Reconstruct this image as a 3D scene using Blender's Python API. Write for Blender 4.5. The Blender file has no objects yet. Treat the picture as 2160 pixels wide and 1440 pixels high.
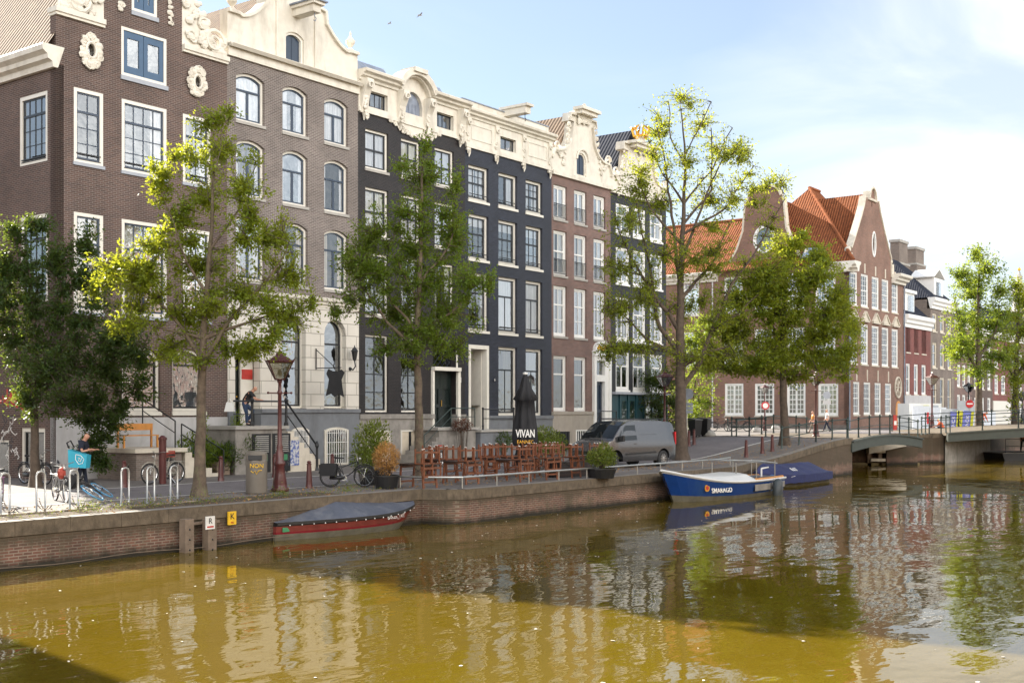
import bpy, math, random
import numpy as np
from mathutils import Vector, Matrix, geometry
R = random.Random(7)
sc = bpy.context.scene
rad = math.radians
# ---------------------------------------------------------------- camera
EYE = 2.4; WATER = -1.05
cam = bpy.data.cameras.new("camera"); co = bpy.data.objects.new("camera", cam)
sc.collection.objects.link(co); sc.camera = co
co.location = (0, 0, EYE); co.rotation_euler = (rad(90), 0, 0)
F = 2495.0; HZ = 867.0
cam.sensor_width = 36; cam.lens = F/2160*36; cam.shift_y = (HZ-720)/2160
cam.clip_start = .1; cam.clip_end = 3000
# ---------------------------------------------------------------- light
SUN_EL = 28.5; SUN_AZ = (-.686, .727)            # horizontal direction towards the sun
w = bpy.data.worlds.new("World"); sc.world = w; w.use_nodes = True
nt = w.node_tree; N = nt.nodes; L = nt.links
for n in list(N): N.remove(n)
out = N.new('ShaderNodeOutputWorld'); bg = N.new('ShaderNodeBackground'); bg.inputs[1].default_value = .05
sky = N.new('ShaderNodeTexSky'); sky.sky_type = 'NISHITA'; sky.sun_disc = False
sky.sun_elevation = rad(SUN_EL); sky.sun_rotation = math.atan2(SUN_AZ[0], SUN_AZ[1])
sky.air_density = 1.0; sky.dust_density = .35; sky.ozone_density = 1.5
# thin cloud sheets: bright broken cloud to the right; brightness behind the viewer is added fill
tc = N.new('ShaderNodeTexCoord')
def vmath(op, a, b=None):
    n = N.new('ShaderNodeVectorMath'); n.operation = op; L.new(a, n.inputs[0])
    if isinstance(b, tuple): n.inputs[1].default_value = b
    return n
def wm(op, a, b, c=None):
    n = N.new('ShaderNodeMath'); n.operation = op
    for i, v in enumerate((a, b) if c is None else (a, b, c)):
        if isinstance(v, (int, float)): n.inputs[i].default_value = v
        else: L.new(v, n.inputs[i])
    return n.outputs[0]
def mr(v, a, b, c=0., d=1.):
    n = N.new('ShaderNodeMapRange'); n.interpolation_type = 'SMOOTHSTEP'
    L.new(v, n.inputs[0]); n.inputs[1].default_value = a; n.inputs[2].default_value = b
    n.inputs[3].default_value = c; n.inputs[4].default_value = d; return n.outputs[0]
nrm = vmath('NORMALIZE', tc.outputs['Generated'])
sp = N.new('ShaderNodeMapping'); sp.inputs['Scale'].default_value = (1.6, 1.6, 5.0); sp.inputs['Rotation'].default_value = (.1, .25, .4)
L.new(nrm.outputs[0], sp.inputs[0])
nz = N.new('ShaderNodeTexNoise'); nz.inputs['Scale'].default_value = 1.7; nz.inputs['Detail'].default_value = 8; nz.inputs['Roughness'].default_value = .52
nz.inputs['Distortion'].default_value = .6; L.new(sp.outputs[0], nz.inputs['Vector'])
dr = vmath('DOT_PRODUCT', nrm.outputs[0], (.93, .33, -.15)).outputs['Value']   # cloud bank on the right
db = vmath('DOT_PRODUCT', nrm.outputs[0], (.45, -.88, .12)).outputs['Value']     # unseen bright sky added behind the viewer to light the house fronts
cr = wm('MULTIPLY', mr(dr, .26, .62), wm('ADD', mr(nz.outputs[0], .38, .62, 0, .5), .5))
sepz = N.new('ShaderNodeSeparateXYZ'); L.new(nrm.outputs[0], sepz.inputs[0])
cb = wm('MULTIPLY', mr(db, .2, .8), wm('MULTIPLY', mr(sepz.outputs[2], .02, .14), mr(sepz.outputs[2], .5, .75, 1, 0)))
thin = wm('MULTIPLY_ADD', mr(nz.outputs[0], .45, .75), .22, .24)
mixa = N.new('ShaderNodeMix'); mixa.data_type = 'RGBA'; L.new(wm('MAXIMUM', cr, thin), mixa.inputs[0]); L.new(sky.outputs[0], mixa.inputs[6])
CLOUD_A = 6.8; FILL_B = 33
mixa.inputs[7].default_value = (CLOUD_A*.95, CLOUD_A*1.0, CLOUD_A*1.05, 1)
mixb = N.new('ShaderNodeMix'); mixb.data_type = 'RGBA'; L.new(wm('MULTIPLY', cb, wm('ADD', mr(nz.outputs[0], .35, .6, 0, .5), .5)), mixb.inputs[0]); L.new(mixa.outputs[2], mixb.inputs[6])
mixb.inputs[7].default_value = (FILL_B*1.02, FILL_B*.99, FILL_B*.95, 1)
L.new(mixb.outputs[2], bg.inputs[0]); L.new(bg.outputs[0], out.inputs[0])
sun = bpy.data.lights.new("sun", 'SUN'); so = bpy.data.objects.new("sun", sun); sc.collection.objects.link(so)
sun.energy = 5.0; sun.angle = rad(.53); sun.color = (1, .93, .8)
so.rotation_euler = Vector((SUN_AZ[0]*math.cos(rad(SUN_EL)), SUN_AZ[1]*math.cos(rad(SUN_EL)), math.sin(rad(SUN_EL)))).to_track_quat('Z', 'Y').to_euler()
sc.view_settings.view_transform = 'Standard'; sc.view_settings.look = 'None'
sc.view_settings.exposure = 1.8; sc.view_settings.gamma = 1
sc.cycles.max_bounces = 7; sc.cycles.transparent_max_bounces = 12
sc.cycles.caustics_reflective = False; sc.cycles.caustics_refractive = False
sc.cycles.sample_clamp_indirect = 6
# ---------------------------------------------------------------- frames
# street frame: s runs along the canal, q from the house fronts (0) towards the canal (quay 13.2), z up from the street
QC = 37.2; ROT = math.atan2(.8, .6)
def W(s, q, z=0.): return Vector((s*.6+(q-QC)*.8, s*.8-(q-QC)*.6, z))
def SQ(p): return (.6*p[0]+.8*p[1], .8*p[0]-.6*p[1]+QC)
def hgt(s):
    t = min(1, max(0, (s-50)/13.5)); return .92*t*t*(3-2*t)
def dep(px, q=0.): return (QC-q)/(.6-.8*(px-1080)/F)
def sx(px, q=0.):
    Y = dep(px, q); return Y*(.6*(px-1080)/F+.8)
def zz(px, py, q=0.): return EYE+(HZ-py)/F*dep(px, q)
def gp(px, py):
    lo, hi = 5., 400.
    for _ in range(40):
        Y = (lo+hi)/2; s, q = SQ(((px-1080)/F*Y, Y)); h = hgt(s)
        if HZ+(EYE-h)/Y*F > py: lo = Y
        else: hi = Y
    return s, q, h
# ---------------------------------------------------------------- materials
M = {}
def newmat(name):
    m = bpy.data.materials.new(name); m.use_nodes = True; M[name] = m
    return m, m.node_tree.nodes, m.node_tree.links, m.node_tree.nodes['Principled BSDF']
def setp(b, col=None, rough=None, metal=None, spec=None):
    if col is not None: b.inputs['Base Color'].default_value = (*col, 1)
    if rough is not None: b.inputs['Roughness'].default_value = rough
    if metal is not None: b.inputs['Metallic'].default_value = metal
    if spec is not None: b.inputs['Specular IOR Level'].default_value = spec
def noise(N_, L_, vec, scale, detail=4, rough=.5):
    n = N_.new('ShaderNodeTexNoise'); n.inputs['Scale'].default_value = scale; n.inputs['Detail'].default_value = detail
    n.inputs['Roughness'].default_value = rough
    if vec is not None: L_.new(vec, n.inputs['Vector'])
    return n
def mixrgb(N_, L_, fac, a, b, bt='MIX'):
    n = N_.new('ShaderNodeMix'); n.data_type = 'RGBA'; n.blend_type = bt
    if isinstance(fac, (int, float)): n.inputs[0].default_value = fac
    else: L_.new(fac, n.inputs[0])
    for i, v in ((6, a), (7, b)):
        if isinstance(v, tuple): n.inputs[i].default_value = (*v, 1) if len(v) == 3 else v
        else: L_.new(v, n.inputs[i])
    return n.outputs[2]
def mrange(N_, L_, v, a, b, c=0., d=1.):
    n = N_.new('ShaderNodeMapRange'); L_.new(v, n.inputs[0])
    for i, x in enumerate((a, b, c, d)): n.inputs[i+1].default_value = x
    return n.outputs[0]
def objco(N_, L_, scale=(1, 1, 1)):
    t = N_.new('ShaderNodeTexCoord'); m = N_.new('ShaderNodeMapping'); m.inputs['Scale'].default_value = scale
    L_.new(t.outputs['Object'], m.inputs[0]); return m.outputs[0]
def plain(name, col, rough=.6, metal=0., var=.18, scale=3., bump=0., dirt=None, dscale=1.2, spec=None):
    m, N_, L_, b = newmat(name); setp(b, col, rough, metal, spec)
    v = objco(N_, L_)
    n = noise(N_, L_, v, scale, 6, .6)
    c = mixrgb(N_, L_, mrange(N_, L_, n.outputs[0], .3, .7), tuple(x*(1-var) for x in col), tuple(min(1, x*(1+var)) for x in col))
    if dirt:
        n2 = noise(N_, L_, objco(N_, L_, (dscale, dscale, dscale*.35)), 1.5, 8, .65)
        c = mixrgb(N_, L_, mrange(N_, L_, n2.outputs[0], .5, .72, 0, dirt[3] if len(dirt) > 3 else .8), c, tuple(dirt[:3]))
    L_.new(c, b.inputs['Base Color'])
    if bump:
        bp = N_.new('ShaderNodeBump'); bp.inputs['Strength'].default_value = 1; bp.inputs['Distance'].default_value = bump
        n3 = noise(N_, L_, v, scale*8, 5); L_.new(n3.outputs[0], bp.inputs['Height']); L_.new(bp.outputs[0], b.inputs['Normal'])
    return m
def brick(name, c1, c2, mortar, var=.25, bw=.22, rh=.068, ms=.011, bump=.004, rough=.85, stain=None, flat=False, stretch=(1, 1)):
    m, N_, L_, b = newmat(name); setp(b, None, rough)
    t = N_.new('ShaderNodeTexCoord'); s = N_.new('ShaderNodeSeparateXYZ'); L_.new(t.outputs['Object'], s.inputs[0])
    cb_ = N_.new('ShaderNodeCombineXYZ')
    if flat: L_.new(s.outputs[0], cb_.inputs[0]); L_.new(s.outputs[1], cb_.inputs[1])
    else:
        a = N_.new('ShaderNodeMath'); a.operation = 'ADD'; L_.new(s.outputs[0], a.inputs[0]); L_.new(s.outputs[1], a.inputs[1])
        L_.new(a.outputs[0], cb_.inputs[0]); L_.new(s.outputs[2], cb_.inputs[1])
    br = N_.new('ShaderNodeTexBrick'); L_.new(cb_.outputs[0], br.inputs['Vector'])
    br.inputs['Scale'].default_value = 1; br.inputs['Brick Width'].default_value = bw; br.inputs['Row Height'].default_value = rh
    br.inputs['Mortar Size'].default_value = ms; br.inputs['Mortar Smooth'].default_value = .3; br.inputs['Bias'].default_value = 0
    br.inputs['Color1'].default_value = (*c1, 1); br.inputs['Color2'].default_value = (*c2, 1); br.inputs['Mortar'].default_value = (*mortar, 1)
    n = noise(N_, L_, t.outputs['Object'], .5, 6, .65)
    c = mixrgb(N_, L_, 1., br.outputs['Color'], mixrgb(N_, L_, mrange(N_, L_, n.outputs[0], .3, .7), (1-var,)*3, (1+var,)*3), 'MULTIPLY')
    if stain:
        n2 = noise(N_, L_, objco(N_, L_, (1.3, 1.3, .45)), 1.2, 9, .7)
        c = mixrgb(N_, L_, mrange(N_, L_, n2.outputs[0], stain[3], stain[3]+.14, 0, stain[4]), c, tuple(stain[:3]))
    if name == 'brick_quay':   # algae and wet tide line just above the water, ragged moss under the coping
        n3 = noise(N_, L_, objco(N_, L_, (1, 1, .2)), 2.5, 6, .6); zz_ = N_.new('ShaderNodeMath'); zz_.operation = 'MULTIPLY_ADD'; L_.new(n3.outputs[0], zz_.inputs[0]); zz_.inputs[1].default_value = -.35; L_.new(s.outputs[2], zz_.inputs[2])
        c = mixrgb(N_, L_, mrange(N_, L_, zz_.outputs[0], -.98, -1.16, 0, 1), c, (.022, .018, .010))
        z2 = N_.new('ShaderNodeMath'); z2.operation = 'MULTIPLY_ADD'; L_.new(n3.outputs[0], z2.inputs[0]); z2.inputs[1].default_value = .9; L_.new(s.outputs[2], z2.inputs[2])
        c = mixrgb(N_, L_, mrange(N_, L_, z2.outputs[0], -.15, .05, 0, .8), c, (.075, .058, .035))
    L_.new(c, b.inputs['Base Color'])
    bp = N_.new('ShaderNodeBump'); bp.inputs['Distance'].default_value = bump; bp.invert = True
    L_.new(br.outputs['Fac'], bp.inputs['Height']); L_.new(bp.outputs[0], b.inputs['Normal'])
    return m
def glassmat(name, tint, base, wav=.002):
    m, N_, L_, b = newmat(name); N_.remove(b)
    o = N_['Material Output']; tr = N_.new('ShaderNodeBsdfTransparent'); tr.inputs[0].default_value = (*tint, 1)
    g = N_.new('ShaderNodeBsdfGlossy'); g.inputs['Roughness'].default_value = .015; g.inputs[0].default_value = (.93, .97, 1, 1)
    fr = N_.new('ShaderNodeFresnel'); fr.inputs[0].default_value = 1.5
    oi = N_.new('ShaderNodeObjectInfo'); rb = mrange(N_, L_, oi.outputs['Random'], 0, 1, base*.45, base*1.7)
    a = N_.new('ShaderNodeMath'); a.operation = 'ADD'; L_.new(fr.outputs[0], a.inputs[0]); L_.new(rb, a.inputs[1]); a.use_clamp = True
    mx = N_.new('ShaderNodeMixShader'); L_.new(a.outputs[0], mx.inputs[0]); L_.new(tr.outputs[0], mx.inputs[1]); L_.new(g.outputs[0], mx.inputs[2]); L_.new(mx.outputs[0], o.inputs[0])
    n = noise(N_, L_, objco(N_, L_), 2.2, 2); bp = N_.new('ShaderNodeBump'); bp.inputs['Distance'].default_value = wav*6
    L_.new(n.outputs[0], bp.inputs['Height']); L_.new(bp.outputs[0], g.inputs['Normal'])
    return m
def leafmat(name, c1, c2, trans, tf=.5):
    m, N_, L_, b = newmat(name); N_.remove(b); o = N_['Material Output']
    n = noise(N_, L_, objco(N_, L_), 1.1, 3); n2 = noise(N_, L_, objco(N_, L_), 14, 2)
    c = mixrgb(N_, L_, mrange(N_, L_, n.outputs[0], .35, .65), c1, c2)
    c = mixrgb(N_, L_, 1., c, mixrgb(N_, L_, mrange(N_, L_, n2.outputs[0], .3, .7), (.6, .6, .6), (1.45, 1.4, 1.1)), 'MULTIPLY')
    d = N_.new('ShaderNodeBsdfPrincipled'); d.inputs['Roughness'].default_value = .45; d.inputs['Specular IOR Level'].default_value = .35; L_.new(c, d.inputs['Base Color'])
    t = N_.new('ShaderNodeBsdfTranslucent')
    tcx = mixrgb(N_, L_, mrange(N_, L_, n2.outputs[0], .3, .7), tuple(x*.7 for x in trans), trans); L_.new(tcx, t.inputs[0])
    mx = N_.new('ShaderNodeMixShader'); mx.inputs[0].default_value = tf; L_.new(d.outputs[0], mx.inputs[1]); L_.new(t.outputs[0], mx.inputs[2]); L_.new(mx.outputs[0], o.inputs[0])
    return m
brick('brick_house_a', (.108, .061, .045), (.066, .041, .033), (.20, .165, .15), ms=.010, stain=(.16, .11, .09, .6, .5))
brick('brick_house_b', (.155, .122, .108), (.10, .078, .072), (.29, .26, .235), ms=.012, stain=(.42, .38, .35, .66, .35))
brick('brick_black', (.027, .020, .020), (.014, .011, .012), (.006, .005, .006), bump=.012, rough=.5, stain=(.045, .035, .033, .58, .6))
brick('brick_blueblack', (.030, .035, .056), (.017, .020, .034), (.007, .008, .014), bump=.012, rough=.45, stain=(.035, .04, .055, .6, .6))
brick('brick_brown', (.20, .105, .085), (.13, .075, .064), (.24, .19, .17), stain=(.26, .16, .13, .6, .4))
brick('brick_tar', (.02, .021, .025), (.014, .015, .018), (.01, .01, .012), bump=.008, rough=.5)
brick('brick_red', (.25, .115, .075), (.175, .083, .055), (.25, .20, .17))
brick('brick_redpaint', (.22, .065, .05), (.16, .05, .04), (.16, .04, .03), rough=.6)
brick('brick_grey', (.22, .17, .14), (.15, .12, .10), (.22, .19, .17))
brick('brick_quay', (.17, .075, .05), (.095, .048, .036), (.22, .17, .13), var=.5, stain=(.10, .085, .05, .50, .8), bump=.008, ms=.014)
brick('pavers', (.185, .162, .145), (.14, .122, .114), (.13, .115, .11), var=.25, bw=.21, rh=.075, ms=.008, bump=.003, flat=True, stain=(.2, .18, .16, .55, .4))
brick('street_clinker', (.19, .168, .172), (.14, .126, .134), (.10, .09, .09), var=.25, bw=.20, rh=.065, ms=.008, bump=.004, flat=True)
plain('ground_far', (.16, .14, .12), .9)
plain('cream', (.66, .615, .53), .5, var=.08, dirt=(.36, .31, .24, .65), dscale=.9)
brick('ashlar', (.66, .62, .55), (.62, .58, .51), (.36, .33, .28), var=.08, bw=1.1, rh=.52, ms=.02, bump=.006, rough=.6)
plain('cream_paint', (.70, .665, .59), .4, var=.05)
plain('white_paint', (.80, .79, .76), .35, var=.04)
plain('sandstone', (.62, .56, .46), .7, var=.1, dirt=(.38, .33, .26, .6), bump=.004)
plain('grey_stone', (.26, .24, .215), .8, var=.2, dirt=(.10, .09, .08, .75), bump=.006)
plain('grey_plaster', (.165, .175, .19), .7, var=.1, dirt=(.10, .10, .105, .6))
plain('pale_plaster', (.50, .49, .49), .7, var=.08, dirt=(.32, .30, .28, .6))
plain('taupe_plaster', (.36, .32, .27), .7, var=.08, dirt=(.22, .2, .17, .5))
plain('sill_grey', (.33, .35, .39), .6, var=.08)
plain('sill_stone', (.36, .34, .31), .75, var=.12)
plain('sash_blue', (.028, .045, .075), .3, var=.1)
plain('shutter_blue', (.035, .085, .16), .35, var=.1)
plain('sash_black', (.012, .014, .018), .3, var=.1)
plain('door_green', (.010, .016, .015), .25, var=.15)
plain('teal_paint', (.012, .055, .07), .4, var=.15)
plain('curtain', (.80, .79, .78), .9, var=.06)
plain('curtain_beige', (.62, .54, .42), .9, var=.1)
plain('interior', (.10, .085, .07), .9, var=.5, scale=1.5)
plain('lead', (.20, .23, .29), .5, var=.3, dirt=(.38, .38, .36, .7))
plain('iron_green', (.022, .04, .035), .4, var=.2)
plain('iron_black', (.012, .013, .015), .4, var=.2)
plain('lamp_maroon', (.085, .024, .022), .32, var=.2, bump=.003)
plain('galv', (.42, .42, .40), .35, .75, var=.15)
plain('rust_galv', (.32, .27, .22), .5, .5, var=.25)
plain('concrete', (.30, .275, .24), .85, var=.2, dirt=(.13, .115, .09, .8), bump=.008)
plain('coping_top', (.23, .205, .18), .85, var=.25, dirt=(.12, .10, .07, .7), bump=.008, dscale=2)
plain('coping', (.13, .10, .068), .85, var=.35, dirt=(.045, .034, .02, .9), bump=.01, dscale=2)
plain('mossy', (.19, .145, .07), .9, var=.35, dirt=(.09, .07, .045, .8), bump=.01)
plain('bark', (.12, .088, .062), .9, var=.45, scale=5, bump=.03, dirt=(.16, .155, .08, .8), dscale=5)
plain('bark_dark', (.085, .062, .045), .9, var=.35, scale=6, bump=.02)
plain('redwood', (.175, .06, .027), .42, var=.4, scale=5)
plain('darkwood', (.045, .026, .022), .35, var=.4, scale=5)
plain('pine', (.62, .27, .06), .45, var=.2)
plain('weathered', (.20, .15, .11), .85, var=.3, bump=.01)
plain('white_line', (.66, .64, .60), .8, var=.15, scale=8)
plain('asphalt', (.05, .05, .05), .9)
plain('black_plastic', (.014, .014, .015), .4)
plain('rubber', (.018, .018, .019), .7)
plain('chrome', (.6, .6, .6), .2, .95, var=.05)
plain('skin', (.52, .27, .18), .5, var=.05)
plain('navy_cloth', (.012, .016, .032), .85, var=.2)
plain('jeans', (.035, .06, .12), .85, var=.2)
plain('gold', (.75, .42, .06), .3, .7, var=.1)
plain('paper', (.72, .7, .66), .8, var=.15)
plain('soil', (.10, .07, .045), .95, var=.5, scale=8, bump=.03)
glassmat('glass', (.93, .95, .97), .24)
glassmat('glass_dark', (.45, .48, .5), .22)
glassmat('glass_clear', (.95, .96, .96), .06)
leafmat('leaf_green', (.065, .13, .02), (.11, .175, .028), (.42, .50, .04), .5)
leafmat('leaf_yellow', (.10, .165, .02), (.165, .22, .026), (.60, .62, .04), .5)
leafmat('leaf_dark', (.022, .05, .016), (.035, .07, .02), (.28, .36, .04), .4)
leafmat('leaf_bamboo', (.10, .15, .02), (.16, .20, .03), (.30, .34, .05), .4)
leafmat('leaf_dry', (.50, .27, .09), (.42, .22, .08), (.45, .28, .10), .3)
leafmat('leaf_brown', (.10, .045, .03), (.13, .05, .035), (.2, .08, .04), .3)
# roof tiles: pantile ribs running down the slope
def pantile(name, c1, c2, w_=.24, ax='x'):
    m, N_, L_, b = newmat(name); setp(b, None, .9, None, .08)
    t = N_.new('ShaderNodeTexCoord'); s = N_.new('ShaderNodeSeparateXYZ'); L_.new(t.outputs['UV'], s.inputs[0])
    def mth(op, a, k):
        n = N_.new('ShaderNodeMath'); n.operation = op; L_.new(a, n.inputs[0]); n.inputs[1].default_value = k; return n.outputs[0]
    rib = mth('SINE', mth('MULTIPLY', s.outputs[0], 2*math.pi/w_), 0)
    row = mth('FRACT', mth('DIVIDE', s.outputs[1], .33), 0)
    hsum = N_.new('ShaderNodeMath'); hsum.operation = 'ADD'; L_.new(rib, hsum.inputs[0]); L_.new(mth('MULTIPLY', row, -.5), hsum.inputs[1])
    bp = N_.new('ShaderNodeBump'); bp.inputs['Distance'].default_value = .035; L_.new(hsum.outputs[0], bp.inputs['Height']); L_.new(bp.outputs[0], b.inputs['Normal'])
    n = noise(N_, L_, t.outputs['Object'], 2.5, 8, .7)
    c = mixrgb(N_, L_, mrange(N_, L_, n.outputs[0], .35, .65), c1, c2)
    gap = mrange(N_, L_, rib, -1, -.4, .25, 1)
    c2_ = mixrgb(N_, L_, 1., c, mixrgb(N_, L_, gap, (.35, .35, .35), (1, 1, 1)), 'MULTIPLY')
    L_.new(c2_, b.inputs['Base Color'])
pantile('tile_orange', (.33, .115, .05), (.19, .07, .035))
pantile('tile_brown', (.26, .19, .14), (.16, .12, .095))
pantile('tile_slate', (.05, .055, .075), (.03, .035, .05))
# water: turbid olive canal water with small ripples
m, N_, L_, b = newmat('canal_water'); setp(b, None, .02)
b.inputs['IOR'].default_value = 1.33; b.inputs['Specular IOR Level'].default_value = .5
t = N_.new('ShaderNodeTexCoord'); n0 = noise(N_, L_, t.outputs['Object'], .09, 4)
L_.new(mixrgb(N_, L_, mrange(N_, L_, n0.outputs[0], .35, .65), (.102, .066, .0055), (.127, .086, .007)), b.inputs['Base Color'])
mp = N_.new('ShaderNodeMapping'); L_.new(t.outputs['Object'], mp.inputs[0]); mp.inputs['Scale'].default_value = (.55, 1., 1); mp.inputs['Rotation'].default_value = (0, 0, rad(8))
na = noise(N_, L_, mp.outputs[0], 1.1, 2, .4); nb = noise(N_, L_, mp.outputs[0], 3.6, 2, .5); nc_ = noise(N_, L_, mp.outputs[0], .28, 2, .5)
amp = noise(N_, L_, t.outputs['Object'], .12, 2)
aa = N_.new('ShaderNodeMath'); aa.operation = 'MULTIPLY_ADD'; L_.new(nb.outputs[0], aa.inputs[0]); aa.inputs[1].default_value = .22; L_.new(na.outputs[0], aa.inputs[2])
ab = N_.new('ShaderNodeMath'); ab.operation = 'MULTIPLY'; L_.new(aa.outputs[0], ab.inputs[0]); L_.new(mrange(N_, L_, amp.outputs[0], .38, .62, .2, 1.25), ab.inputs[1])
bp = N_.new('ShaderNodeBump'); bp.inputs['Distance'].default_value = .026; L_.new(ab.outputs[0], bp.inputs['Height']); L_.new(bp.outputs[0], b.inputs['Normal'])
# ---------------------------------------------------------------- mesh helpers
class MB:
    def __init__(s): s.v = []; s.f = []; s.m = []; s.cur = 0; s.uv = {}
    def mat(s, i): s.cur = i; return s
    def face(s, *pts):
        b_ = len(s.v); s.v += [tuple(p) for p in pts]; s.f.append(tuple(range(b_, b_+len(pts)))); s.m.append(s.cur); return s
    def uvface(s, pts, uvs): s.uv[len(s.f)] = uvs; return s.face(*pts)
    def box(s, x0, x1, y0, y1, z0, z1): return s.hexa([(x0, y0, z0), (x1, y0, z0), (x1, y1, z0), (x0, y1, z0), (x0, y0, z1), (x1, y0, z1), (x1, y1, z1), (x0, y1, z1)])
    def hexa(s, p):
        b_ = len(s.v); s.v += [tuple(q) for q in p]
        for f in ((0, 3, 2, 1), (4, 5, 6, 7), (0, 1, 5, 4), (1, 2, 6, 5), (2, 3, 7, 6), (3, 0, 4, 7)): s.f.append(tuple(b_+i for i in f)); s.m.append(s.cur)
        return s
    def bar(s, a, b_, w_, d=None, up=(0, 0, 1)):
        a = Vector(a); b_ = Vector(b_); d = d or w_; t = (b_-a).normalized(); u = Vector(up)
        if abs(t.dot(u)) > .95: u = Vector((1, 0, 0))
        x = t.cross(u).normalized()*w_/2; y = x.cross(t).normalized()*d/2
        return s.hexa([a-x-y, a+x-y, a+x+y, a-x+y, b_-x-y, b_+x-y, b_+x+y, b_-x+y])
    def tube(s, pts, r, n=6, caps=True, closed=False):
        pts = [Vector(p) for p in pts]; k = len(pts); rs = r if isinstance(r, (list, tuple)) else [r]*k
        base = len(s.v); ref = None
        for i, p in enumerate(pts):
            if closed: t = (pts[(i+1) % k]-pts[i-1]).normalized()
            else: t = (pts[min(i+1, k-1)]-pts[max(i-1, 0)]).normalized()
            if ref is None: ref = Vector((0, 0, 1)) if abs(t.z) < .9 else Vector((1, 0, 0))
            x = t.cross(ref).normalized(); y = x.cross(t).normalized(); ref = y
            for j in range(n):
                a = 2*math.pi*j/n; s.v.append(tuple(p+(x*math.cos(a)+y*math.sin(a))*rs[i]))
        for i in range(k if closed else k-1):
            i2 = (i+1) % k
            for j in range(n):
                j2 = (j+1) % n; s.f.append((base+i*n+j, base+i*n+j2, base+i2*n+j2, base+i2*n+j)); s.m.append(s.cur)
        if caps and not closed:
            s.f.append(tuple(base+j for j in range(n))); s.m.append(s.cur)
            s.f.append(tuple(base+(k-1)*n+j for j in reversed(range(n)))); s.m.append(s.cur)
        return s
    def lathe(s, prof, n=16, c=(0, 0, 0), axis='z', sq=1.):
        base = len(s.v)
        for r, z in prof:
            for j in range(n):
                a = 2*math.pi*(j+.5)/n; x, y = r*math.cos(a), r*math.sin(a)*sq
                p = (x, y, z) if axis == 'z' else ((z, x, y) if axis == 'x' else (x, z, y))
                s.v.append((p[0]+c[0], p[1]+c[1], p[2]+c[2]))
        for i in range(len(prof)-1):
            for j in range(n):
                j2 = (j+1) % n; s.f.append((base+i*n+j, base+i*n+j2, base+(i+1)*n+j2, base+(i+1)*n+j)); s.m.append(s.cur)
        for k_, rev in ((0, True), (len(prof)-1, False)):
            if prof[k_][0] > 1e-4:
                idx = list(range(base+k_*n, base+k_*n+n)); s.f.append(tuple(reversed(idx)) if rev else tuple(idx)); s.m.append(s.cur)
        return s
    def ball(s, c, r, n=8, sc_=(1, 1, 1)):
        m_ = max(4, n//2+1); base = len(s.v)
        for i in range(m_+1):
            t = math.pi*i/m_
            for j in range(n):
                a = 2*math.pi*j/n; s.v.append((c[0]+r*sc_[0]*math.sin(t)*math.cos(a), c[1]+r*sc_[1]*math.sin(t)*math.sin(a), c[2]+r*sc_[2]*math.cos(t)))
        for i in range(m_):
            for j in range(n):
                j2 = (j+1) % n; s.f.append((base+i*n+j, base+i*n+j2, base+(i+1)*n+j2, base+(i+1)*n+j)); s.m.append(s.cur)
        return s
    def plate(s, outer, holes, y0, y1, back=True, sides=True):
        """outline in x,z with holes, from y0 (front) to y1 (back)"""
        loops = [[Vector((p[0], 0, p[1])) for p in lp] for lp in [outer]+list(holes)]
        flat = [p for lp in loops for p in lp]; tris = geometry.tessellate_polygon([[Vector((p.x, p.z, 0)) for p in lp] for lp in loops])
        for yy, do in ((y0, True), (y1, back)):
            if not do: continue
            base = len(s.v); s.v += [(p.x, yy, p.z) for p in flat]
            for t in tris:
                a, b_, c_ = (flat[i] for i in t); cr_ = (b_.x-a.x)*(c_.z-a.z)-(b_.z-a.z)*(c_.x-a.x)
                t = t if (cr_ > 0) == (yy == y0) else tuple(reversed(t))
                s.f.append(tuple(base+i for i in t)); s.m.append(s.cur)
        if sides:
            for lp in loops:
                for i in range(len(lp)):
                    a, b_ = lp[i-1], lp[i]; s.face((a.x, y0, a.z), (b_.x, y0, b_.z), (b_.x, y1, b_.z), (a.x, y1, a.z))
        return s
    def moldx(s, prof, x0, x1):
        """profile of (y,z) points extruded along x"""
        for i in range(len(prof)):
            a, b_ = prof[i-1], prof[i]; s.face((x0, a[0], a[1]), (x1, a[0], a[1]), (x1, b_[0], b_[1]), (x0, b_[0], b_[1]))
        s.face(*[(x0, p[0], p[1]) for p in prof]); s.face(*[(x1, p[0], p[1]) for p in reversed(prof)]); return s
    def ribbon(s, path, y0, y1, th, side=1):
        """band following an x,z path, th thick to its upper side"""
        n = len(path); o = []
        for i in range(n):
            a = Vector(path[max(i-1, 0)]); b_ = Vector(path[min(i+1, n-1)]); t = (b_-a).normalized(); o.append(Vector(path[i])+Vector((-t.y, t.x))*th*side)
        for i in range(n-1):
            a, b_, c_, d = path[i], path[i+1], o[i+1], o[i]
            s.hexa([(a[0], y0, a[1]), (b_[0], y0, b_[1]), (b_[0], y1, b_[1]), (a[0], y1, a[1]), (d[0], y0, d[1]), (c_[0], y0, c_[1]), (c_[0], y1, c_[1]), (d[0], y1, d[1])])
        return s
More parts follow.
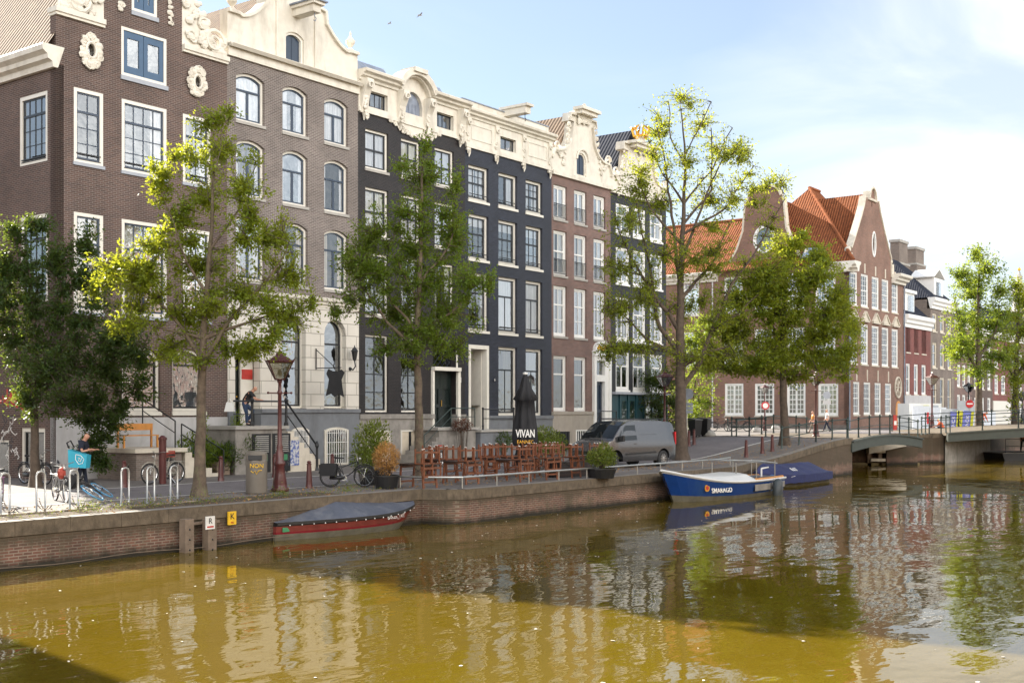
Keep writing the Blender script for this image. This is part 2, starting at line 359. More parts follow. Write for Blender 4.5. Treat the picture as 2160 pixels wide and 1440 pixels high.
    def build_split(s, name, mats, parent=None, smooth=False):
        """one object for each separate piece"""
        par = {}
        def find(a):
            while par.setdefault(a, a) != a: par[a] = par[par[a]]; a = par[a]
            return a
        K = [tuple(round(c, 3) for c in v) for v in s.v]
        for f in s.f:
            for i in f[1:]: par[find(K[i])] = find(K[f[0]])
        G = {}
        for n, f in enumerate(s.f): G.setdefault(find(K[f[0]]), []).append(n)
        G = list(G.values()); BB = []
        for g in G:
            p = np.array([s.v[i] for n in g for i in s.f[n]]); BB.append([p.min(0)-.01, p.max(0)+.01])
        ch = True
        while ch:
            ch = False
            for i in range(len(G)):
                for j in range(i+1, len(G)):
                    if G[i] and G[j] and (BB[i][0] <= BB[j][1]).all() and (BB[j][0] <= BB[i][1]).all():
                        G[i] = G[i]+G[j]; BB[i] = [np.minimum(BB[i][0], BB[j][0]), np.maximum(BB[i][1], BB[j][1])]; G[j] = None; ch = True
                if ch: G = [g for g in G]
            keep = [k for k in range(len(G)) if G[k]]; G = [G[k] for k in keep]; BB = [BB[k] for k in keep]
        o = None
        for g in G:
            m = MB()
            for n in g: m.cur = s.m[n]; m.face(*[s.v[i] for i in s.f[n]])
            o = m.build(name, mats, parent, smooth)
        return o
    def build(s, name, mats, parent=None, smooth=False, label=None):
        me = bpy.data.meshes.new(name); me.from_pydata(s.v, [], s.f)
        mats = mats if isinstance(mats, (list, tuple)) else [mats]
        for k in mats: me.materials.append(M[k])
        me.polygons.foreach_set('material_index', s.m)
        if smooth: me.polygons.foreach_set('use_smooth', [True]*len(s.f))
        if s.uv:
            ul = me.uv_layers.new(name='uv')
            for fi, uvs in s.uv.items():
                st = me.polygons[fi].loop_start
                for k, u in enumerate(uvs): ul.data[st+k].uv = u
        me.update(); o = bpy.data.objects.new(name, me); sc.collection.objects.link(o)
        if parent is not None: o.parent = parent
        if label: o['label'] = label
        return o
def tag(o, label=None, cat=None, group=None, kind=None):
    if label: o['label'] = label
    if cat: o['category'] = cat
    if group: o['group'] = group
    if kind: o['kind'] = kind
    return o
def empty(name, loc, rz=0., label=None, cat=None, group=None, rot=None):
    o = bpy.data.objects.new(name, None); sc.collection.objects.link(o); o.location = loc
    o.rotation_euler = rot if rot else (0, 0, rz); o.empty_display_size = .3
    return tag(o, label, cat, group)
def copy_tree(o, parent=None):
    c = o.copy(); sc.collection.objects.link(c)
    if parent is not None: c.parent = parent
    for ch in [k for k in o.children]: copy_tree(ch, c)
    return c
def text(body, size, mat, parent, loc, rot, ext=.003, name='lettering', label=None, sx_=1., bold=0.):
    cu = bpy.data.curves.new(name, 'FONT'); cu.body = body; cu.size = size; cu.extrude = ext; cu.align_x = 'CENTER'; cu.align_y = 'CENTER'; cu.offset = bold
    cu.materials.append(M[mat]); o = bpy.data.objects.new(name, cu); sc.collection.objects.link(o); o.parent = parent; o.location = loc; o.rotation_euler = rot; o.scale = (sx_, 1, 1)
    bpy.context.view_layer.update(); me = bpy.data.meshes.new_from_object(o); bpy.data.objects.remove(o); me.name = name
    o = bpy.data.objects.new(name, me); sc.collection.objects.link(o); o.parent = parent; o.location = loc; o.rotation_euler = rot; o.scale = (sx_, 1, 1)
    if label: o['label'] = label
    return o
# ---------------------------------------------------------------- ground, quay, water
EDGE = [(-14, 13.2), (27.4, 13.2), (27.65, 14.0), (28.1, 14.35), (46.5, 14.35), (50.5, 13.2), (63.2, 13.2)]
EDGE2 = [(71.5, 5.0), (76.4, 10.2), (79.2, 10.5), (80.9, 12.8), (92, 13.0), (400, 13.0)]
def sq_poly(mb, pts):   # pts (s,q) -> local street coords (x along s, y away from canal)
    mb.face(*[(s, -q, hgt(s)) for s, q in pts])
FR = empty  # alias
origin = W(0, 0, 0)
def street_obj(mb, name, mats, label=None, cat=None, kind=None, group=None, smooth=False):
    o = mb.build(name, mats, smooth=smooth); o.location = origin; o.rotation_euler = (0, 0, ROT); return tag(o, label, cat, group, kind)
def strip(mb, q0f, q1f, s0, s1, dz=0., step=1.5):
    n = max(1, int((s1-s0)/step)); qf = lambda f, s: f(s) if callable(f) else f
    for i in range(n):
        a = s0+(s1-s0)*i/n; b_ = s0+(s1-s0)*(i+1)/n
        mb.face((a, -qf(q1f, a), hgt(a)+dz), (b_, -qf(q1f, b_), hgt(b_)+dz), (b_, -qf(q0f, b_), hgt(b_)+dz), (a, -qf(q0f, a), hgt(a)+dz))
def edgeq(s):
    for E in (EDGE, EDGE2):
        for (a, qa), (b_, qb) in zip(E, E[1:]):
            if a <= s <= b_: return qa+(qb-qa)*(s-a)/(b_-a)
    return 5.0
g = MB()
cuts = [-14, 27.4, 27.65, 28.1, 46.5, 50.5, 63.2]
CW = .38
for a, b_ in zip(cuts, cuts[1:]): strip(g, -60, lambda s: edgeq(s)-CW, a, b_)
strip(g, -60, 5.0-CW, 63.2, 71.5)
cuts = [71.5, 76.4, 79.2, 80.9, 92, 400]
for a, b_ in zip(cuts, cuts[1:]): strip(g, -60, lambda s: edgeq(s)-CW, a, b_, step=6)
street_obj(g, 'quay_pavement', 'pavers', kind='structure')
g = MB(); g.face((-900, -900, 0), (900, -900, 0), (900, 900, 0), (-900, 900, 0))
# land behind, one far sheet well below the paving, reaching the horizon
o = g.build('ground', 'ground_far'); o.location = (0, 0, WATER-.6); tag(o, kind='structure')
g = MB(); g.face((-40, -60, 0), (400, -60, 0), (400, 260, 0), (-40, 260, 0))
g = MB(); g.face((-40, -80, 0), (500, -80, 0), (500, -2, 0), (-40, -2, 0))
o = g.build('canal_water', 'canal_water'); o.location = (*origin[:2], WATER); o.rotation_euler = (0, 0, ROT); tag(o, kind='structure')
g = MB(); strip(g, 5.2, 9.6, -14, 92, .006); street_obj(g, 'road', 'street_clinker', kind='structure')
g = MB(); strip(g, 5.15, 5.27, -14, 60, .011); strip(g, 9.5, 9.62, -14, 63, .011); street_obj(g, 'road_marking', 'white_line', kind='structure')
g = MB(); strip(g, 11.4, 12.75, 10, 24.5, .012); street_obj(g, 'soil_strip', 'soil', kind='structure')
# quay wall (brick) and coping
def wallpoly(mb, pts, zb, ztf, off=0.):
    for (a, qa), (b_, qb) in zip(pts, pts[1:]):
        n = max(1, int(math.hypot(b_-a, qb-qa)/2))
        for i in range(n):
            s0, s1 = a+(b_-a)*i/n, a+(b_-a)*(i+1)/n; q0, q1 = qa+(qb-qa)*i/n, qa+(qb-qa)*(i+1)/n
            mb.face((s0, -q0-off, zb), (s1, -q1-off, zb), (s1, -q1-off, ztf(s1)), (s0, -q0-off, ztf(s0)))
ALL1 = EDGE+[(63.2, 5.0), (71.5, 5.0)]+EDGE2[1:]
g = MB(); wallpoly(g, [(s, q-.04) for s, q in ALL1], WATER-.5, lambda s: hgt(s)-.30)
qw = street_obj(g, 'quay_wall', 'brick_quay', 'long mossy brick quay wall rising from the canal below the street', 'quay wall')
g = MB()
def coping(mb, pts):
    for (a, qa), (b_, qb) in zip(pts, pts[1:]):
        Ln = math.hypot(b_-a, qb-qa); n = max(1, int(Ln/1.3)); t = Vector((b_-a, -(qb-qa), 0)).normalized(); nn = Vector((-t.y, t.x, 0))
        if nn.y > 0 and abs(nn.y) > .2: pass
        for i in range(n):
            s0, s1 = a+(b_-a)*i/n, a+(b_-a)*(i+1)/n; q0, q1 = qa+(qb-qa)*i/n, qa+(qb-qa)*(i+1)/n
            p0 = Vector((s0, -q0, 0))+t*.004; p1 = Vector((s1, -q1, 0))-t*.004; i0 = nn*(CW+.03)
            z0, z1 = hgt(s0)+.012, hgt(s1)+.012
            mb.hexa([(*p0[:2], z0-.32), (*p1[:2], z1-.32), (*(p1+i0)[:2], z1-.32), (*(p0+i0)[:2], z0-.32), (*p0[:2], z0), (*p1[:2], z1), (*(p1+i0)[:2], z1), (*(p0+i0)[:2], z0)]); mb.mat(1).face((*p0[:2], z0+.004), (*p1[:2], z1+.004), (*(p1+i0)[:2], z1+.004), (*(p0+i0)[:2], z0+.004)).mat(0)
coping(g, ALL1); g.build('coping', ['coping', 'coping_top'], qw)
# ---------------------------------------------------------------- houses
def arc(x0, x1, z, rise, n=8):
    """points of a segmental arch from (x1,z) over to (x0,z)"""
    if rise <= 0: return [(x1, z), (x0, z)]
    c = (x0+x1)/2; hw = (x1-x0)/2; r = (hw*hw+rise*rise)/(2*rise); a0 = math.asin(min(1, hw/r)); a0 = a0 if rise <= hw else math.pi-a0
    return [(c+r*math.sin(a0-2*a0*i/n), z+rise-r+r*math.cos(a0-2*a0*i/n)) for i in range(n+1)]
def loop(x0, x1, z0, z1, rise=0., n=8): return [(x0, z0), (x1, z0)]+arc(x0, x1, z1-rise, rise, n)
def inset(x0, x1, z0, z1, rise, d): return loop(x0+d, x1-d, z0+d, z1-d, max(0, rise-d*.25) if rise else 0)
class House:
    def __init__(h, px0, px1, label, brickm, name='canal_house', depth=11, cat='house', q=0., zb=-.3):
        h.s0 = sx(px0, q); h.w = sx(px1, q)-h.s0; h.q = q; h.e = empty(name, W(h.s0, q, 0), ROT, label, cat); h.brick = brickm; h.holes = []; h.depth = depth; h.zb = zb
    def X(h, px, y=0.): return sx(px, h.q-y)-h.s0
    def Z(h, px, py, y=0.): return zz(px, py, h.q-y)
    def P(h, px, py, y=0.): return (h.X(px, y), h.Z(px, py, y))
    def window(h, x0, x1, z0, z1, rise=0, cas=.12, rec=.10, cmat='cream_paint', smat='sash_blue', split=.33, top=(1, 1), bot=(2, 1), sash=.055, barw=.028, mid=0, glass='glass',
               curtain=None, sill='sill_stone', sillh=.12, e=None, hole=True, bars=None, panes=True, casb=None, name='window'):
        e = e or h.e; casb = cas if casb is None else casb
        if hole: h.holes.append(loop(x0, x1, z0, z1, rise))
        m = MB(); y0 = rec; ix0, ix1, iz0, iz1 = x0+cas, x1-cas, z0+casb, z1-cas; ir = max(0, rise*(1-2*cas/(x1-x0))) if rise else 0
        if cas > 0: m.plate(loop(x0+.002, x1-.002, z0+.002, z1-.002, rise), [loop(ix0, ix1, iz0, iz1, ir)], y0, y0+.14)
        m.mat(1); y1 = y0+.05
        m.plate(loop(ix0, ix1, iz0, iz1, ir), [loop(ix0+sash, ix1-sash, iz0+sash*1.3, iz1-sash, max(0, ir-.02) if ir else 0)], y1, y1+.05)
        H = iz1-iz0; zs = iz1-H*split
        if split > 0: m.box(ix0+sash*.5, ix1-sash*.5, y1-.012, y1+.052, zs-.04, zs+.04)
        for (nc, nr), a, b_ in ((top, zs, iz1), (bot, iz0, zs if split > 0 else iz1)):
            for k in range(1, nc):
                x = ix0+(ix1-ix0)*k/nc; wd = mid if (mid and k*2 == nc and (nc, nr) == bot) else barw
                zt = b_ if not (ir and b_ == iz1) else iz1-ir+math.sqrt(max(0, 1-((2*k/nc-1)**2)))*ir-.01
                m.box(x-wd/2, x+wd/2, y1+.008, y1+.044, a+.03, zt-.03)
            for k in range(1, nr):
                z = a+(b_-a)*k/nr; m.box(ix0+sash*.5, ix1-sash*.5, y1+.012, y1+.04, z-barw/2, z+barw/2)
        o = m.build(name, [cmat, smat], e)
        if panes:
            p = MB(); lp = loop(ix0+.01, ix1-.01, iz0+.01, iz1-.01, ir); p.face(*[(x, y1+.03, z) for x, z in lp]); p.build('pane', glass, o)
        if sill:
            p = MB(); p.box(x0-.04, x1+.04, -.06, rec+.02, z0-sillh, z0-.003); p.build('sill', sill, o)
        if bars:
            p = MB(); zt = z0+bars; p.box(ix0-.03, ix1+.03, .0, .03, zt-.02, zt+.02)
            p.box(ix0-.03, ix1+.03, .0, .03, z0+.10, z0+.13)
            if bars > .5:
                k = int((ix1-ix0)/.12)
                for i in range(k+1): x = ix0+(ix1-ix0)*i/k; p.box(x-.01, x+.01, .005, .025, z0+.1, zt)
            p.build('window_railing', 'iron_black', o)
        if curtain:
            mt, cov, kind = curtain; c = MB(); yc = y1+.09
            spans = {'full': [(0, 1)], 'sides': [(0, cov/2), (1-cov/2, 1)], 'left': [(0, cov)], 'right': [(1-cov, 1)], 'blind': [(0, 1)]}[kind]
            zlo = iz0+.02 if kind != 'blind' else iz1-H*cov
            for a, b_ in spans:
                xa, xb = ix0+(ix1-ix0)*a, ix0+(ix1-ix0)*b_; n = max(3, int((xb-xa)/.045)); n += n % 2; ph = R.random()*6
                for i in range(n):
                    f = lambda i: yc+(.03*math.sin(i*1.9+ph)+.02*math.sin(i*.7) if kind != 'blind' else 0)
                    c.face((xa+(xb-xa)*i/n, f(i), zlo), (xa+(xb-xa)*(i+1)/n, f(i+1), zlo), (xa+(xb-xa)*(i+1)/n, f(i+1), iz1), (xa+(xb-xa)*i/n, f(i), iz1))
            c.build('curtain', mt, o)
        return o
    def wall(h, outline, mat=None, t=.35, name='wall', x0=None, x1=None):
        m = MB(); m.plate(outline, [l for l in h.holes], 0, t); h.holes = []; return m.build(name, mat or h.brick, h.e)
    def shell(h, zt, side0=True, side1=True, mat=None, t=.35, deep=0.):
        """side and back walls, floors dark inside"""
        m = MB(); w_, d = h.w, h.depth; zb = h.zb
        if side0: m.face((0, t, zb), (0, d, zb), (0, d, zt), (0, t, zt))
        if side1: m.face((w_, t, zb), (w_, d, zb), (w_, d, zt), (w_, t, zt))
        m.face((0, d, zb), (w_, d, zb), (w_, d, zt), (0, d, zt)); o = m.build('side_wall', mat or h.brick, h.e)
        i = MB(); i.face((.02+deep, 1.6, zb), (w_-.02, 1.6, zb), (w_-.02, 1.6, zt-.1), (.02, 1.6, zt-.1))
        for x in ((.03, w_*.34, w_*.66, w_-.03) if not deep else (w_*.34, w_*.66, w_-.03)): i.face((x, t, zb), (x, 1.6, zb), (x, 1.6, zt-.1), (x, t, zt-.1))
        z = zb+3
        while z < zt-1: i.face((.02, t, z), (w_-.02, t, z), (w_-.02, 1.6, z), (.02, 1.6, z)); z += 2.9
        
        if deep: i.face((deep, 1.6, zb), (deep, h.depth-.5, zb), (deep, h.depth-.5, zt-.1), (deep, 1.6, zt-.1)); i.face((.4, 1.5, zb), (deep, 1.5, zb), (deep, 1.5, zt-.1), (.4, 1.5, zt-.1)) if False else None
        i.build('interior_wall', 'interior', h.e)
    def roof(h, z0, z1, d0=.3, mat='tile_brown', inset_=0., w0=0., w1=None, name='roof', hip=0.):
        """gable roof with its ridge running back from the front"""
        m = MB(); w1 = h.w if w1 is None else w1; c = (w0+w1)/2; d = h.depth; sl = math.hypot(c-w0, z1-z0)
        m.uvface([(w0, d0, z0), (w0, d, z0), (c, d, z1), (c, d0, z1)], [(0, 0), (d-d0, 0), (d-d0, sl), (0, sl)])
        m.uvface([(w1, d0, z0), (w1, d, z0), (c, d, z1), (c, d0, z1)], [(0, 0), (d-d0, 0), (d-d0, sl), (0, sl)])
        m.face((w0, d, z0), (w1, d, z0), (c, d, z1)); m.face((w0, d0, z0), (w1, d0, z0), (c, d0, z1)); return m.build(name, mat, h.e)
def obox(h, name, mat, *b_, label=None):
    m = MB()
    for k in b_: m.box(*k)
    return m.build(name, mat, h.e, label=label)
def scroll(m, cx, cz, r, turns=1.6, y=-.08, th=.05, dirn=1, a0=0., n=22):
    pts = []; rs = []
    for i in range(n):
        t = i/(n-1); a = a0+dirn*turns*2*math.pi*t; rr = r*(1-.85*t); pts.append((cx+rr*math.cos(a), y-.03*t, cz+rr*math.sin(a))); rs.append(th*(1-.4*t))
    m.tube(pts, rs, 5)
def foliage_relief(m, pts, r=.12, y=-.05, seed=1):
    rr = random.Random(seed)
    for x, z in pts:
        k = rr.uniform(.7, 1.3)*r; a = rr.uniform(0, 6.28)
        m.ball((x, y, z), k, 6, (1, .5, .8)); m.ball((x+k*math.cos(a)*.8, y-.02, z+k*math.sin(a)*.8), k*.6, 6, (1, .5, 1))
        if rr.random() < .6: scroll(m, x+rr.uniform(-.05, .05), z, k*1.1, 1.2, y-.03, k*.22, rr.choice((-1, 1)), a, 10)
def console(h, x, z0, z1, w_=.38, pr=.45, seed=3, drop=True):
    m = MB(); H = z1-z0
    prof = [(0, z1), (-pr, z1), (-pr, z1-.14), (-pr*.9, z1-.3), (-pr*.5, z1-H*.45), (-pr*.35, z1-H*.75), (-.1, z0+.1), (0, z0+.1)]
    m.moldx(prof, x-w_/2, x+w_/2); scroll(m, x, z1-.3, w_*.45, 1.3, -pr-.02, .05)
    foliage_relief(m, [(x+R.uniform(-.08, .08), z0+H*t) for t in (.0, .1, .22, .35, .5)], w_*.32, -pr*.4, seed)
    m.tube([(x, -.1, z0+.1), (x, -.12, z0-.05), (x, -.08, z0-.22)], [w_*.3, w_*.22, .02], 6)
    return m.build('console', 'cream', h.e, smooth=True)
CORN = lambda z, pr=.4, hh=.5: [(0.05, z), (-pr*.25, z), (-pr*.3, z+hh*.25), (-pr*.6, z+hh*.35), (-pr*.65, z+hh*.55), (-pr*.95, z+hh*.7), (-pr, z+hh*.92), (-pr*.95, z+hh), (.3, z+hh)]
def steps_iron(h, name, pts, hts=.95, r=.025, label=None, mat='iron_black', n=5, knob=False):
    """railing: posts at pts (x,y,z) with top and middle rails"""
    m = MB()
    for p in pts:
        m.tube([p, (p[0], p[1], p[2]+hts)], r*1.5 if knob else r, 6)
        if knob: m.ball((p[0], p[1], p[2]+hts+.04), .06, 8); m.lathe([(.07, p[2]), (.045, p[2]+.12), (.06, p[2]+.2), (.035, p[2]+.3)], 8, (p[0], p[1], 0))
    for a, b_ in zip(pts, pts[1:]):
        for f in (1., .55): m.tube([(a[0], a[1], a[2]+hts*f), (b_[0], b_[1], b_[2]+hts*f)], r if f == 1 else r*.7, 5)
    return m.build(name, mat, h.e if isinstance(h, House) else h, label=label)
# ================= house 1 : corner house with the ornamented neck gable
h = House(118, 479, 'dark brown brick corner house with carved white gable shoulders and blue shutters', 'brick_house_a', depth=14); H1 = h
zr1t, zr1b = h.Z(155.7, 183), h.Z(155.7, 340); zr2t, zr2b = h.Z(157, 446), h.Z(170, 657)
cols = [(155.7, 218), (256.7, 351.7), (385.8, 444)]
for i, (a, b_) in enumerate(cols):
    xa, xb = h.X(a), h.X(b_); nc = 4 if i == 1 else 2
    h.window(xa, xb, zr1t-(zr1t-zr1b), zr1t, 0, .13, .01, split=.29, top=(nc, 1), bot=(nc, 3), sill='sill_grey', bars=.32, curtain=('curtain', .3, 'right') if i else None, glass='glass')
    h.window(xa, xb, zr2b, zr2t, 0, .13, .01, split=.29, top=(nc, 1), bot=(nc, 3), sill='sill_grey', curtain=('curtain_beige', .8, 'sides'), glass='glass')
za, zb_ = h.Z(257.8, 867), h.Z(336, 739)
GW = [(258, 338), (364, 433)]
for a, b_ in GW:
    h.window(h.X(a), h.X(b_), h.Z(257.8, 867), h.Z(336, 733), .42, .11, .12, split=.24, top=(2, 1), bot=(1, 1), smat='sash_black', glass='glass_dark', curtain=('curtain', 1, 'full'), sill='cream_paint', sillh=.16)
# shuttered loft openings
def shutters(h, x0, x1, z0, z1, cas=.12, rise=0, mat='shutter_blue', top=None):
    h.holes.append(loop(x0, x1, z0, z1, rise)); m = MB()
    m.plate(loop(x0+.002, x1-.002, z0+.002, z1-.002, rise), [loop(x0+cas, x1-cas, z0+cas, z1-cas, rise*.8)], .02, .16); m.mat(1)
    c = (x0+x1)/2
    for a, b_ in ((x0+cas, c-.01), (c+.01, x1-cas)):
        m.plate([(a, z0+cas), (b_, z0+cas), (b_, z1-cas), (a, z1-cas)], [[(a+.18, z0+cas+.28), (b_-.18, z0+cas+.28), (b_-.18, z1-cas-.25), (a+.18, z1-cas-.25)]], .06, .12)
    o = m.build('window', ['cream_paint', mat], h.e); p = MB(); p.face((x0+cas, .1, z0+cas), (x1-cas, .1, z0+cas), (x1-cas, .1, z1-cas), (x0+cas, .1, z1-cas)); p.build('pane', 'glass', o)
    p = MB(); p.box(x0-.03, x1+.03, -.06, .05, z0-.16, z0-.003); p.build('sill', 'sill_grey', o); return o
shutters(h, h.X(255.7), h.X(352), h.Z(255.7, 158), h.Z(255.7, 54)); shutters(h, h.X(277.7), h.X(332), h.Z(277.7, 22), h.Z(277.7, -75))
# round attic lights in carved frames
def oval(cx, cz, rx, rz, n=20): return [(cx+rx*math.cos(2*math.pi*i/n), cz+rz*math.sin(2*math.pi*i/n)) for i in range(n)]
for (xa, xb, za_, zb2, sd) in ((168, 211, 68, 135, 5), (397, 431, 140, 199, 6)):
    x0, x1 = h.X(xa), h.X(xb); z1, z0 = h.Z(xa, za_), h.Z(xa, zb2); cx, cz = (x0+x1)/2, (z0+z1)/2; rx, rz = (x1-x0)/2, (z1-z0)/2
    h.holes.append(oval(cx, cz, rx*.42, rz*.42)); m = MB(); m.plate([(cx-rx*.8, cz-rz*.85), (cx+rx*.8, cz-rz*.85), (cx+rx*.8, cz+rz*.85), (cx-rx*.8, cz+rz*.85)], [oval(cx, cz, rx*.42, rz*.42)], -.08, .12)
    m.tube([(cx+rx*.5*math.cos(a), -.1, cz+rz*.5*math.sin(a)) for a in [2*math.pi*i/16 for i in range(16)]], .06, 6, closed=True)
    foliage_relief(m, [(cx+rx*.85*math.cos(a), cz+rz*.88*math.sin(a)) for a in [2*math.pi*i/14 for i in range(14)]], .15, -.08, sd)
    o = m.build('oval_window', 'cream', h.e, smooth=False); p = MB(); p.face(*[(x, .06, z) for x, z in oval(cx, cz, rx*.43, rz*.43)]); p.build('pane', 'glass', o)
zsh = h.Z(117, 22); zsh2 = h.Z(480, 132); zsh = (zsh+zsh2)/2; nx0, nx1 = h.X(219), h.X(384); ztop = zsh+5.2
zpl = h.Z(300, 880)
out1 = [(0, zpl), (h.w, zpl), (h.w, zsh), (nx1, zsh), (nx1, ztop), (nx0, ztop), (nx0, zsh), (0, zsh)]
h.wall(out1)
m = MB(); m.plate([(0, -.3), (h.w, -.3), (h.w, zpl), (0, zpl)], [], -.04, .35); m.build('plinth', 'pale_plaster', h.e)
m = MB(); m.box(-.08, nx0, -.16, .4, zsh-.02, zsh+.16); m.box(nx1, h.w+.02, -.16, .4, zsh-.02, zsh+.16); m.box(-.04, nx0, -.1, .35, zsh-.12, zsh-.02); m.box(nx1, h.w, -.1, .35, zsh-.12, zsh-.02); m.build_split('shoulder_cornice', 'cream', h.e)
for sd, (xa, xb) in enumerate(((nx0, .25), (nx1, h.w-.15))):   # carved claw pieces filling the shoulders
    n = 14; path = [(xa+(xb-xa)*(i/n), zsh+.2+4.6*(1-i/n)**2.2+.5*math.exp(-((i/n-.93)/.06)**2)) for i in range(n+1)]
    m = MB(); m.plate([(xa, zsh+.16)]+[(xb, zsh+.16)]+list(reversed(path)) if xb > xa else path+[(xb, zsh+.16), (xa, zsh+.16)], [], .0, .2)
    foliage_relief(m, [(p[0]*1.0, p[1]-.06) for p in path], .22, -.02, sd+11)
    rr = random.Random(sd+3)
    for i in range(26):
        t = rr.random(); x = xa+(xb-xa)*t; zt = zsh+.25+(4.3*(1-t)**2.2)*rr.random(); foliage_relief(m, [(x, zt)], .16, -.06, i+sd*40)
    scroll(m, xb+(-.55 if xb > xa else .55), zsh+.62, .5, 1.7, -.08, .09, 1 if xb > xa else -1)
    m.build('gable_ornament', 'cream', h.e)
for xp in (253, 357):
    m = MB(); x = h.X(xp); zt = h.Z(xp, 20 if xp < 300 else 50); foliage_relief(m, [(x, zt+.2*i) for i in range(12)], .12, -.05, xp); m.build('garland', 'cream', h.e)
m = MB()   # tall side wall facing the alley with openings
sw = [(0.0, -.3), (12, -.3), (12, h.Z(118, 140)), (0, h.Z(118, 140))]
def sy(px):
    u = (px-1080)/F; P0 = W(h.s0, 0); return (P0.x-P0.y*u)/(.8+.6*u)
def syz(px, py):
    y = sy(px); Y = W(h.s0, -y).y; return EYE+(HZ-py)/F*Y
side = empty('side_facade', (0, 0, 0), -math.pi/2); side.parent = h.e; side.location = (0, 0, 0)
hs = type('S', (), {})(); hs.holes = []
sv = h.holes; h.holes = []
# local frame of the alley wall: x towards the back, front at local y 0 facing the alley
side.rotation_euler = (0, 0, math.pi/2); side.scale = (1, 1, 1)
def mirrorwin(xa, xb, z0, z1, **k):   # alley wall lies in plane x=0; x' = -depth
    return h.window(-xb, -xa, z0, z1, e=side, **k)
side.rotation_euler = (0, 0, -math.pi/2)
for (pa, pb, ya, yb, nr) in ((41, 100, 207, 352, 3), (43, 101, 459, 640, 3)):
    mirrorwin(sy(pb), sy(pa), syz(41, yb), syz(41, ya), cas=.14, rec=.02, split=.27, top=(4, 1), bot=(4, nr), bars=.2, curtain=('curtain', .3, 'sides'), sill=None, glass='glass_dark', smat='sash_black')
mirrorwin(sy(95), sy(44), .25, syz(44, 902), cas=.14, rec=.05, split=0, bot=(2, 1), sill=None, glass='glass_dark', smat='sash_black')
mirrorwin(sy(19), sy(-15), .1, syz(10, 928), cas=.08, rec=.03, split=0, bot=(1, 1), sill=None, glass='glass_dark', smat='sash_black')
m = MB(); zs = h.Z(118, 134); m.plate([(-12, -.3), (0, -.3), (0, zs), (-12, zs)], h.holes, 0, .3); m.build('side_wall', 'brick_house_a', side); h.holes = []
# alley cornice and pantiled side roof
m = MB(); m.moldx([(y, z) for y, z in CORN(zs-.15, .55, .75)], -12, .05); m.build('cornice', 'cream', side)
m = MB(); zr = zs+.55; ra = h.w*.5; rh = 6.2
m.uvface([(-.35, .02, zr), (-.35, 13, zr), (ra, 13, zr+rh), (ra, .02, zr+rh)], [(0, 0), (13, 0), (13, 7.3), (0, 7.3)])
m.uvface([(h.w, .4, zr), (h.w, 13, zr), (ra, 13, zr+rh), (ra, .4, zr+rh)], [(0, 0), (13, 0), (13, 7.3), (0, 7.3)])
m.face((0, .36, zsh), (nx0, .36, zsh), (ra, .36, zr+rh), (0, .36, zsh)); m.build('roof', 'tile_brown', h.e)
h.depth = 12; h.shell(zs, False, True, deep=1.6)
# writing painted on the alley wall and graffiti
text('ZON & REGEN', .34, 'paper', side, (-1.6, -.012, 3.55), (rad(90), 0, 0)); text('KEVAN', .34, 'paper', side, (-1.35, -.012, 3.2), (rad(90), 0, 0)); text('VAN 60', .28, 'paper', side, (-1.45, -.012, 2.6), (rad(90), 0, 0))
plain('graffiti_red', (.45, .03, .02), .6); plain('graffiti_dark', (.03, .025, .03), .6)
for (x, z, a, mt, sd) in ((-3.1, 2.2, .5, 'graffiti_dark', 1), (-3.2, 1.6, .45, 'paper', 2), (-3.3, 2.9, .5, 'graffiti_red', 3), (-2.75, 1.0, .4, 'paper', 4), (-3.0, 1.2, .35, 'graffiti_dark', 6)):
    rr = random.Random(sd); m = MB()
    for k in range(4 if mt != 'graffiti_red' else 9):
        pts = [(x+(k*.17-.3), -.012, z)]
        for _ in range(9): pts.append((pts[-1][0]+rr.uniform(-.12, .14), -.012, pts[-1][2]+rr.uniform(-.16, .16)*a*2))
        m.tube(pts, .018 if mt != 'graffiti_red' else .05, 4)
    o = m.build('graffiti', mt, side); o.scale = (1, .05, 1)
# raised area, low brick wall, stoop railing beside the corner
xs = h.X(215)
obox(h, 'stoop', 'brick_grey', (xs-.2, xs+1.7, -2.3, -.05, -.1, .95)); obox(h, 'stoop_slab', 'sandstone', (xs-.35, xs+1.85, -2.45, -.05, .953, 1.1))
steps_iron(h, 'stair_railing', [(xs+1.5, -2.2, 1.1), (xs+1.5, -.3, 1.9)], .95); steps_iron(h, 'stair_railing', [(xs+1.7, -2.3, 1.1), (xs+3.6, -2.3, .1)], .85)
m = MB()
for i in range(5): m.box(xs+1.86+i*.3, xs+2.16+i*.3, -2.3, -1.2, -.1, .92-.2*i)
m.build('steps', 'sandstone', h.e)
m = MB(); xa, xb = h.X(396), h.X(458); m.plate([(xa, .05), (xb, .05), (xb, 1.0), (xa, 1.0)], [[(xa+.13, .18), (xb-.13, .18), (xb-.13, .87), (xa+.13, .87)]], -.09, -.03)
bw_ = m.build('basement_window', 'cream_paint', h.e); p = MB(); p.face((xa+.1, -.05, .1), (xb-.1, -.05, .1), (xb-.1, -.05, .9), (xa+.1, -.05, .9)); p.build('pane', 'glass_dark', bw_)
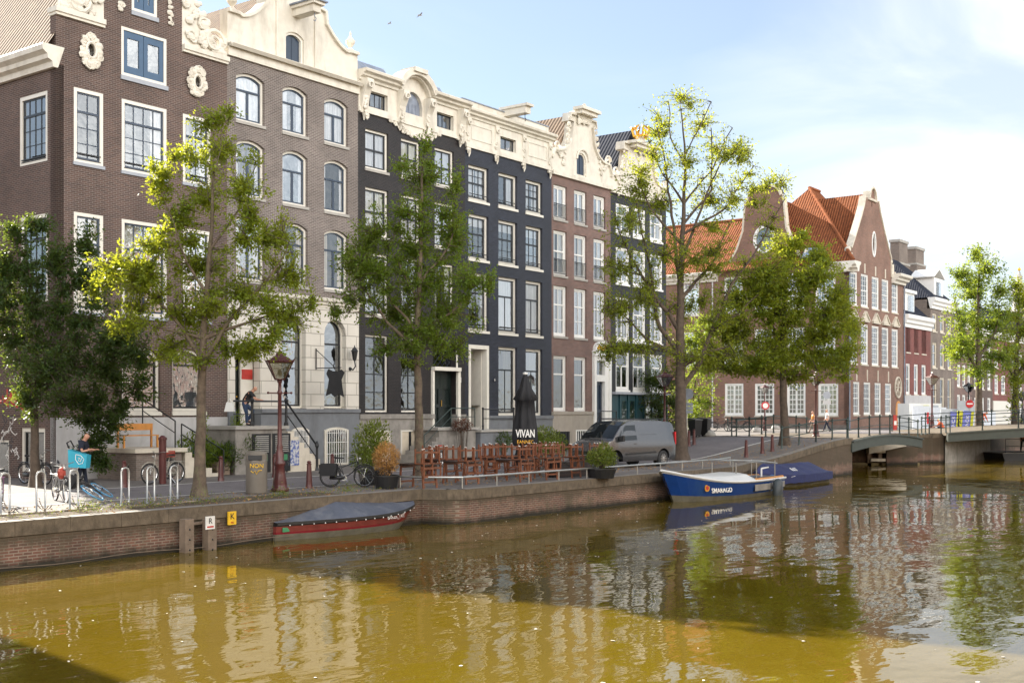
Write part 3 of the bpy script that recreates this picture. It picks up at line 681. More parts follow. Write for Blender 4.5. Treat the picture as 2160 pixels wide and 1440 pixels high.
# ================= house 2 : grey brick, cream neck gable
h = House(479, 755, 'grey brown brick house with plain cream bell gable, arched windows and cream stone shopfront', 'brick_house_b'); H2 = h
WC = [(498, 558), (596, 649), (684, 734)]
z11, z10 = h.Z(684, 202), h.Z(684, 299); z21, z20 = h.Z(683, 333), h.Z(683, 444); z31, z30 = h.Z(682, 481), h.Z(682, 609)
for i, (a, b_) in enumerate(WC):
    xa, xb = h.X(a), h.X(b_); kw = dict(rise=.22, cas=.10, rec=.13, bot=(2, 1), mid=.12, smat='sash_blue')
    h.window(xa, xb, z10, z11, split=.34, curtain=('curtain', 1 if i != 1 else .55, 'full' if i != 1 else 'sides'), **kw)
    h.window(xa, xb, z20, z21, split=.36, curtain=('curtain', .35, 'sides'), glass='glass', **kw)
    h.window(xa, xb, z30, z31, split=.33, curtain=('curtain_beige', .5, 'sides'), **kw)
zst, zsp = h.Z(677, 632), h.Z(620, 862)
zct, zcb = (h.Z(483, 86)+h.Z(755, 187))/2, (h.Z(480, 112)+h.Z(755, 204))/2
h.wall([(0, zst), (h.w, zst), (h.w, zcb), (0, zcb)])
# cream stone ground floor
for a, b_ in ((682, 728), (592, 643)): h.window(h.X(a), h.X(b_), h.Z(682, 860), h.Z(682, 672), .62, .07, .20, cmat='cream_paint', smat='sash_black', split=.27, top=(1, 1), bot=(1, 1), glass='glass_dark', sill='iron_black')
xd0, xd1 = h.X(494), h.X(547); zsto = h.Z(547, 897, -1.0)
zdt = h.Z(494, 748); h.holes.append([(xd0, zsto), (xd1, zsto), (xd1, zdt), (xd0, zdt)])
fz = h.Z(620, 862)
m = MB(); hl = h.holes; h.holes = []
m.plate([(0, fz), (xd0, fz), (xd0, zdt), (xd1, zdt), (xd1, fz), (h.w, fz), (h.w, zst), (0, zst)], hl[:-1], -.06, .35); m.build('shopfront', 'ashlar', h.e)
m = MB(); m.moldx(CORN(zst-.35, .3, .42), 0, h.w); m.build('shop_cornice', 'cream', h.e)
m = MB(); m.plate([(0, -.3), (h.w, -.3), (h.w, fz), (xd1, fz), (xd1, zsto-.1), (xd0, zsto-.1), (xd0, fz), (0, fz)], [], -.10, .3)
m.box(xd1, h.w, -.18, -.1, fz-.16, fz+.0); m.build('plinth', 'grey_plaster', h.e)
m = MB(); dm = h.X(521)
m.plate([(xd0, zsto), (dm, zsto), (dm, zdt), (xd0, zdt)], [[(xd0+.15, zsto+.3), (dm-.15, zsto+.3), (dm-.15, zsto+1.1), (xd0+.15, zsto+1.1)], [(xd0+.15, zsto+1.25), (dm-.15, zsto+1.25), (dm-.15, zdt-.35), (xd0+.15, zdt-.35)]], .55, .62)
m.box(xd0, dm, .61, .66, zsto, zdt); d = m.build('door', 'door_green', h.e)
m = MB(); m.ball((dm-.12, .5, zsto+1.15), .04, 6); m.build('handle', 'gold', d)
m = MB(); m.box(dm, xd1, .40, .5, zsto, zdt); m.build('entrance_panel', 'cream_paint', h.e); text('ml', .3, 'paper', h.e, ((dm+xd1)/2, .385, zdt-.35), (rad(90), 0, 0)); m = MB(); m.box(dm+.06, xd1-.04, .37, .4, zdt-.95, zdt-.55); m.build('sign_panel', 'graffiti_red', h.e)
# stoop, steps, railing
sxa, sxb = h.X(493, -2.), h.X(600, -2.); yst = -2.1
obox(h, 'stoop', 'grey_stone', (sxa, sxb, yst, -.11, -.1, zsto-.13)); obox(h, 'stoop_slab', 'sill_stone', (sxa-.08, sxb+.08, yst-.1, -.11, zsto-.128, zsto))
m = MB(); nst = 7
for i in range(nst): m.box(sxb+.08+i*.29, sxb+.38+i*.29, yst, -.9, -.1, (zsto)*(1-(i+1)/(nst+1)))
m.build('steps', 'sandstone', h.e)
m = MB(); xm = sxa+.8
for a in (xm, xm+1.02): m.box(a, a+.92, yst-.03, yst-.002, .05, zsto-.3); 
m.mat(1)
for a in (xm, xm+1.02):
    for k in range(9): m.box(a+.12, a+.8, yst-.05, yst-.03, zsto-.42-.075*k, zsto-.38-.075*k)
m.mat(2)
for a in (xm, xm+1.02): m.box(a+.25, a+.75, yst-.045, yst-.03, zsto-1.35, zsto-1.12)
plain('green_sign', (.05, .22, .10), .5); m.build('cellar_door', ['iron_black', 'galv', 'green_sign'], h.e)
m = MB(); zr_ = zsto+.0
R2 = [(sxa-.1, yst-.02), (h.X(531, -2.1), yst-.02), (h.X(603, -2.1), yst-.02)]
for x, y in R2[1:]: m.lathe([(.09, zr_), (.09, zr_+.1), (.06, zr_+.16), (.05, zr_+.85), (.08, zr_+.95), (.09, zr_+1.0), (.03, zr_+1.1)], 8, (x, y, 0))
xe = h.X(668, -2.1)
m.lathe([(.1, .0), (.06, .15), (.05, .9), (.09, 1.0), (.07, 1.1), (.02, 1.2)], 8, (xe, yst-.02, 0))
for f in (.95, .45): m.tube([(R2[0][0], yst-.02, zr_+f), (R2[2][0], yst-.02, zr_+f), (xe, yst-.02, f+.05)], .04 if f > .9 else .022, 6)
m.build('stair_railing', 'iron_black', h.e)
for a, b_, z0_, z1_ in ((680, 730, .05, h.Z(680, 901)), (611, 647, .75, h.Z(611, 901))):
    xa, xb = h.X(a), h.X(b_); m = MB(); m.plate(loop(xa, xb, z0_, z1_, .12), [loop(xa+.11, xb-.11, z0_+.1, z1_-.11, .09)], -.16, -.1); m.mat(1); k = 9
    for i in range(k+1): x = xa+.12+(xb-xa-.24)*i/k; m.box(x-.012, x+.012, -.2, -.176, z0_+.05, z1_-.1)
    for zf in (.3, .6, .85): zf = z0_+(z1_-z0_)*zf; m.box(xa+.05, xb-.05, -.2, -.18, zf, zf+.02)
    o = m.build('basement_window', ['cream', 'white_paint'], h.e); p = MB(); p.face((xa+.08, -.12, z0_+.05), (xb-.08, -.12, z0_+.05), (xb-.08, -.12, z1_-.1), (xa+.08, -.12, z1_-.1)); p.build('pane', 'glass_dark', o)
# cornice and bell gable
m = MB(); m.moldx([(.05, zcb), (-.1, zcb), (-.12, zcb+.35), (-.25, zcb+.5), (-.28, zct-.12), (-.38, zct), (.3, zct)], 0, h.w); m.build('cornice', 'cream', h.e)
w_ = h.w; c = w_/2
p1, p2, p3, p4 = h.X(737), h.X(727), h.X(700), h.X(685)
zA, zB, zC, zD = h.Z(737, 112), h.Z(727, 112), h.Z(705, 80), h.Z(685, 52)
rt = [(w_-.02, zct), (w_-.02, zA), (p1, zA)]
curve = [(p1-(p1-p4)*t, zB+(zD-zB)*(t**1.9)) for t in [i/9 for i in range(1, 10)]]
neck = (p4, zD+.55)
top = [(c+1.05*math.cos(a), zD+1.25+1.0*math.sin(a)) for a in [math.pi*i/12 for i in range(13)]]
half = rt+curve+[(p4-.05, zD+.5), (p4-.35, zD+.55), (p4-.75, zD+.7), (c+1.05, zD+1.25)]
left = [(2*c-x, z) for x, z in reversed(half)]
h.holes = []; x0, x1 = h.X(602), h.X(641); shz0, shz1 = h.Z(602, 128), h.Z(602, 62)
h.holes.append(loop(x0, x1, shz0, shz1, .2))
gout = half+top[1:-1]+left
m = MB(); m.plate(gout, h.holes, .0, .45); h.holes = []; m.box(c-1.15, c-1.02, -.06, .0, zct, zD+.5); m.box(c+1.02, c+1.15, -.06, 0, zct, zD+.5); m.build('bell_gable', 'cream', h.e)
m = MB(); m.ribbon(list(reversed(half[1:])), -.14, .5, .14, -1) if False else m.ribbon(half[1:], -.14, .5, .13, -1); m.ribbon(left[:-1], -.14, .5, .13, -1); m.ribbon(top, -.16, .5, .16, -1); m.build('gable_coping', 'cream', h.e)
m = MB(); m.plate(loop(x0, x1, shz0, shz1, .2), [loop(x0+.1, x1-.1, shz0+.05, shz1-.1, .17)], .08, .2); m.mat(1); m.box(x0+.1, x1-.1, .2, .26, shz0, shz1-.12); m.box((x0+x1)/2-.012, (x0+x1)/2+.012, .18, .2, shz0, shz1-.2); m.build('loft_hatch', ['cream_paint', 'sash_blue'], h.e)
m = MB(); zb2 = zD-.15; m.box(c-.22, c+.22, -1.25, 0, zb2, zb2+.3); m.box(c-.32, c+.32, -1.4, 0, zb2+.3, zb2+.42); m.mat(1); m.box(c-.4, c+.4, -1.5, 0, zb2+.42, zb2+.48); m.tube([(c, -1.1, zb2), (c, -1.1, zb2-.15), (c+.09, -1.1, zb2-.22), (c+.05, -1.1, zb2-.34), (c-.06, -1.1, zb2-.33)], .022, 5); m.build('hoist_beam', ['cream', 'lead'], h.e)
m = MB()
for x in (w_-.35, .35, p4-.25, 2*c-p4+.25):
    zb3 = (zA if abs(x-c) > 2.5 else zD+.6)+.1; m.lathe([(.17, zb3), (.17, zb3+.08), (.07, zb3+.2), (.20, zb3+.38), (.22, zb3+.5), (.10, zb3+.62), (.04, zb3+.75), (.06, zb3+.82), (.0, zb3+.95)], 10, (x, .12, 0))
m.build_split('urn_finial', 'cream', h.e, smooth=True)
h.shell(zcb); h.roof(zct, zD+1.2, .5, 'tile_brown')
# ================= house 3 : black house with carved white frieze
h = House(755, 981, 'black brown painted house with carved cream frieze, arched loft door and lattice transom', 'brick_black'); H3 = h
WC = [(770.5, 819), (846, 886), (917, 957)]
zb0 = (h.Z(757, 230)+h.Z(977, 302))/2
a1, a0 = h.Z(771, 270), h.Z(771, 354); b1, b0 = h.Z(770, 393), h.Z(770, 494); c1, c0 = h.Z(769, 531), h.Z(769, 663); d1, d0 = h.Z(768, 705), h.Z(768, 869)
for i, (a, b_) in enumerate(WC):
    xa, xb = h.X(a), h.X(b_); kw = dict(cas=.10, rec=.10, smat='sash_black', top=(2, 1), bot=(2, 1), barw=.06, split=.5)
    h.window(xa, xb, a0, a1, curtain=('curtain', 1, 'full'), **kw); h.window(xa, xb, b0, b1, curtain=('curtain', 1, 'full'), **kw)
    h.window(xa, xb, c0, c1, curtain=('curtain', .5, 'sides'), glass='glass', **kw)
    if i < 2: h.window(xa, xb, d0, d1, cas=.08, rec=.1, smat='sash_black', top=(2, 1), bot=(2, 3), barw=.05, split=.26, glass='glass_dark', sill=None)
dx0, dx1 = h.X(913), h.X(962); zdo = h.Z(930, 900); zln = h.Z(913, 781); ztr = h.Z(913, 722)
h.holes.append([(dx0, zdo), (dx1, zdo), (dx1, ztr), (dx0, ztr)]); zp = h.Z(800, 874)
hl = h.holes; h.holes = []
m = MB(); m.plate([(0, zp), (dx0, zp), (dx0, zdo), (dx1, zdo), (dx1, zp), (h.w, zp), (h.w, zb0), (0, zb0)], hl[:-1]+[[(dx0+.003, zdo+.05), (dx1-.003, zdo+.05), (dx1-.003, ztr), (dx0+.003, ztr)]] if False else hl[:-1], 0, .35)
# cut the door by building the wall in two plates
m = MB(); m.plate([(0, zp), (dx0, zp), (dx0, ztr), (dx1, ztr), (dx1, zp), (h.w, zp), (h.w, zb0), (0, zb0)], hl[:-1], 0, .35); m.build('wall', 'brick_black', h.e)
m = MB(); m.plate([(0, -.3), (h.w, -.3), (h.w, zp), (dx1, zp), (dx1, zdo-.05), (dx0, zdo-.05), (dx0, zp), (0, zp)], [], -.08, .3); m.box(0, dx0, -.15, -.08, zp-.2, zp+.02); m.build('plinth', 'grey_stone', h.e)
for a, b_ in ((770, 819), (842, 880)):
    xa, xb = h.X(a), h.X(b_); zt_ = h.Z(843, 907); m = MB(); m.plate([(xa, .1), (xb, .1), (xb, zt_), (xa, zt_)], [[(xa+.06, .2), (xb-.06, .2), (xb-.06, zt_-.07), (xa+.06, zt_-.07)]], -.13, -.07); m.mat(1); m.box((xa+xb)/2-.07, (xa+xb)/2+.07, -.12, -.1, .2, zt_-.07)
    o = m.build('basement_window', ['cream_paint', 'sash_black'], h.e); p = MB(); p.face((xa+.05, -.09, .1), (xb-.05, -.09, .1), (xb-.05, -.09, zt_), (xa+.05, -.09, zt_)); p.build('pane', 'curtain_beige', o)
m = MB(); cx = (dx0+dx1)/2
for a, b_ in ((dx0+.02, cx-.01), (cx+.01, dx1-.02)):
    m.plate([(a, zdo), (b_, zdo), (b_, zln), (a, zln)], [[(a+.12, zdo+.2+k*.9), (b_-.1, zdo+.2+k*.9), (b_-.1, zdo+.95+k*.9), (a+.12, zdo+.95+k*.9)] for k in range(int((zln-zdo-.3)/.9))], .3, .36)
m.box(dx0, dx1, .36, .4, zdo, zln); d = m.build('door', 'door_green', h.e); p = MB(); p.tube([(cx+.08, .27, zdo+1.0), (cx+.08, .27, zdo+1.3)], .02, 5); p.build('handle', 'gold', d)
m = MB(); m.box(dx0, dx1, .33, .36, zln+.2, ztr); o = m.build('transom_window', 'glass_dark', h.e); m = MB()
for k in range(-3, 7):
    for sg in (1, -1):
        n = 8; pts = []
        for i in range(n+1):
            x = dx0+k*.35+sg*(i/n)*1.0; z = zln+.25+(ztr-zln-.3)*i/n
            if dx0+.03 < x < dx1-.03: pts.append((x, .31, z))
        if len(pts) > 1: m.tube(pts, .022, 4)
m.build('lattice', 'sash_black', o)
m = MB(); m.box(dx0-.12, dx1+.12, -.25, .3, zln, zln+.18); m.box(dx1, dx1+.2, -.14, .0, zdo-.05, zln); m.box(dx1+.003, dx1+.11, -.02, .1, zln+.18, ztr+.05); m.box(dx0-.14, dx0, -.12, .0, zdo-.05, zln); m.build('door_surround', 'cream_paint', h.e)
zf0, zf1 = zb0, h.Z(768, 150)
m = MB(); fw = [(774, 816, 190, 224), (920, 955, 241, 274)]
fl = []
for a, b_, yt, yb in fw: fl.append((h.X(a), h.X(b_), h.Z(a, yb), h.Z(a, yt)))
fl[1] = (fl[1][0], fl[1][1], fl[0][2], fl[0][3])
for x0, x1, z0, z1 in fl: h.window(x0, x1, z0, z1, 0, .02, .08, split=0, bot=(4, 1), sill=None, smat='sash_black', glass='glass_dark')
ax0, ax1 = h.X(849), h.X(889); az0, az1 = h.Z(849, 236), h.Z(849, 188); acx = (ax0+ax1)/2
m = MB(); m.plate(loop(ax0, ax1, az0, az1, (ax1-ax0)/2), [], .12, .16)
for k in range(1, 5): x = ax0+(ax1-ax0)*k/5; m.box(x-.012, x+.012, .1, .12, az0, az1-.55)
m.build('loft_door', 'lead', h.e, label=None)
h.holes.append(loop(ax0, ax1, az0, az1, (ax1-ax0)/2)); zt_ = zf1-.45; rr_ = (ax1-ax0)/2
ao = [(acx+(rr_+.55)*math.cos(a), az1-rr_+.1+(rr_+.62)*math.sin(a)) for a in [math.pi*(i/14) for i in range(15)]]
ao = [p for p in ao if p[1] > zt_]
m = MB(); m.plate([(0, zf0), (h.w, zf0), (h.w, zt_)]+ao+[(0, zt_)], h.holes, -.05, .4); h.holes = []
m.box(0, h.w, -.1, -.05, zf0, zf0+.18); m.build('frieze', 'cream', h.e)
xl, xr_ = ao[-1][0], ao[0][0]
m = MB(); m.moldx(CORN(zt_, .55, .45), 0, xl); m.moldx(CORN(zt_, .55, .45), xr_, h.w); m.ribbon(ao, -.5, .3, .3, -1); m.ribbon([(p[0]+(acx-p[0])*.12, p[1]-.08) for p in ao], -.3, .2, .12, -1); m.box(acx-.45, acx+.45, -.62, .3, ao[7][1]+.22, ao[7][1]+.42); m.build_split('cornice', 'cream', h.e)
for k, px in enumerate((765, 842, 898, 968)): console(h, h.X(px), zf0-.15, zt_+.02, .4, .5, k)
m = MB(); gx = [h.X(824)+(h.X(923)-h.X(824))*i/12 for i in range(13)]
foliage_relief(m, [(x, zf0-.02-.42*math.sin(math.pi*i/12)) for i, x in enumerate(gx)], .15, -.04, 44); m.plate([(gx[0], zf0)]+[(x, zf0-.42*math.sin(math.pi*i/12)-.03) for i, x in enumerate(gx)]+[(gx[-1], zf0)], [], -.04, 0); m.build('garland', 'cream', h.e)
m = MB(); zl = zt_+.45
for a, b_ in ((.0, xl+.1), (xr_+.4, h.w-.9)): m.hexa([(a, .3, zl), (b_, .3, zl), (b_, 3, zl), (a, 3, zl), (a, .9, zl+.75), (b_, .9, zl+.75), (b_, 3, zl+.75), (a, 3, zl+.75)])
m.box(0, h.w, .3, 9, zl-.3, zl); m.build('roof', 'lead', h.e); h.shell(zf0)
obox(h, 'stoop', 'grey_stone', (h.X(905, -1), h.X(1000, -1.5), -1.6, -.09, -.1, zdo-.12)); obox(h, 'stoop_slab', 'sill_stone', (h.X(900, -1), h.X(1005, -1.5), -1.7, -.09, zdo-.118, zdo))
steps_iron(h, 'stair_railing', [(h.X(893, -1.6), -1.65, .4), (h.X(950, -1.6), -1.65, zdo), (h.X(1000, -1.6), -1.65, zdo)], .9, .025, mat='iron_green')
m = MB()
for i in range(6): m.box(h.X(893, -1.6)-.6+i*.3, h.X(893, -1.6)-.3+i*.3, -1.6, -.5, -.1, .2+.2*i)
m.build('steps', 'grey_stone', h.e)
# ================= house 4 : blue black
h = House(981, 1163.5, 'blue black painted brick house with cream panelled frieze and flat roof, beside the closed parasol', 'brick_blueblack'); H4 = h
WC = [(988, 1030.5), (1051.5, 1091), (1109, 1144)]
zb0 = (h.Z(983, 309)+h.Z(1163, 362))/2
rows = [(h.Z(1110, 378), h.Z(1110, 447)), (h.Z(1109, 475), h.Z(1109, 564)), (h.Z(1109, 591), h.Z(1109, 706)), (h.Z(1109, 735), h.Z(1109, 876))]
for i, (a, b_) in enumerate(WC):
    xa, xb = h.X(a), h.X(b_); kw = dict(cas=.13, rec=.14, smat='sash_black', sill='cream_paint', sillh=.13)
    if i == 1: h.window(xa, xb, rows[0][1], rows[0][0], split=0, bot=(2, 1), mid=.16, barw=.14, curtain=('curtain', .4, 'right'), bars=.3, **kw)
    else: h.window(xa, xb, rows[0][1], rows[0][0], split=.5, top=(3, 2), bot=(3, 1), curtain=('curtain', .9, 'sides'), bars=.3, **kw)
    h.window(xa, xb, rows[1][1], rows[1][0], split=.42, top=(3, 1), bot=(3, 2), curtain=('curtain', .22, 'blind'), bars=.3, **kw)
    h.window(xa, xb, rows[2][1], rows[2][0], split=.33, top=(1, 1), bot=(2, 1), curtain=('curtain', 1, 'full') if i else ('curtain', .3, 'sides'), bars=.3, glass='glass', **kw)
    if i: h.window(xa, xb, rows[3][1], rows[3][0], split=.32, top=(1, 1), bot=(2, 1), curtain=('curtain_beige', .55, 'right'), glass='glass_dark', **kw)
dx0, dx1 = h.X(988), h.X(1030); zdt = rows[3][0]; zdo = h.Z(1000, 905); zp = h.Z(1100, 876)
m = MB(); m.plate([(0, zp), (dx0, zp), (dx0, zdt), (dx1, zdt), (dx1, zp), (h.w, zp), (h.w, zb0), (0, zb0)], h.holes, 0, .35); h.holes = []; m.build('wall', 'brick_blueblack', h.e)
m = MB(); m.plate([(dx1-.0, -.3), (h.w, -.3), (h.w, zp), (dx1, zp)], [], -.08, .3); m.plate([(0, -.3), (dx1, -.3), (dx1, zdo), (0, zdo)], [], -.08, .3); m.box(dx1, h.w, -.15, -.08, zp-.18, zp); m.build('plinth', 'grey_plaster', h.e)
m = MB(); m.plate([(dx0, zdo), (dx1, zdo), (dx1, zdt), (dx0, zdt)], [[(dx0+.15, zdo+.01), (dx1-.18, zdo+.01), (dx1-.18, zdt-.2), (dx0+.15, zdt-.2)]], -.05, .3); m.box(dx1-.2, dx1-.16, .3, 2.2, zdo, zdt-.1); m.box(dx0, dx1, .3, 2.2, zdt-.2, zdt-.1); m.build('porch', 'cream_paint', h.e)
m = MB(); m.box(dx0, dx1-.2, 2.1, 2.2, zdo, zdt-.2); m.build('door', 'door_green', h.e)
zf0 = zb0; zt_ = (h.Z(995, 247)+h.Z(1175, 312))/2; fx0, fx1 = h.X(1054), h.X(1087); fz0, fz1 = h.Z(1054, 314), h.Z(1054, 287)
h.window(fx0, fx1, fz0, fz1, 0, .02, .08, split=0, bot=(2, 1), sill=None, smat='sash_black', barw=.07)
m = MB(); m.plate([(0, zf0), (h.w, zf0), (h.w, zt_), (0, zt_)], h.holes, -.05, .4); h.holes = []
m.box(0, h.w, -.1, -.05, zf0, zf0+.2)
for a, b_ in ((h.X(992), h.X(1036)), (h.X(1112), h.X(1152))):
    m.plate([(a, zf0+.45), (b_, zf0+.45), (b_, zt_-.25), (a, zt_-.25)], [[(a+.06, zf0+.51), (b_-.06, zf0+.51), (b_-.06, zt_-.31), (a+.06, zt_-.31)]], -.08, -.05)
m.build('frieze', 'cream', h.e)
m = MB(); m.moldx(CORN(zt_, .45, .45), -.02, h.w); m.box(.0, h.w, .2, .4, zt_+.45, zt_+.95); m.mat(1); m.box(0, h.w, .15, .45, zt_+.95, zt_+1.0); m.build('cornice', ['cream', 'lead'], h.e)
for k, px in enumerate((983.5, 1046, 1103, 1158)): console(h, h.X(px)+(.12 if k == 0 else 0), zf0-.25, zt_+.02, .3, .14, k+9)
m = MB(); c = h.X(1075); zb2 = zt_+.75; m.box(c-.22, c+.22, -1.2, .4, zb2, zb2+.35); m.box(c-.3, c+.3, -1.35, .5, zb2+.35, zb2+.48); m.mat(1); m.tube([(c, -1.0, zb2), (c, -1.0, zb2-.2), (c+.1, -1.0, zb2-.3), (c, -1, zb2-.38)], .02, 5); m.build('hoist_beam', ['cream', 'iron_black'], h.e)
h.shell(zf0); obox(h, 'roof', 'lead', (0, h.w, .4, 9, zt_+.2, zt_+.6))
steps_iron(h, 'stair_railing', [(h.X(1017, -1.7), -1.75, zdo), (h.X(1082, -1.7), -1.75, zdo)], 1.0, .03, knob=True)
obox(h, 'stoop', 'grey_plaster', (h.X(1005, -1.6), h.X(1085, -1.6), -1.85, -.09, -.1, zdo-.1)); obox(h, 'stoop_slab', 'sill_stone', (h.X(1003, -1.6), h.X(1087, -1.6), -1.95, -.09, zdo-.098, zdo))
for a, b_, z0_ in ((1049, 1066, .3), (1125, 1142, .3)):
    xa, xb = h.X(a, -.1), h.X(b_+6, -.1); m = MB(); m.plate([(xa, z0_), (xb, z0_), (xb, 1.35), (xa, 1.35)], [[(xa+.08, z0_+.1), (xb-.08, z0_+.1), (xb-.08, 1.27), (xa+.08, 1.27)]], -.14, -.08); o = m.build('basement_window', 'cream', h.e)
    p = MB(); p.face((xa, -.1, z0_), (xb, -.1, z0_), (xb, -.1, 1.35), (xa, -.1, 1.35)); p.build('pane', 'glass_dark', o)
# ================= house 5 : brown brick, white ornate gable
h = House(1163.5, 1288, 'brown brick house with white carved bell gable and crest above the grey van', 'brick_brown'); H5 = h
WC = [(1167.5, 1196), (1211, 1237.5), (1252, 1277)]
zb0 = (h.Z(1167, 365)+h.Z(1288, 396))/2
rows = [(h.Z(1168, 388), h.Z(1168, 460)), (h.Z(1168, 484), h.Z(1168, 579)), (h.Z(1168, 601), h.Z(1168, 708)), (h.Z(1168, 749), h.Z(1168, 867))]
for i, (a, b_) in enumerate(WC):
    xa, xb = h.X(a), h.X(b_); kw = dict(cas=.11, rec=.11, smat='white_paint', cmat='white_paint', sash=.07, barw=.04)
    h.window(xa, xb, rows[0][1], rows[0][0], split=0, bot=(2, 1), mid=.10, bars=.85, curtain=('curtain', .7, 'sides'), **kw)
    h.window(xa, xb, rows[1][1], rows[1][0], split=.45, top=(2, 1), bot=(2, 1), bars=.9, curtain=('curtain', .7, 'sides'), **kw)
    h.window(xa, xb, rows[2][1], rows[2][0], split=.36, top=(2, 1), bot=(2, 2), curtain=('curtain', .8, 'sides'), **kw)
    if i < 2: h.window(xa, xb, rows[3][1], rows[3][0], split=.32, top=(1, 1), bot=(1, 1), curtain=('curtain', .86, 'full'), glass='glass_dark', **kw)
zp = h.Z(1200, 868); dx0, dx1 = h.X(1249), h.X(1285); zt_ = h.Z(1249, 748); zdo = 1.5
m = MB(); m.plate([(0, zp), (dx0, zp), (dx0, zt_), (dx1, zt_), (dx1, zp), (h.w, zp), (h.w, zb0), (0, zb0)], h.holes, 0, .35); h.holes = []; m.build('wall', 'brick_brown', h.e)
m = MB(); m.plate([(0, -.3), (h.w, -.3), (h.w, zdo), (dx0, zdo), (dx0, zp), (0, zp)], [], -.08, .3); m.box(0, dx0, -.14, -.08, zp-.15, zp); m.build('plinth', 'taupe_plaster', h.e)
a, b_ = h.X(1253), h.X(1273); zl = h.Z(1253, 804); zl2 = h.Z(1253, 790); zt3 = h.Z(1253, 760)
m = MB(); cx = (dx0+dx1)/2; pk = h.Z(1268, 722)
cr_ = [(dx1, zt_+.1), (dx1-.15, zt_+.2), (cx+.75, zt_+.3)]+[(cx+.75*math.cos(t), zt_+.35+(pk-zt_-.4)*math.sin(t)) for t in [math.pi*i/10 for i in range(11)]]+[(cx-.75, zt_+.3), (dx0+.15, zt_+.2), (dx0, zt_+.1)]
m.plate([(dx0, zdo), (dx1, zdo)]+cr_, [[(a, zdo+.02), (b_, zdo+.02), (b_, zl), (a, zl)], [(a, zl2), (b_, zl2), (b_, zt3), (a, zt3)]], -.1, .3)
m.ribbon(cr_, -.22, 0, .1, -1); m.box(dx0-.06, dx1+.04, -.25, -.1, zt_-.05, zt_+.08); m.box(dx0, dx0+.22, -.18, -.1, zdo, zt_-.05); m.box(dx1-.22, dx1, -.18, -.1, zdo, zt_-.05); m.build('door_surround', 'white_paint', h.e)
m = MB(); foliage_relief(m, [(cx-.5+.14*i, zt_+.4+.12*math.sin(i*1.3)) for i in range(8)], .11, -.13, 8); m.build('gilt_crest', 'gold', h.e)
m = MB(); m.plate([(a, zdo), (b_, zdo), (b_, zl), (a, zl)], [[(a+.15, zdo+.2), (b_-.15, zdo+.2), (b_-.15, zdo+.8), (a+.15, zdo+.8)], [(a+.15, zdo+1.), (b_-.15, zdo+1.), (b_-.15, zl-.2), (a+.15, zl-.2)]], .12, .18); m.box(a, b_, .18, .2, zdo, zl); m.build('door', 'sash_blue', h.e)
m = MB(); m.face((a, .1, zl2), (b_, .1, zl2), (b_, .1, zt3), (a, .1, zt3)); m.build('transom_window', 'glass_dark', h.e)
obox(h, 'stoop', 'grey_stone', (dx0-.2, dx1+.3, -1.5, -.1, -.1, zdo-.02)); steps_iron(h, 'stair_railing', [(h.X(1268, -1.5)-.9, -1.5, .2), (h.X(1268, -1.5), -1.5, zdo), (h.X(1300, -1.5), -1.5, zdo)], .9, .03)
for a, b_ in ((1167, 1200), (1212, 1240)):
    xa, xb = h.X(a), h.X(b_); m = MB(); m.plate([(xa, .1), (xb, .1), (xb, 1.35), (xa, 1.35)], [[(xa+.06, .16), (xb-.06, .16), (xb-.06, 1.28), (xa+.06, 1.28)]], -.13, -.07); m.mat(1)
    for k in range(1, 6): x = xa+(xb-xa)*k/6; m.box(x-.02, x+.02, -.12, -.09, .16, 1.28)
    m.mat(2); m.box(xa+.05, xb-.05, -.085, -.082, .1, 1.3); m.build('basement_window', ['taupe_plaster' if a == 1167 else 'white_paint', 'iron_black' if a == 1167 else 'white_paint', 'sash_black'], h.e)
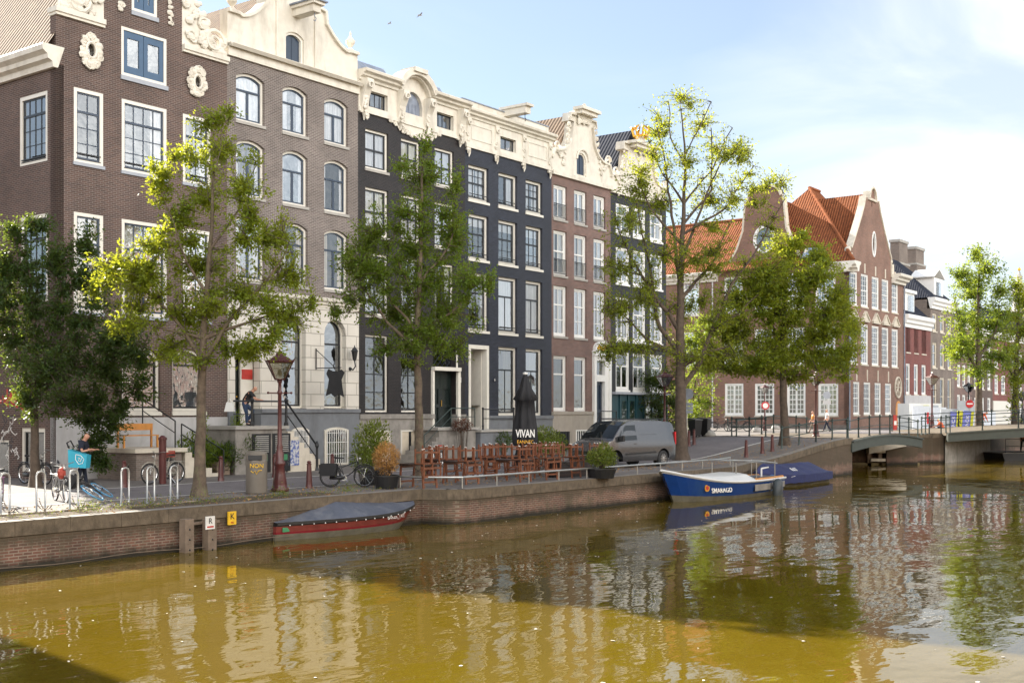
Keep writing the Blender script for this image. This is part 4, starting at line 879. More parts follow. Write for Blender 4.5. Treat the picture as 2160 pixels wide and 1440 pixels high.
def bell(h, zb0, zs, zn, ztp, nh, mat, wx0, wx1, wz0, wz1, seed, crest=True):
    w_ = h.w; c = w_/2; pts = [(w_-.0, zb0), (w_, zb0+.75), (w_-.25, zs)]
    for i in range(1, 9): t = i/8; pts.append((w_-.5-(w_/2-nh-.5)*math.sin(t*math.pi/2)**1.0, zs+(zn-zs)*(1-math.cos(t*math.pi/2))))
    pts += [(c+nh, zn+.1), (c+nh*.9, ztp-.7), (c+nh*1.25, ztp-.65), (c+nh*1.2, ztp-.35)]
    for i in range(5): a = math.pi*i/8; pts.append((c+nh*.75*math.cos(a), ztp-.35+.35*math.sin(a)))
    full = pts+[(2*c-x, z) for x, z in reversed(pts[:-1])]
    hole = [loop(wx0, wx1, wz0, wz1, (wx1-wx0)/2)] if wx0 else []
    m = MB(); m.plate(full, hole, -.02, .4); m.box(0, w_, -.16, .1, zb0-.12, zb0+.12); m.build('bell_gable', mat, h.e)
    m = MB(); m.ribbon(pts[1:], -.16, .45, .11, -1); m.ribbon([(2*c-x, z) for x, z in reversed(pts[1:])], -.16, .45, .11, -1)
    for sg in (1, -1):
        foliage_relief(m, [(c+sg*(nh+.25+.08*i), zn+.6-.33*i) for i in range(9)], .15, -.05, seed+sg); scroll(m, c+sg*(w_/2-.45), zs+.25, .33, 1.5, -.1, .07, sg)
        foliage_relief(m, [(c+sg*(w_/2-.5-.1*i), zs-.1*i) for i in range(4)], .12, -.05, seed+5+sg)
    if wx0: m.tube([(c+(wx1-wx0)*.62*math.cos(a), -.06, wz1-.4+(wx1-wx0)*.62*math.sin(a)) for a in [math.pi*i/10 for i in range(11)]], .06, 6)
    if crest:
        m.box(c-nh*.9, c+nh*.9, -.7, .0, zn+1.15, zn+1.32); m.box(c-nh*.75, c+nh*.75, -.55, 0, zn+.95, zn+1.15)
        foliage_relief(m, [(c+(i-2.5)*.2, ztp-.25+.3*math.sin(math.pi*i/5)) for i in range(6)]+[(c+(i-2)*.2, ztp-.55) for i in range(5)]+[(c, ztp+.3), (c-.2, ztp+.15), (c+.2, ztp+.15)], .19, -.12, seed+2)
        for k in range(-4, 5): m.tube([(c, -.1, ztp-.7), (c+.5*math.sin(k*.3), -.2, ztp-.7+1.0*math.cos(k*.3))], [.05, .09], 5)
    m.build('gable_ornament', 'white_paint' if mat != 'cream' else 'cream', h.e)
    if wx0:
        m = MB(); m.plate(loop(wx0, wx1, wz0, wz1, (wx1-wx0)/2), [loop(wx0+.08, wx1-.08, wz0+.08, wz1-.08, (wx1-wx0)/2-.08)], .05, .2); m.mat(1); m.plate(loop(wx0+.08, wx1-.08, wz0+.08, wz1-.08, (wx1-wx0)/2-.08), [], .12, .16); m.box((wx0+wx1)/2-.02, (wx0+wx1)/2+.02, .09, .12, wz0+.1, wz1-.1); m.build('loft_window', [mat, 'sash_blue'], h.e)
wx0, wx1 = h.X(1216), h.X(1236); wz0, wz1 = h.Z(1216, 369), h.Z(1216, 320)
bell(h, zb0, h.Z(1288, 352), h.Z(1262, 293), h.Z(1235, 240), 1.05, 'cream', wx0, wx1, wz0, wz1, 70)
h.shell(zb0); h.roof(zb0+.3, h.Z(1240, 275, 2), .5, 'tile_brown')
# ================= house 6 : black house behind the tall tree
h = House(1288, 1405, 'black painted brick house with white windows and a gilt crown on its gable', 'brick_tar'); H6 = h
WC = [(1299, 1327), (1335, 1361), (1371, 1397)]
zb0 = h.Z(1300, 405)
rows = [(h.Z(1299, 428), h.Z(1299, 490)), (h.Z(1299, 520), h.Z(1299, 596)), (h.Z(1299, 626), h.Z(1299, 717)), (h.Z(1299, 742), h.Z(1299, 822))]
for i, (a, b_) in enumerate(WC):
    xa, xb = h.X(a), h.X(b_)
    for k, (z1, z0) in enumerate(rows): h.window(xa, xb, z0, z1, cas=.11, rec=.03, smat='white_paint', cmat='white_paint', split=.35, top=(1, 1), bot=(2, 1), mid=.12, sash=.07, curtain=('curtain', .5, 'sides') if k < 3 else None, glass='glass', sill='white_paint')
zp = h.Z(1300, 827); h.wall([(0, zp), (h.w, zp), (h.w, zb0), (0, zb0)])
m = MB(); m.box(0, h.w, -.35, .1, zp-.12, zp+.02); m.mat(1); m.box(0, h.w, -.05, .3, -.3, zp-.12)
for k in range(8): x = h.w*k/7.; m.box(max(0, x-.1), min(h.w, x+.1), -.12, -.05, 0, zp-.12)
m.box(0, h.w, -.1, -.05, 0, .9); m.build('shopfront', ['sill_grey', 'teal_paint'], h.e)
m = MB()
for k in (1, 2, 4, 5): x = h.w*k/7; m.face((x-.0+.12, -.06, 1.1), (x+.75, -.06, 1.1), (x+.75, -.06, zp-.5), (x+.12, -.06, zp-.5))
m.build_split('shop_window', 'glass', h.e)
bell(h, zb0, h.Z(1288, 385)+.5, h.Z(1330, 345), h.Z(1345, 300), 1.6, 'cream', None, None, 0, 0, 90, crest=True)
m = MB(); c = h.w/2; zc = h.Z(1345, 285)
m.tube([(c+.42*math.cos(a), -.1+.42*math.sin(a), zc-.1) for a in [2*math.pi*i/12 for i in range(12)]], .07, 5, closed=True)
for i in range(8): a = 2*math.pi*i/8; m.tube([(c+.42*math.cos(a), -.1+.42*math.sin(a), zc-.1), (c+.58*math.cos(a), -.1+.58*math.sin(a), zc+.35), (c+.2*math.cos(a), -.1+.2*math.sin(a), zc+.6)], [.07, .06, .04], 5); m.ball((c+.55*math.cos(a), -.1+.55*math.sin(a), zc+.42), .09, 6)
m.build('gilt_crown', 'gold', h.e)
h.shell(zb0); h.roof(zb0+.3, h.Z(1340, 300, 2), .5, 'tile_slate')
for hh_, (pa, pb, ya, yb) in ((H5, (1170, 1190, 275, 262)), (H6, (1290, 1313, 333, 318))):   # stays from the gable back to the roof
    m = MB(); c = hh_.w/2; zt_ = hh_.Z((pa+pb)/2+15, yb)
    for dz in (0, .5): m.tube([(c-.8, .3, zt_-dz), (c-.9, 4.5, zt_-dz-1.2)], .04, 5)
    m.build('gable_stay', 'iron_black', hh_.e)
# ================= institution on the far corner
h = House(1790, 1906, 'large red brick corner building with orange tiled roof and tall curved gables', 'brick_red', depth=12, name='corner_building', cat='building'); HI = h
cols = [(1792, 1808), (1816, 1831), (1839, 1853.5), (1860, 1874), (1881, 1894)]
zr1 = (h.Z(1792, 641), h.Z(1792, 571)); zr2 = (h.Z(1841.5, 770), h.Z(1841.5, 687)); zr3 = (h.Z(1822, 874), h.Z(1822, 806))
for i, (a, b_) in enumerate(cols):
    kw = dict(cas=.09, rec=.03, smat='white_paint', cmat='white_paint', sash=.08, barw=.035, glass='glass', sill='sandstone')
    h.window(h.X(a), h.X(b_), *zr1, split=.5, top=(3, 3), bot=(3, 3), **kw)
    h.window(h.X(a), h.X(b_), *zr2, split=.45, top=(3, 3), bot=(3, 4), **kw)
for a, b_ in ((1800, 1813), (1822, 1836), (1845, 1858), (1867, 1880)): h.window(h.X(a), h.X(b_), *zr3, split=.5, top=(3, 3), bot=(3, 2), cas=.09, rec=.03, smat='white_paint', cmat='white_paint', sash=.08, barw=.035, glass='glass', sill='sandstone')
zE = h.Z(1785, 560); w_ = h.w; zt_ = h.Z(1840, 402); c = h.X(1839)
G = [(h.X(1879), h.Z(1879, 548)), (h.X(1872), h.Z(1872, 520)), (h.X(1862), h.Z(1862, 478)), (h.X(1856), h.Z(1856, 450)), (h.X(1852), h.Z(1852, 425))]
Lf = [(2*c-x, z) for x, z in G]
capa = [(c+.75*math.cos(t), h.Z(1840, 425)+.15+.95*math.sin(t)) for t in [math.pi*i/10 for i in range(11)]]
ov = oval(h.X(1843), h.Z(1843, 515), .42, 1.05); slot = [(c-.1, h.Z(1840, 437)), (c+.1, h.Z(1840, 437)), (c+.1, h.Z(1840, 420)), (c-.1, h.Z(1840, 420))]
zg = .7
m = MB(); m.plate([(0, zg-.6), (w_, zg-.6), (w_, zE)]+[(G[0][0]+.0, zE)]+G+capa+list(reversed(Lf))+[(Lf[0][0], zE), (0, zE)], h.holes+[ov, slot], 0, .4); h.holes = []; m.build('wall', 'brick_red', h.e)
m = MB(); m.ribbon(G, -.1, .5, .16, -1); m.ribbon(list(reversed(Lf)), -.1, .5, .16, -1); m.ribbon(capa, -.2, .5, .18, -1); m.box(c-1.0, c+1.0, -.15, .5, capa[0][1]-.15, capa[0][1]+.05)
for x in (G[0][0]+.3, Lf[0][0]-.3): m.box(x-.3, x+.3, -.1, .5, zE, zE+1.2); m.ball((x, .2, zE+1.45), .3, 8)
m.build('gable_coping', 'sandstone', h.e)
m = MB(); m.plate(oval(h.X(1843), h.Z(1843, 515), .5, 1.15), [oval(h.X(1843), h.Z(1843, 515), .36, .95)], -.06, .1); m.build('oval_window', 'white_paint', h.e)
m = MB(); m.moldx(CORN(zE-.5, .9, .85), -.9, Lf[0][0]-.1); m.moldx(CORN(zE-.5, .9, .85), G[0][0]+.2, w_); m.build_split('cornice', 'cream_paint', h.e)
m = MB()   # stone pediments, key blocks
for a, b_ in cols:
    x = (h.X(a)+h.X(b_))/2; m.box(x-.1, x+.1, -.05, 0, zr1[1]+.1, zr1[1]+.95); m.face((x-.75, -.12, zr2[1]+.35), (x+.75, -.12, zr2[1]+.35), (x, -.12, zr2[1]+1.05)); m.ribbon([(x-.85, zr2[1]+.3), (x, zr2[1]+1.05), (x+.85, zr2[1]+.3)], -.22, 0, .12); m.box(x-.85, x+.85, -.2, 0, zr2[1]+.2, zr2[1]+.32)
for a, b_ in ((1800, 1813), (1822, 1836), (1845, 1858), (1867, 1880)): x = (h.X(a)+h.X(b_))/2; m.box(x-.09, x+.09, -.05, 0, zr3[1]+.1, zr3[1]+1.1)
xr = h.X(1893); zr_ = h.Z(1893, 817)
m.tube([(xr+.8*math.cos(t), -.06, zr_+.95*math.sin(t)) for t in [2*math.pi*i/16 for i in range(16)]], .09, 5, closed=True)
for k in range(4): t = math.pi*k/4; m.tube([(xr-.75*math.cos(t), -.05, zr_-.9*math.sin(t)), (xr+.75*math.cos(t), -.05, zr_+.9*math.sin(t))], .05, 4)
m.build_split('stone_trim', 'sandstone', h.e)
m = MB(); xd = h.X(1895); m.plate(loop(xd-.75, xd+.75, zg, h.Z(1895, 845), .75), [], -.03, .0); m.build('door', 'pine', h.e)
m = MB(); m.tube([(-.05, -.12, zg), (-.05, -.12, zE-.4)], .06, 6); m.build('downpipe', 'lead', h.e); m = MB(); m.tube([(w_-.1, -.12, zg), (w_-.1, -.12, zE-.4)], .06, 6); m.build('downpipe', 'lead', h.e)
side = empty('side_facade', (0, 0, 0), -math.pi/2); side.parent = h.e
def sy2(px, hh=None):
    hh = hh or h; u = (px-1080)/F; P0 = W(hh.s0, 0); return (P0.x-P0.y*u)/(.8+.6*u)
def sz2(px, py, hh=None):
    hh = hh or h; return EYE+(HZ-py)/F*W(hh.s0, -sy2(px, hh)).y
hb = [(1529, 1568), (1592.5, 1633), (1660, 1699), (1726, 1768)]
for a, b_ in hb:
    xa, xb = -sy2(a), -sy2(b_); z0, z1 = sz2(a, 876), sz2(a, 809)
    h.window(xa, xb, z0, z1, e=side, cas=.12, rec=.03, smat='white_paint', cmat='white_paint', sash=.09, barw=.05, split=.5, top=(4, 3), bot=(4, 3), mid=.16, glass='glass_dark', sill='sandstone')
h.window(-sy2(1458), -sy2(1476), sz2(1458, 876), sz2(1458, 843), e=side, cas=.1, rec=.03, smat='white_paint', cmat='white_paint', split=0, bot=(3, 3), glass='glass_dark', sill='sandstone')
for a, b_ in ((1720, 1762), (1660, 1697), (1592, 1630), (1528, 1566), (1440, 1475)):
    for (ya, yb) in ((570, 650), (688, 768)):
        h.window(-sy2(a), -sy2(b_), sz2(1740, yb), sz2(1740, ya), e=side, cas=.12, rec=.03, smat='white_paint', cmat='white_paint', sash=.09, barw=.05, split=.45, top=(4, 2), bot=(4, 3), mid=.16, glass='glass', sill='sandstone')
yc = (sy2(1575)+sy2(1650))/2; nh = 1.7; ztf = sz2(1615, 392); D = 26; c2 = -yc
Gr = [(c2+4.4, zE), (c2+3.6, zE+.6), (c2+2.6, zE+2.2), (c2+2.0, zE+3.8), (c2+1.75, ztf-1.2)]
Gl = [(2*c2-x, z) for x, z in Gr]; cp = [(c2+1.5*math.cos(t), ztf-1.0+1.0*math.sin(t)) for t in [math.pi*i/8 for i in range(9)]]
ov2 = oval(c2, sz2(1608, 505), .95, 1.15)
m = MB(); m.plate([(-D, zg-1), (0, zg-1), (0, zE)]+Gr+cp+list(reversed(Gl))+[(-D, zE)], h.holes+[ov2], 0, .35); h.holes = []; m.build('side_wall', 'brick_red', side)
m = MB(); m.ribbon(Gr, -.1, .5, .15, -1); m.ribbon(list(reversed(Gl)), -.1, .5, .15, -1); m.ribbon(cp, -.15, .5, .15, -1); m.build('gable_coping', 'sandstone', side)
m = MB(); m.plate(oval(c2, sz2(1608, 505), 1.05, 1.25), [oval(c2, sz2(1608, 505), .8, 1.0)], -.05, .1); m.mat(1); m.face(*[(x, .09, z) for x, z in ov2]); m.build('oval_window', ['white_paint', 'glass'], side)
m = MB(); m.moldx(CORN(zE-.5, .9, .85), c2+4.5, .9); m.moldx(CORN(zE-.5, .9, .85), -D, c2-4.5); m.build_split('cornice', 'cream_paint', side); m = MB(); m.box(-D, 0, -.08, 0, zg-.8, zg+.55); m.build('plinth', 'brick_grey', side)
m = MB(); m.tube([(-sy2(1504), -.12, 0), (-sy2(1504), -.12, zE-.5)], .07, 6); m.build('downpipe', 'pale_plaster', side)
m = MB(); zA = 22.8; wi = h.w; d = 12; e_ = .7; za = zE+.36
A = (6, 6, zA); B = (wi-5.5, 6, zA)
sl = math.hypot(6.7, zA-za)
m.uvface([(-e_, d+e_, za), (-e_, -e_, za), A], [(0, 0), (d+2*e_, 0), (d/2+e_, sl)])
m.uvface([(-e_, .42, za), (wi, .42, za), B, A], [(0, 0), (wi+e_, 0), (wi-5, sl), (6.7, sl)])
m.uvface([(wi, .42, za), (wi, d, za), B], [(0, 0), (12, 0), (6, sl)]); m.face((wi, d, za), (-e_, d, za), A, B)
gz = zA-1.2; cc = h.X(1839)   # cross roof behind the canal gable
m.uvface([(cc-4.3, .3, za), (cc, .3, gz), (cc, 6, gz), (cc-4.3, 6, za)], [(0, 0), (0, 7), (5.7, 7), (5.7, 0)][:4]); m.uvface([(cc+4.3, .3, za), (cc, .3, gz), (cc, 6, gz), (cc+4.3, 6, za)], [(0, 0), (0, 7), (5.7, 7), (5.7, 0)])
zr_ = 20.4; rx = 5.
m.uvface([(-e_, yc+3, za-.1), (-e_, D, za-.1), (rx, D, zr_), (rx, yc+3, zr_)], [(0, 0), (D-yc-3, 0), (D-yc-3, 7), (0, 7)]); m.face((rx, yc, zr_), (rx, D, zr_), (12, D, za), (12, yc, za))
m.uvface([(0.3, yc-3.2, za), (.3, yc, gz), (6, yc, gz), (6, yc-3.2, za)], [(0, 0), (0, 7), (5.7, 7), (5.7, 0)]); m.uvface([(0.3, yc+3.2, za), (.3, yc, gz), (6, yc, gz), (6, yc+3.2, za)], [(0, 0), (0, 7), (5.7, 7), (5.7, 0)])
m.build('roof', 'tile_orange', h.e)
m = MB(); m.tube([(-e_, -e_, za+.05), (A[0], A[1], A[2]+.05), (B[0], B[1], B[2]+.05)], .16, 6); m.tube([(rx, yc, zr_), (rx, D, zr_)], .14, 6); m.build('ridge_tiles', 'tile_orange', h.e)
m = MB(); P0 = Vector((-e_, 2.6, za)); U = Vector((0, 1, 0)); V = (Vector(A)-Vector((-e_, 6, za))).normalized(); Nn = U.cross(V)
def pp(a, b_, c_): return P0+U*a+V*b_+Nn*c_*(1 if Nn.x < 0 else -1)
m.hexa([pp(0, .5, .05), pp(1.5, .5, .05), pp(1.5, 1.9, .05), pp(0, 1.9, .05), pp(0, .5, .22), pp(1.5, .5, .22), pp(1.5, 1.9, .22), pp(0, 1.9, .22)]); m.mat(1)
m.face(pp(.12, .62, .225), pp(1.38, .62, .225), pp(1.38, 1.78, .225), pp(.12, 1.78, .225)); m.build('roof_window', ['iron_black', 'glass'], h.e)
h.shell(zE, False, True, deep=1.8)
# ================= simpler houses further along the canal
def far_house(px0, px1, label, bm, pys, cols, rows, cmat='white_paint', corn='white_paint', base=None, roofm='tile_slate', rh=4.5, depth=10, sp=.45, top=(2, 2), bot=(2, 2), roof='hip', zg=.6, sills='sandstone', ch=.8, q=0.):
    h = House(px0, px1, label, bm, depth=depth, q=q); ref = px0
    zt = h.Z(*pys)
    for a, b_ in cols:
        for (r, yt, yb) in rows: h.window(h.X(a), h.X(b_), h.Z(r, yb), h.Z(r, yt), cas=.12, rec=.06, smat=cmat, cmat=cmat, sash=.09, barw=.05, split=sp, top=top, bot=bot, glass='glass', sill=sills, curtain=None)
    zb = h.Z(*base[0]) if base else zg-.6
    h.wall([(0, zb), (h.w, zb), (h.w, zt), (0, zt)])
    if base: obox(h, 'plinth', base[1], (0, h.w, -.1, .3, zg-.8, zb))
    m = MB(); m.moldx(CORN(zt, .5, ch), -.05, h.w); m.build('cornice', corn, h.e)
    z0 = zt+ch; d = depth; A = (h.w*.35, d*.5, z0+rh); B = (h.w*.65, d*.5, z0+rh); m = MB()
    if rh:
        sl = math.hypot(d/2, rh)
        m.uvface([(0, 0, z0), (h.w, 0, z0), B, A], [(0, 0), (h.w, 0), (h.w*.65, sl), (h.w*.35, sl)]); m.uvface([(0, d, z0), (0, 0, z0), A], [(0, 0), (d, 0), (d/2, sl)]); m.uvface([(h.w, 0, z0), (h.w, d, z0), B], [(0, 0), (d, 0), (d/2, sl)]); m.face((h.w, d, z0), (0, d, z0), A, B)
    else: m.face((0, 0, z0-.1), (h.w, 0, z0-.1), (h.w, d, z0-.1), (0, d, z0-.1))
    m.build('roof', roofm, h.e); h.shell(zt+ch-.2); return h
h = far_house(1906, 1963, 'small bright red house with white cornice, dormer and grey concrete base', 'brick_redpaint', (1906, 689), [(1911, 1920), (1928, 1937), (1944, 1953.5)], [(1911, 689, 742), (1911, 766, 831)], base=((1910, 833), 'pale_plaster'), roofm='tile_slate', rh=5.2, ch=1.2, sp=.5, top=(1, 1), bot=(1, 1))
z0 = h.Z(1906, 664); m = MB(); m.box(1.6, 4.6, .5, 3, z0, z0+2.3); m.box(1.4, 4.8, .3, 3, z0+2.3, z0+2.6); m.mat(1); m.box(2.6, 4.3, .45, .5, z0+.3, z0+2.1); m.build('dormer', ['white_paint', 'glass'], h.e)
for (a, b_, yb, yt) in ((1897, 1925, 575, 510), (1932, 1959, 580, 525)):
    xa, xb = h.X(a, 6), h.X(b_, 6); z1, z0 = h.Z(a, yt, 6), h.Z(a, 600, 6); m = MB(); xb = xa+(xb-xa)*.62; m.box(xa, xb, 6, 7.0, z0, z1); m.box(xa-.2, xb+.2, 5.85, 7.15, z0, z0+2.2); m.mat(1); m.box(xa-.12, xb+.12, 5.9, 7.1, z1, z1+.3); m.box(xa-.27, xb+.27, 5.8, 7.2, z0+2.2, z0+2.4); m.build('chimney', ['brick_grey', 'sill_stone'], h.e)
h = far_house(1963, 2013, 'grey brown house with tall pale window frames and dark roof beside the bright red house', 'brick_grey', (1963, 650), [(1967, 1976), (1983, 1992), (1999, 2007)], [(1967, 660, 698), (1967, 722, 775), (1967, 795, 895)], roofm='tile_slate', rh=4.5, ch=1.1, cmat='sandstone', sp=.4, top=(1, 1), bot=(1, 1))
m = MB(); z0 = h.Z(1963, 625); m.box(3, 6, .6, 3, z0, z0+2.2); m.ribbon([(2.7, z0+2.2), (4.5, z0+3.1), (6.3, z0+2.2)], .5, 3, .12); m.mat(1); m.box(3.7, 5.3, .56, .6, z0+.3, z0+1.8); m.build('dormer', ['white_paint', 'glass'], h.e)
h = far_house(2013, 2050, 'brown brick house with white frames partly hidden by the slim tree', 'brick_brown', (2013, 690), [(2019, 2026), (2030, 2037), (2041, 2047)], [(2019, 710, 750), (2019, 768, 815), (2019, 832, 893)], rh=4, sp=.5, top=(2, 2), bot=(2, 2))
h = far_house(2050, 2094, 'dark brown brick house with rows of white sash windows, behind the slim tree trunk', 'brick_house_a', (2050, 705), [(2055, 2062), (2069, 2076), (2083, 2090)], [(2055, 722, 760), (2055, 775, 820), (2055, 838, 885)], rh=3.5, sp=.5)
h = far_house(2094, 2130, 'pale plastered narrow house with red shutters between the two slim trees', 'brick_redpaint', (2094, 715), [(2098, 2106), (2112, 2121)], [(2098, 735, 775), (2098, 790, 830), (2098, 845, 885)], rh=3, base=((2096, 845), 'cream_paint'))
h = far_house(2130, 2190, 'brown brick house at the far right edge of the row behind the yellow green tree', 'brick_brown', (2130, 720), [(2134, 2142), (2148, 2156), (2163, 2171)], [(2134, 738, 775), (2134, 790, 828), (2134, 845, 885)], rh=4)
h = far_house(2190, 2260, 'grey brick house at the far end of the row beyond the yellow green tree', 'brick_grey', (2190, 735), [(2196, 2205), (2218, 2228), (2240, 2250)], [(2196, 755, 790), (2196, 800, 830), (2196, 845, 880)], rh=4)
# distant church lantern spire
m = MB(); s_, q_ = sx(2150)-0, -25; P = W(sx(2150, -25), -25); t = empty('church_spire', (P.x, P.y, 0), 0, 'slender grey church lantern spire far behind the trees at the right', 'spire')
zt_ = EYE+(HZ-568)/F*P.y; m.lathe([(2.0, 0), (2.0, zt_-9), (2.4, zt_-8.8), (1.3, zt_-8), (1.1, zt_-5), (1.6, zt_-4.8), (.8, zt_-3.6), (.45, zt_-2), (.7, zt_-1.6), (.12, zt_-.6), (.05, zt_)], 8); m.build('tower', 'sill_stone', t); m = MB(); m.ball((0, 0, zt_), .35, 8); m.build('finial', 'gold', t)
# ================= houses across the water, behind the viewer: they are what the panes mirror
oz = 0
for k, (s0, w_, ht, bm) in enumerate(((-34, 9, 14, 'brick_red'), (-25, 8, 15.5, 'taupe_plaster'), (-17, 9, 13.5, 'brick_brown'), (-8, 8, 15, 'cream'), (0, 9, 13, 'brick_red'), (9, 8, 15.5, 'brick_grey'), (17, 9, 14, 'cream'), (26, 8, 13, 'brick_brown'), (34, 9, 15, 'taupe_plaster'), (43, 9, 14, 'brick_red'), (52, 9, 13, 'cream'), (61, 9, 14.5, 'brick_brown'), (70, 10, 14, 'brick_grey'))):
    e = empty('canal_house', W(s0+w_, 52, 0), ROT+math.pi, ('%s canal house on the opposite bank, number %d from the bridge' % (('red brick', 'taupe plastered', 'brown brick', 'cream plastered', 'small red brick', 'grey brick', 'wide cream', 'low brown brick', 'tall taupe', 'broad red brick', 'low cream', 'tall brown brick', 'end grey brick')[k], k+1)).split(', number')[0]+', mirrored in the panes', 'house'); hh = type('Q', (), {})(); hh.e = e
    m = MB(); holes = []
    for r_ in range(4):
        for c_ in range(3): x = w_*(c_+.5)/3; z = 1.4+r_*(ht-1.5)/4; holes.append([(x-.6, z), (x+.6, z), (x+.6, z+2.1), (x-.6, z+2.1)])
    m.plate([(0, -.3), (w_, -.3), (w_, ht), (w_*.7, ht), (w_*.5, ht+3.5), (w_*.3, ht), (0, ht)], holes, 0, .4, back=False); m.box(0, w_, 3, 8, -.3, ht); m.build('wall', bm, e)
    m = MB()
    for l in holes: x0, x1, z0, z1 = l[0][0], l[1][0], l[0][1], l[2][1]; m.plate(l, [[(x0+.12, z0+.12), (x1-.12, z0+.12), (x1-.12, z1-.12), (x0+.12, z1-.12)]], .1, .2)
    m.box(0, w_, -.35, .1, ht-.6, ht-.2); m.build('window_frames', 'white_paint', e)
hl_ = empty('canal_house', W(-15.2, 0, 0), ROT, 'brown brick house across the wide side street, left of the picture', 'house')
m = MB(); m.plate([(0, -.3), (28.5, -.3), (28.5, 16), (0, 16)], [[(x, z), (x+1.2, z), (x+1.2, z+2.2), (x, z+2.2)] for x in (2, 5, 9, 12, 16, 19, 23, 26) for z in (1.5, 5, 9, 12.5)], 0, .35); m.box(0, 28.5, 1.5, 11, -.3, 15.8); m.build('wall', 'brick_brown', hl_)
m = MB(); m.moldx(CORN(16, .5, .7), 0, 28.5); m.build('cornice', 'cream', hl_)
g = MB(); g.face((-40, -75, 0), (90, -75, 0), (90, -39, 0), (-40, -39, 0)); o = g.build('far_bank', 'pavers'); o.location = origin; o.rotation_euler = (0, 0, ROT); tag(o, kind='structure')
g = MB(); g.box(-40, 90, -39.2, -39, WATER-.5, .02); street_obj(g, 'quay_wall', 'brick_quay', 'brick quay wall of the opposite bank beside the viewer', 'quay wall')
# ---------------------------------------------------------------- bridges and railings
def bridge(name, A, B, zA, zB, rise, width, label, sidev, beam=.55, n=16):
    A = Vector(A); B = Vector(B); t = (B-A).normalized(); nn = Vector((-t.y, t.x))*sidev; L_ = (B-A).length
    e = empty(name, (A.x, A.y, 0), math.atan2(t.y, t.x), label, 'bridge'); m = MB()
    zf = lambda u: zA+(zB-zA)*u+rise*4*u*(1-u)
    for i in range(n):
        u0, u1 = i/n, (i+1)/n; x0, x1 = u0*L_, u1*L_; z0, z1 = zf(u0), zf(u1); y0, y1 = (0, width*sidev)
        ya, yb = min(y0, y1), max(y0, y1)
        m.mat(0).hexa([(x0, ya, z0-.2), (x1, ya, z1-.2), (x1, yb, z1-.2), (x0, yb, z0-.2), (x0, ya, z0), (x1, ya, z1), (x1, yb, z1), (x0, yb, z0)])
        for yy in (ya, yb): m.mat(1).hexa([(x0, yy-.14, z0-beam), (x1, yy-.14, z1-beam), (x1, yy+.1, z1-beam), (x0, yy+.1, z0-beam), (x0, yy-.14, z0-.06), (x1, yy-.14, z1-.06), (x1, yy+.1, z1-.06), (x0, yy+.1, z0-.06)]); m.mat(1).hexa([(x0, yy-.24, z0-.1), (x1, yy-.24, z1-.1), (x1, yy+.1, z1-.1), (x0, yy+.1, z0-.1), (x0, yy-.24, z0-.02), (x1, yy-.24, z1-.02), (x1, yy+.1, z1-.02), (x0, yy+.1, z0-.02)])
    plain('bridge_steel', (.04, .048, .038), .5, var=.15) if 'bridge_steel' not in M else 0
    m.build('deck', ['coping', 'bridge_steel'], e); return e, zf, L_, t
def railing(e, pts, name='railing', hgt_=1.05, post_every=1.6, mat='iron_green', parent=None):
    """canal railing with ball-topped posts and two rails; pts are local polyline points"""
    m = MB(); P = [Vector(p) for p in pts]
    for a, b_ in zip(P, P[1:]):
        Ln = (b_-a).length; k = max(1, round(Ln/post_every))
        for i in range(k+1):
            p = a+(b_-a)*i/k; m.lathe([(.07, 0), (.045, .12), (.04, .5), (.055, .53), (.04, .56), (.038, .95), (.065, 1.0), (.05, 1.06), (.065, 1.12), (.02, 1.18)], 7, p)
        for z, r in ((hgt_, .03), (.55, .024)): m.tube([a+Vector((0, 0, z)), b_+Vector((0, 0, z))], r, 5)
    return m.build(name, mat, e)
A = W(63.0, 13.1); B = W(sx(1941, 13.1), 13.1)
b1, zf, L1, t1 = bridge('arched_bridge', A.xy, B.xy, .78, .72, .30, 7.0, 'low arched green steel bridge over the side canal', 1, .62)
railing(b1, [(L1*u, .15, zf(u)) for u in [i/7 for i in range(8)]], post_every=1.6); railing(b1, [(L1*u, 6.8, zf(u)) for u in [i/7 for i in range(8)]])
m = MB(); x = L1*.62; m.box(x-.28, x+.28, .02, .06, zf(.62)+.25, zf(.62)+1.15); m.mat(1); m.box(x-.22, x+.22, .015, .02, zf(.62)+.55, zf(.62)+.8); m.build('warning_board', ['graffiti_red', 'white_paint'], b1)
rl = empty('quay_railing', (*origin[:2], 0), ROT, 'green iron canal railing on the quay end before the arched bridge', 'railing')
railing(rl, [(57.0, -11.8, hgt(57)), (60, -12.4, hgt(60)), (63.0, -13.0, hgt(63))]); railing(rl, [(63.0, -6.0, .92), (63.3, -8, .92)])
rl = empty('quay_railing', (*origin[:2], 0), ROT, 'green iron railing across the street side of the small bridge, behind the parked bicycles', 'railing')
railing(rl, [(sx(1535, -3.), 3.0, .7), (sx(1650, -1.), 1.0, .8)], post_every=2.6)
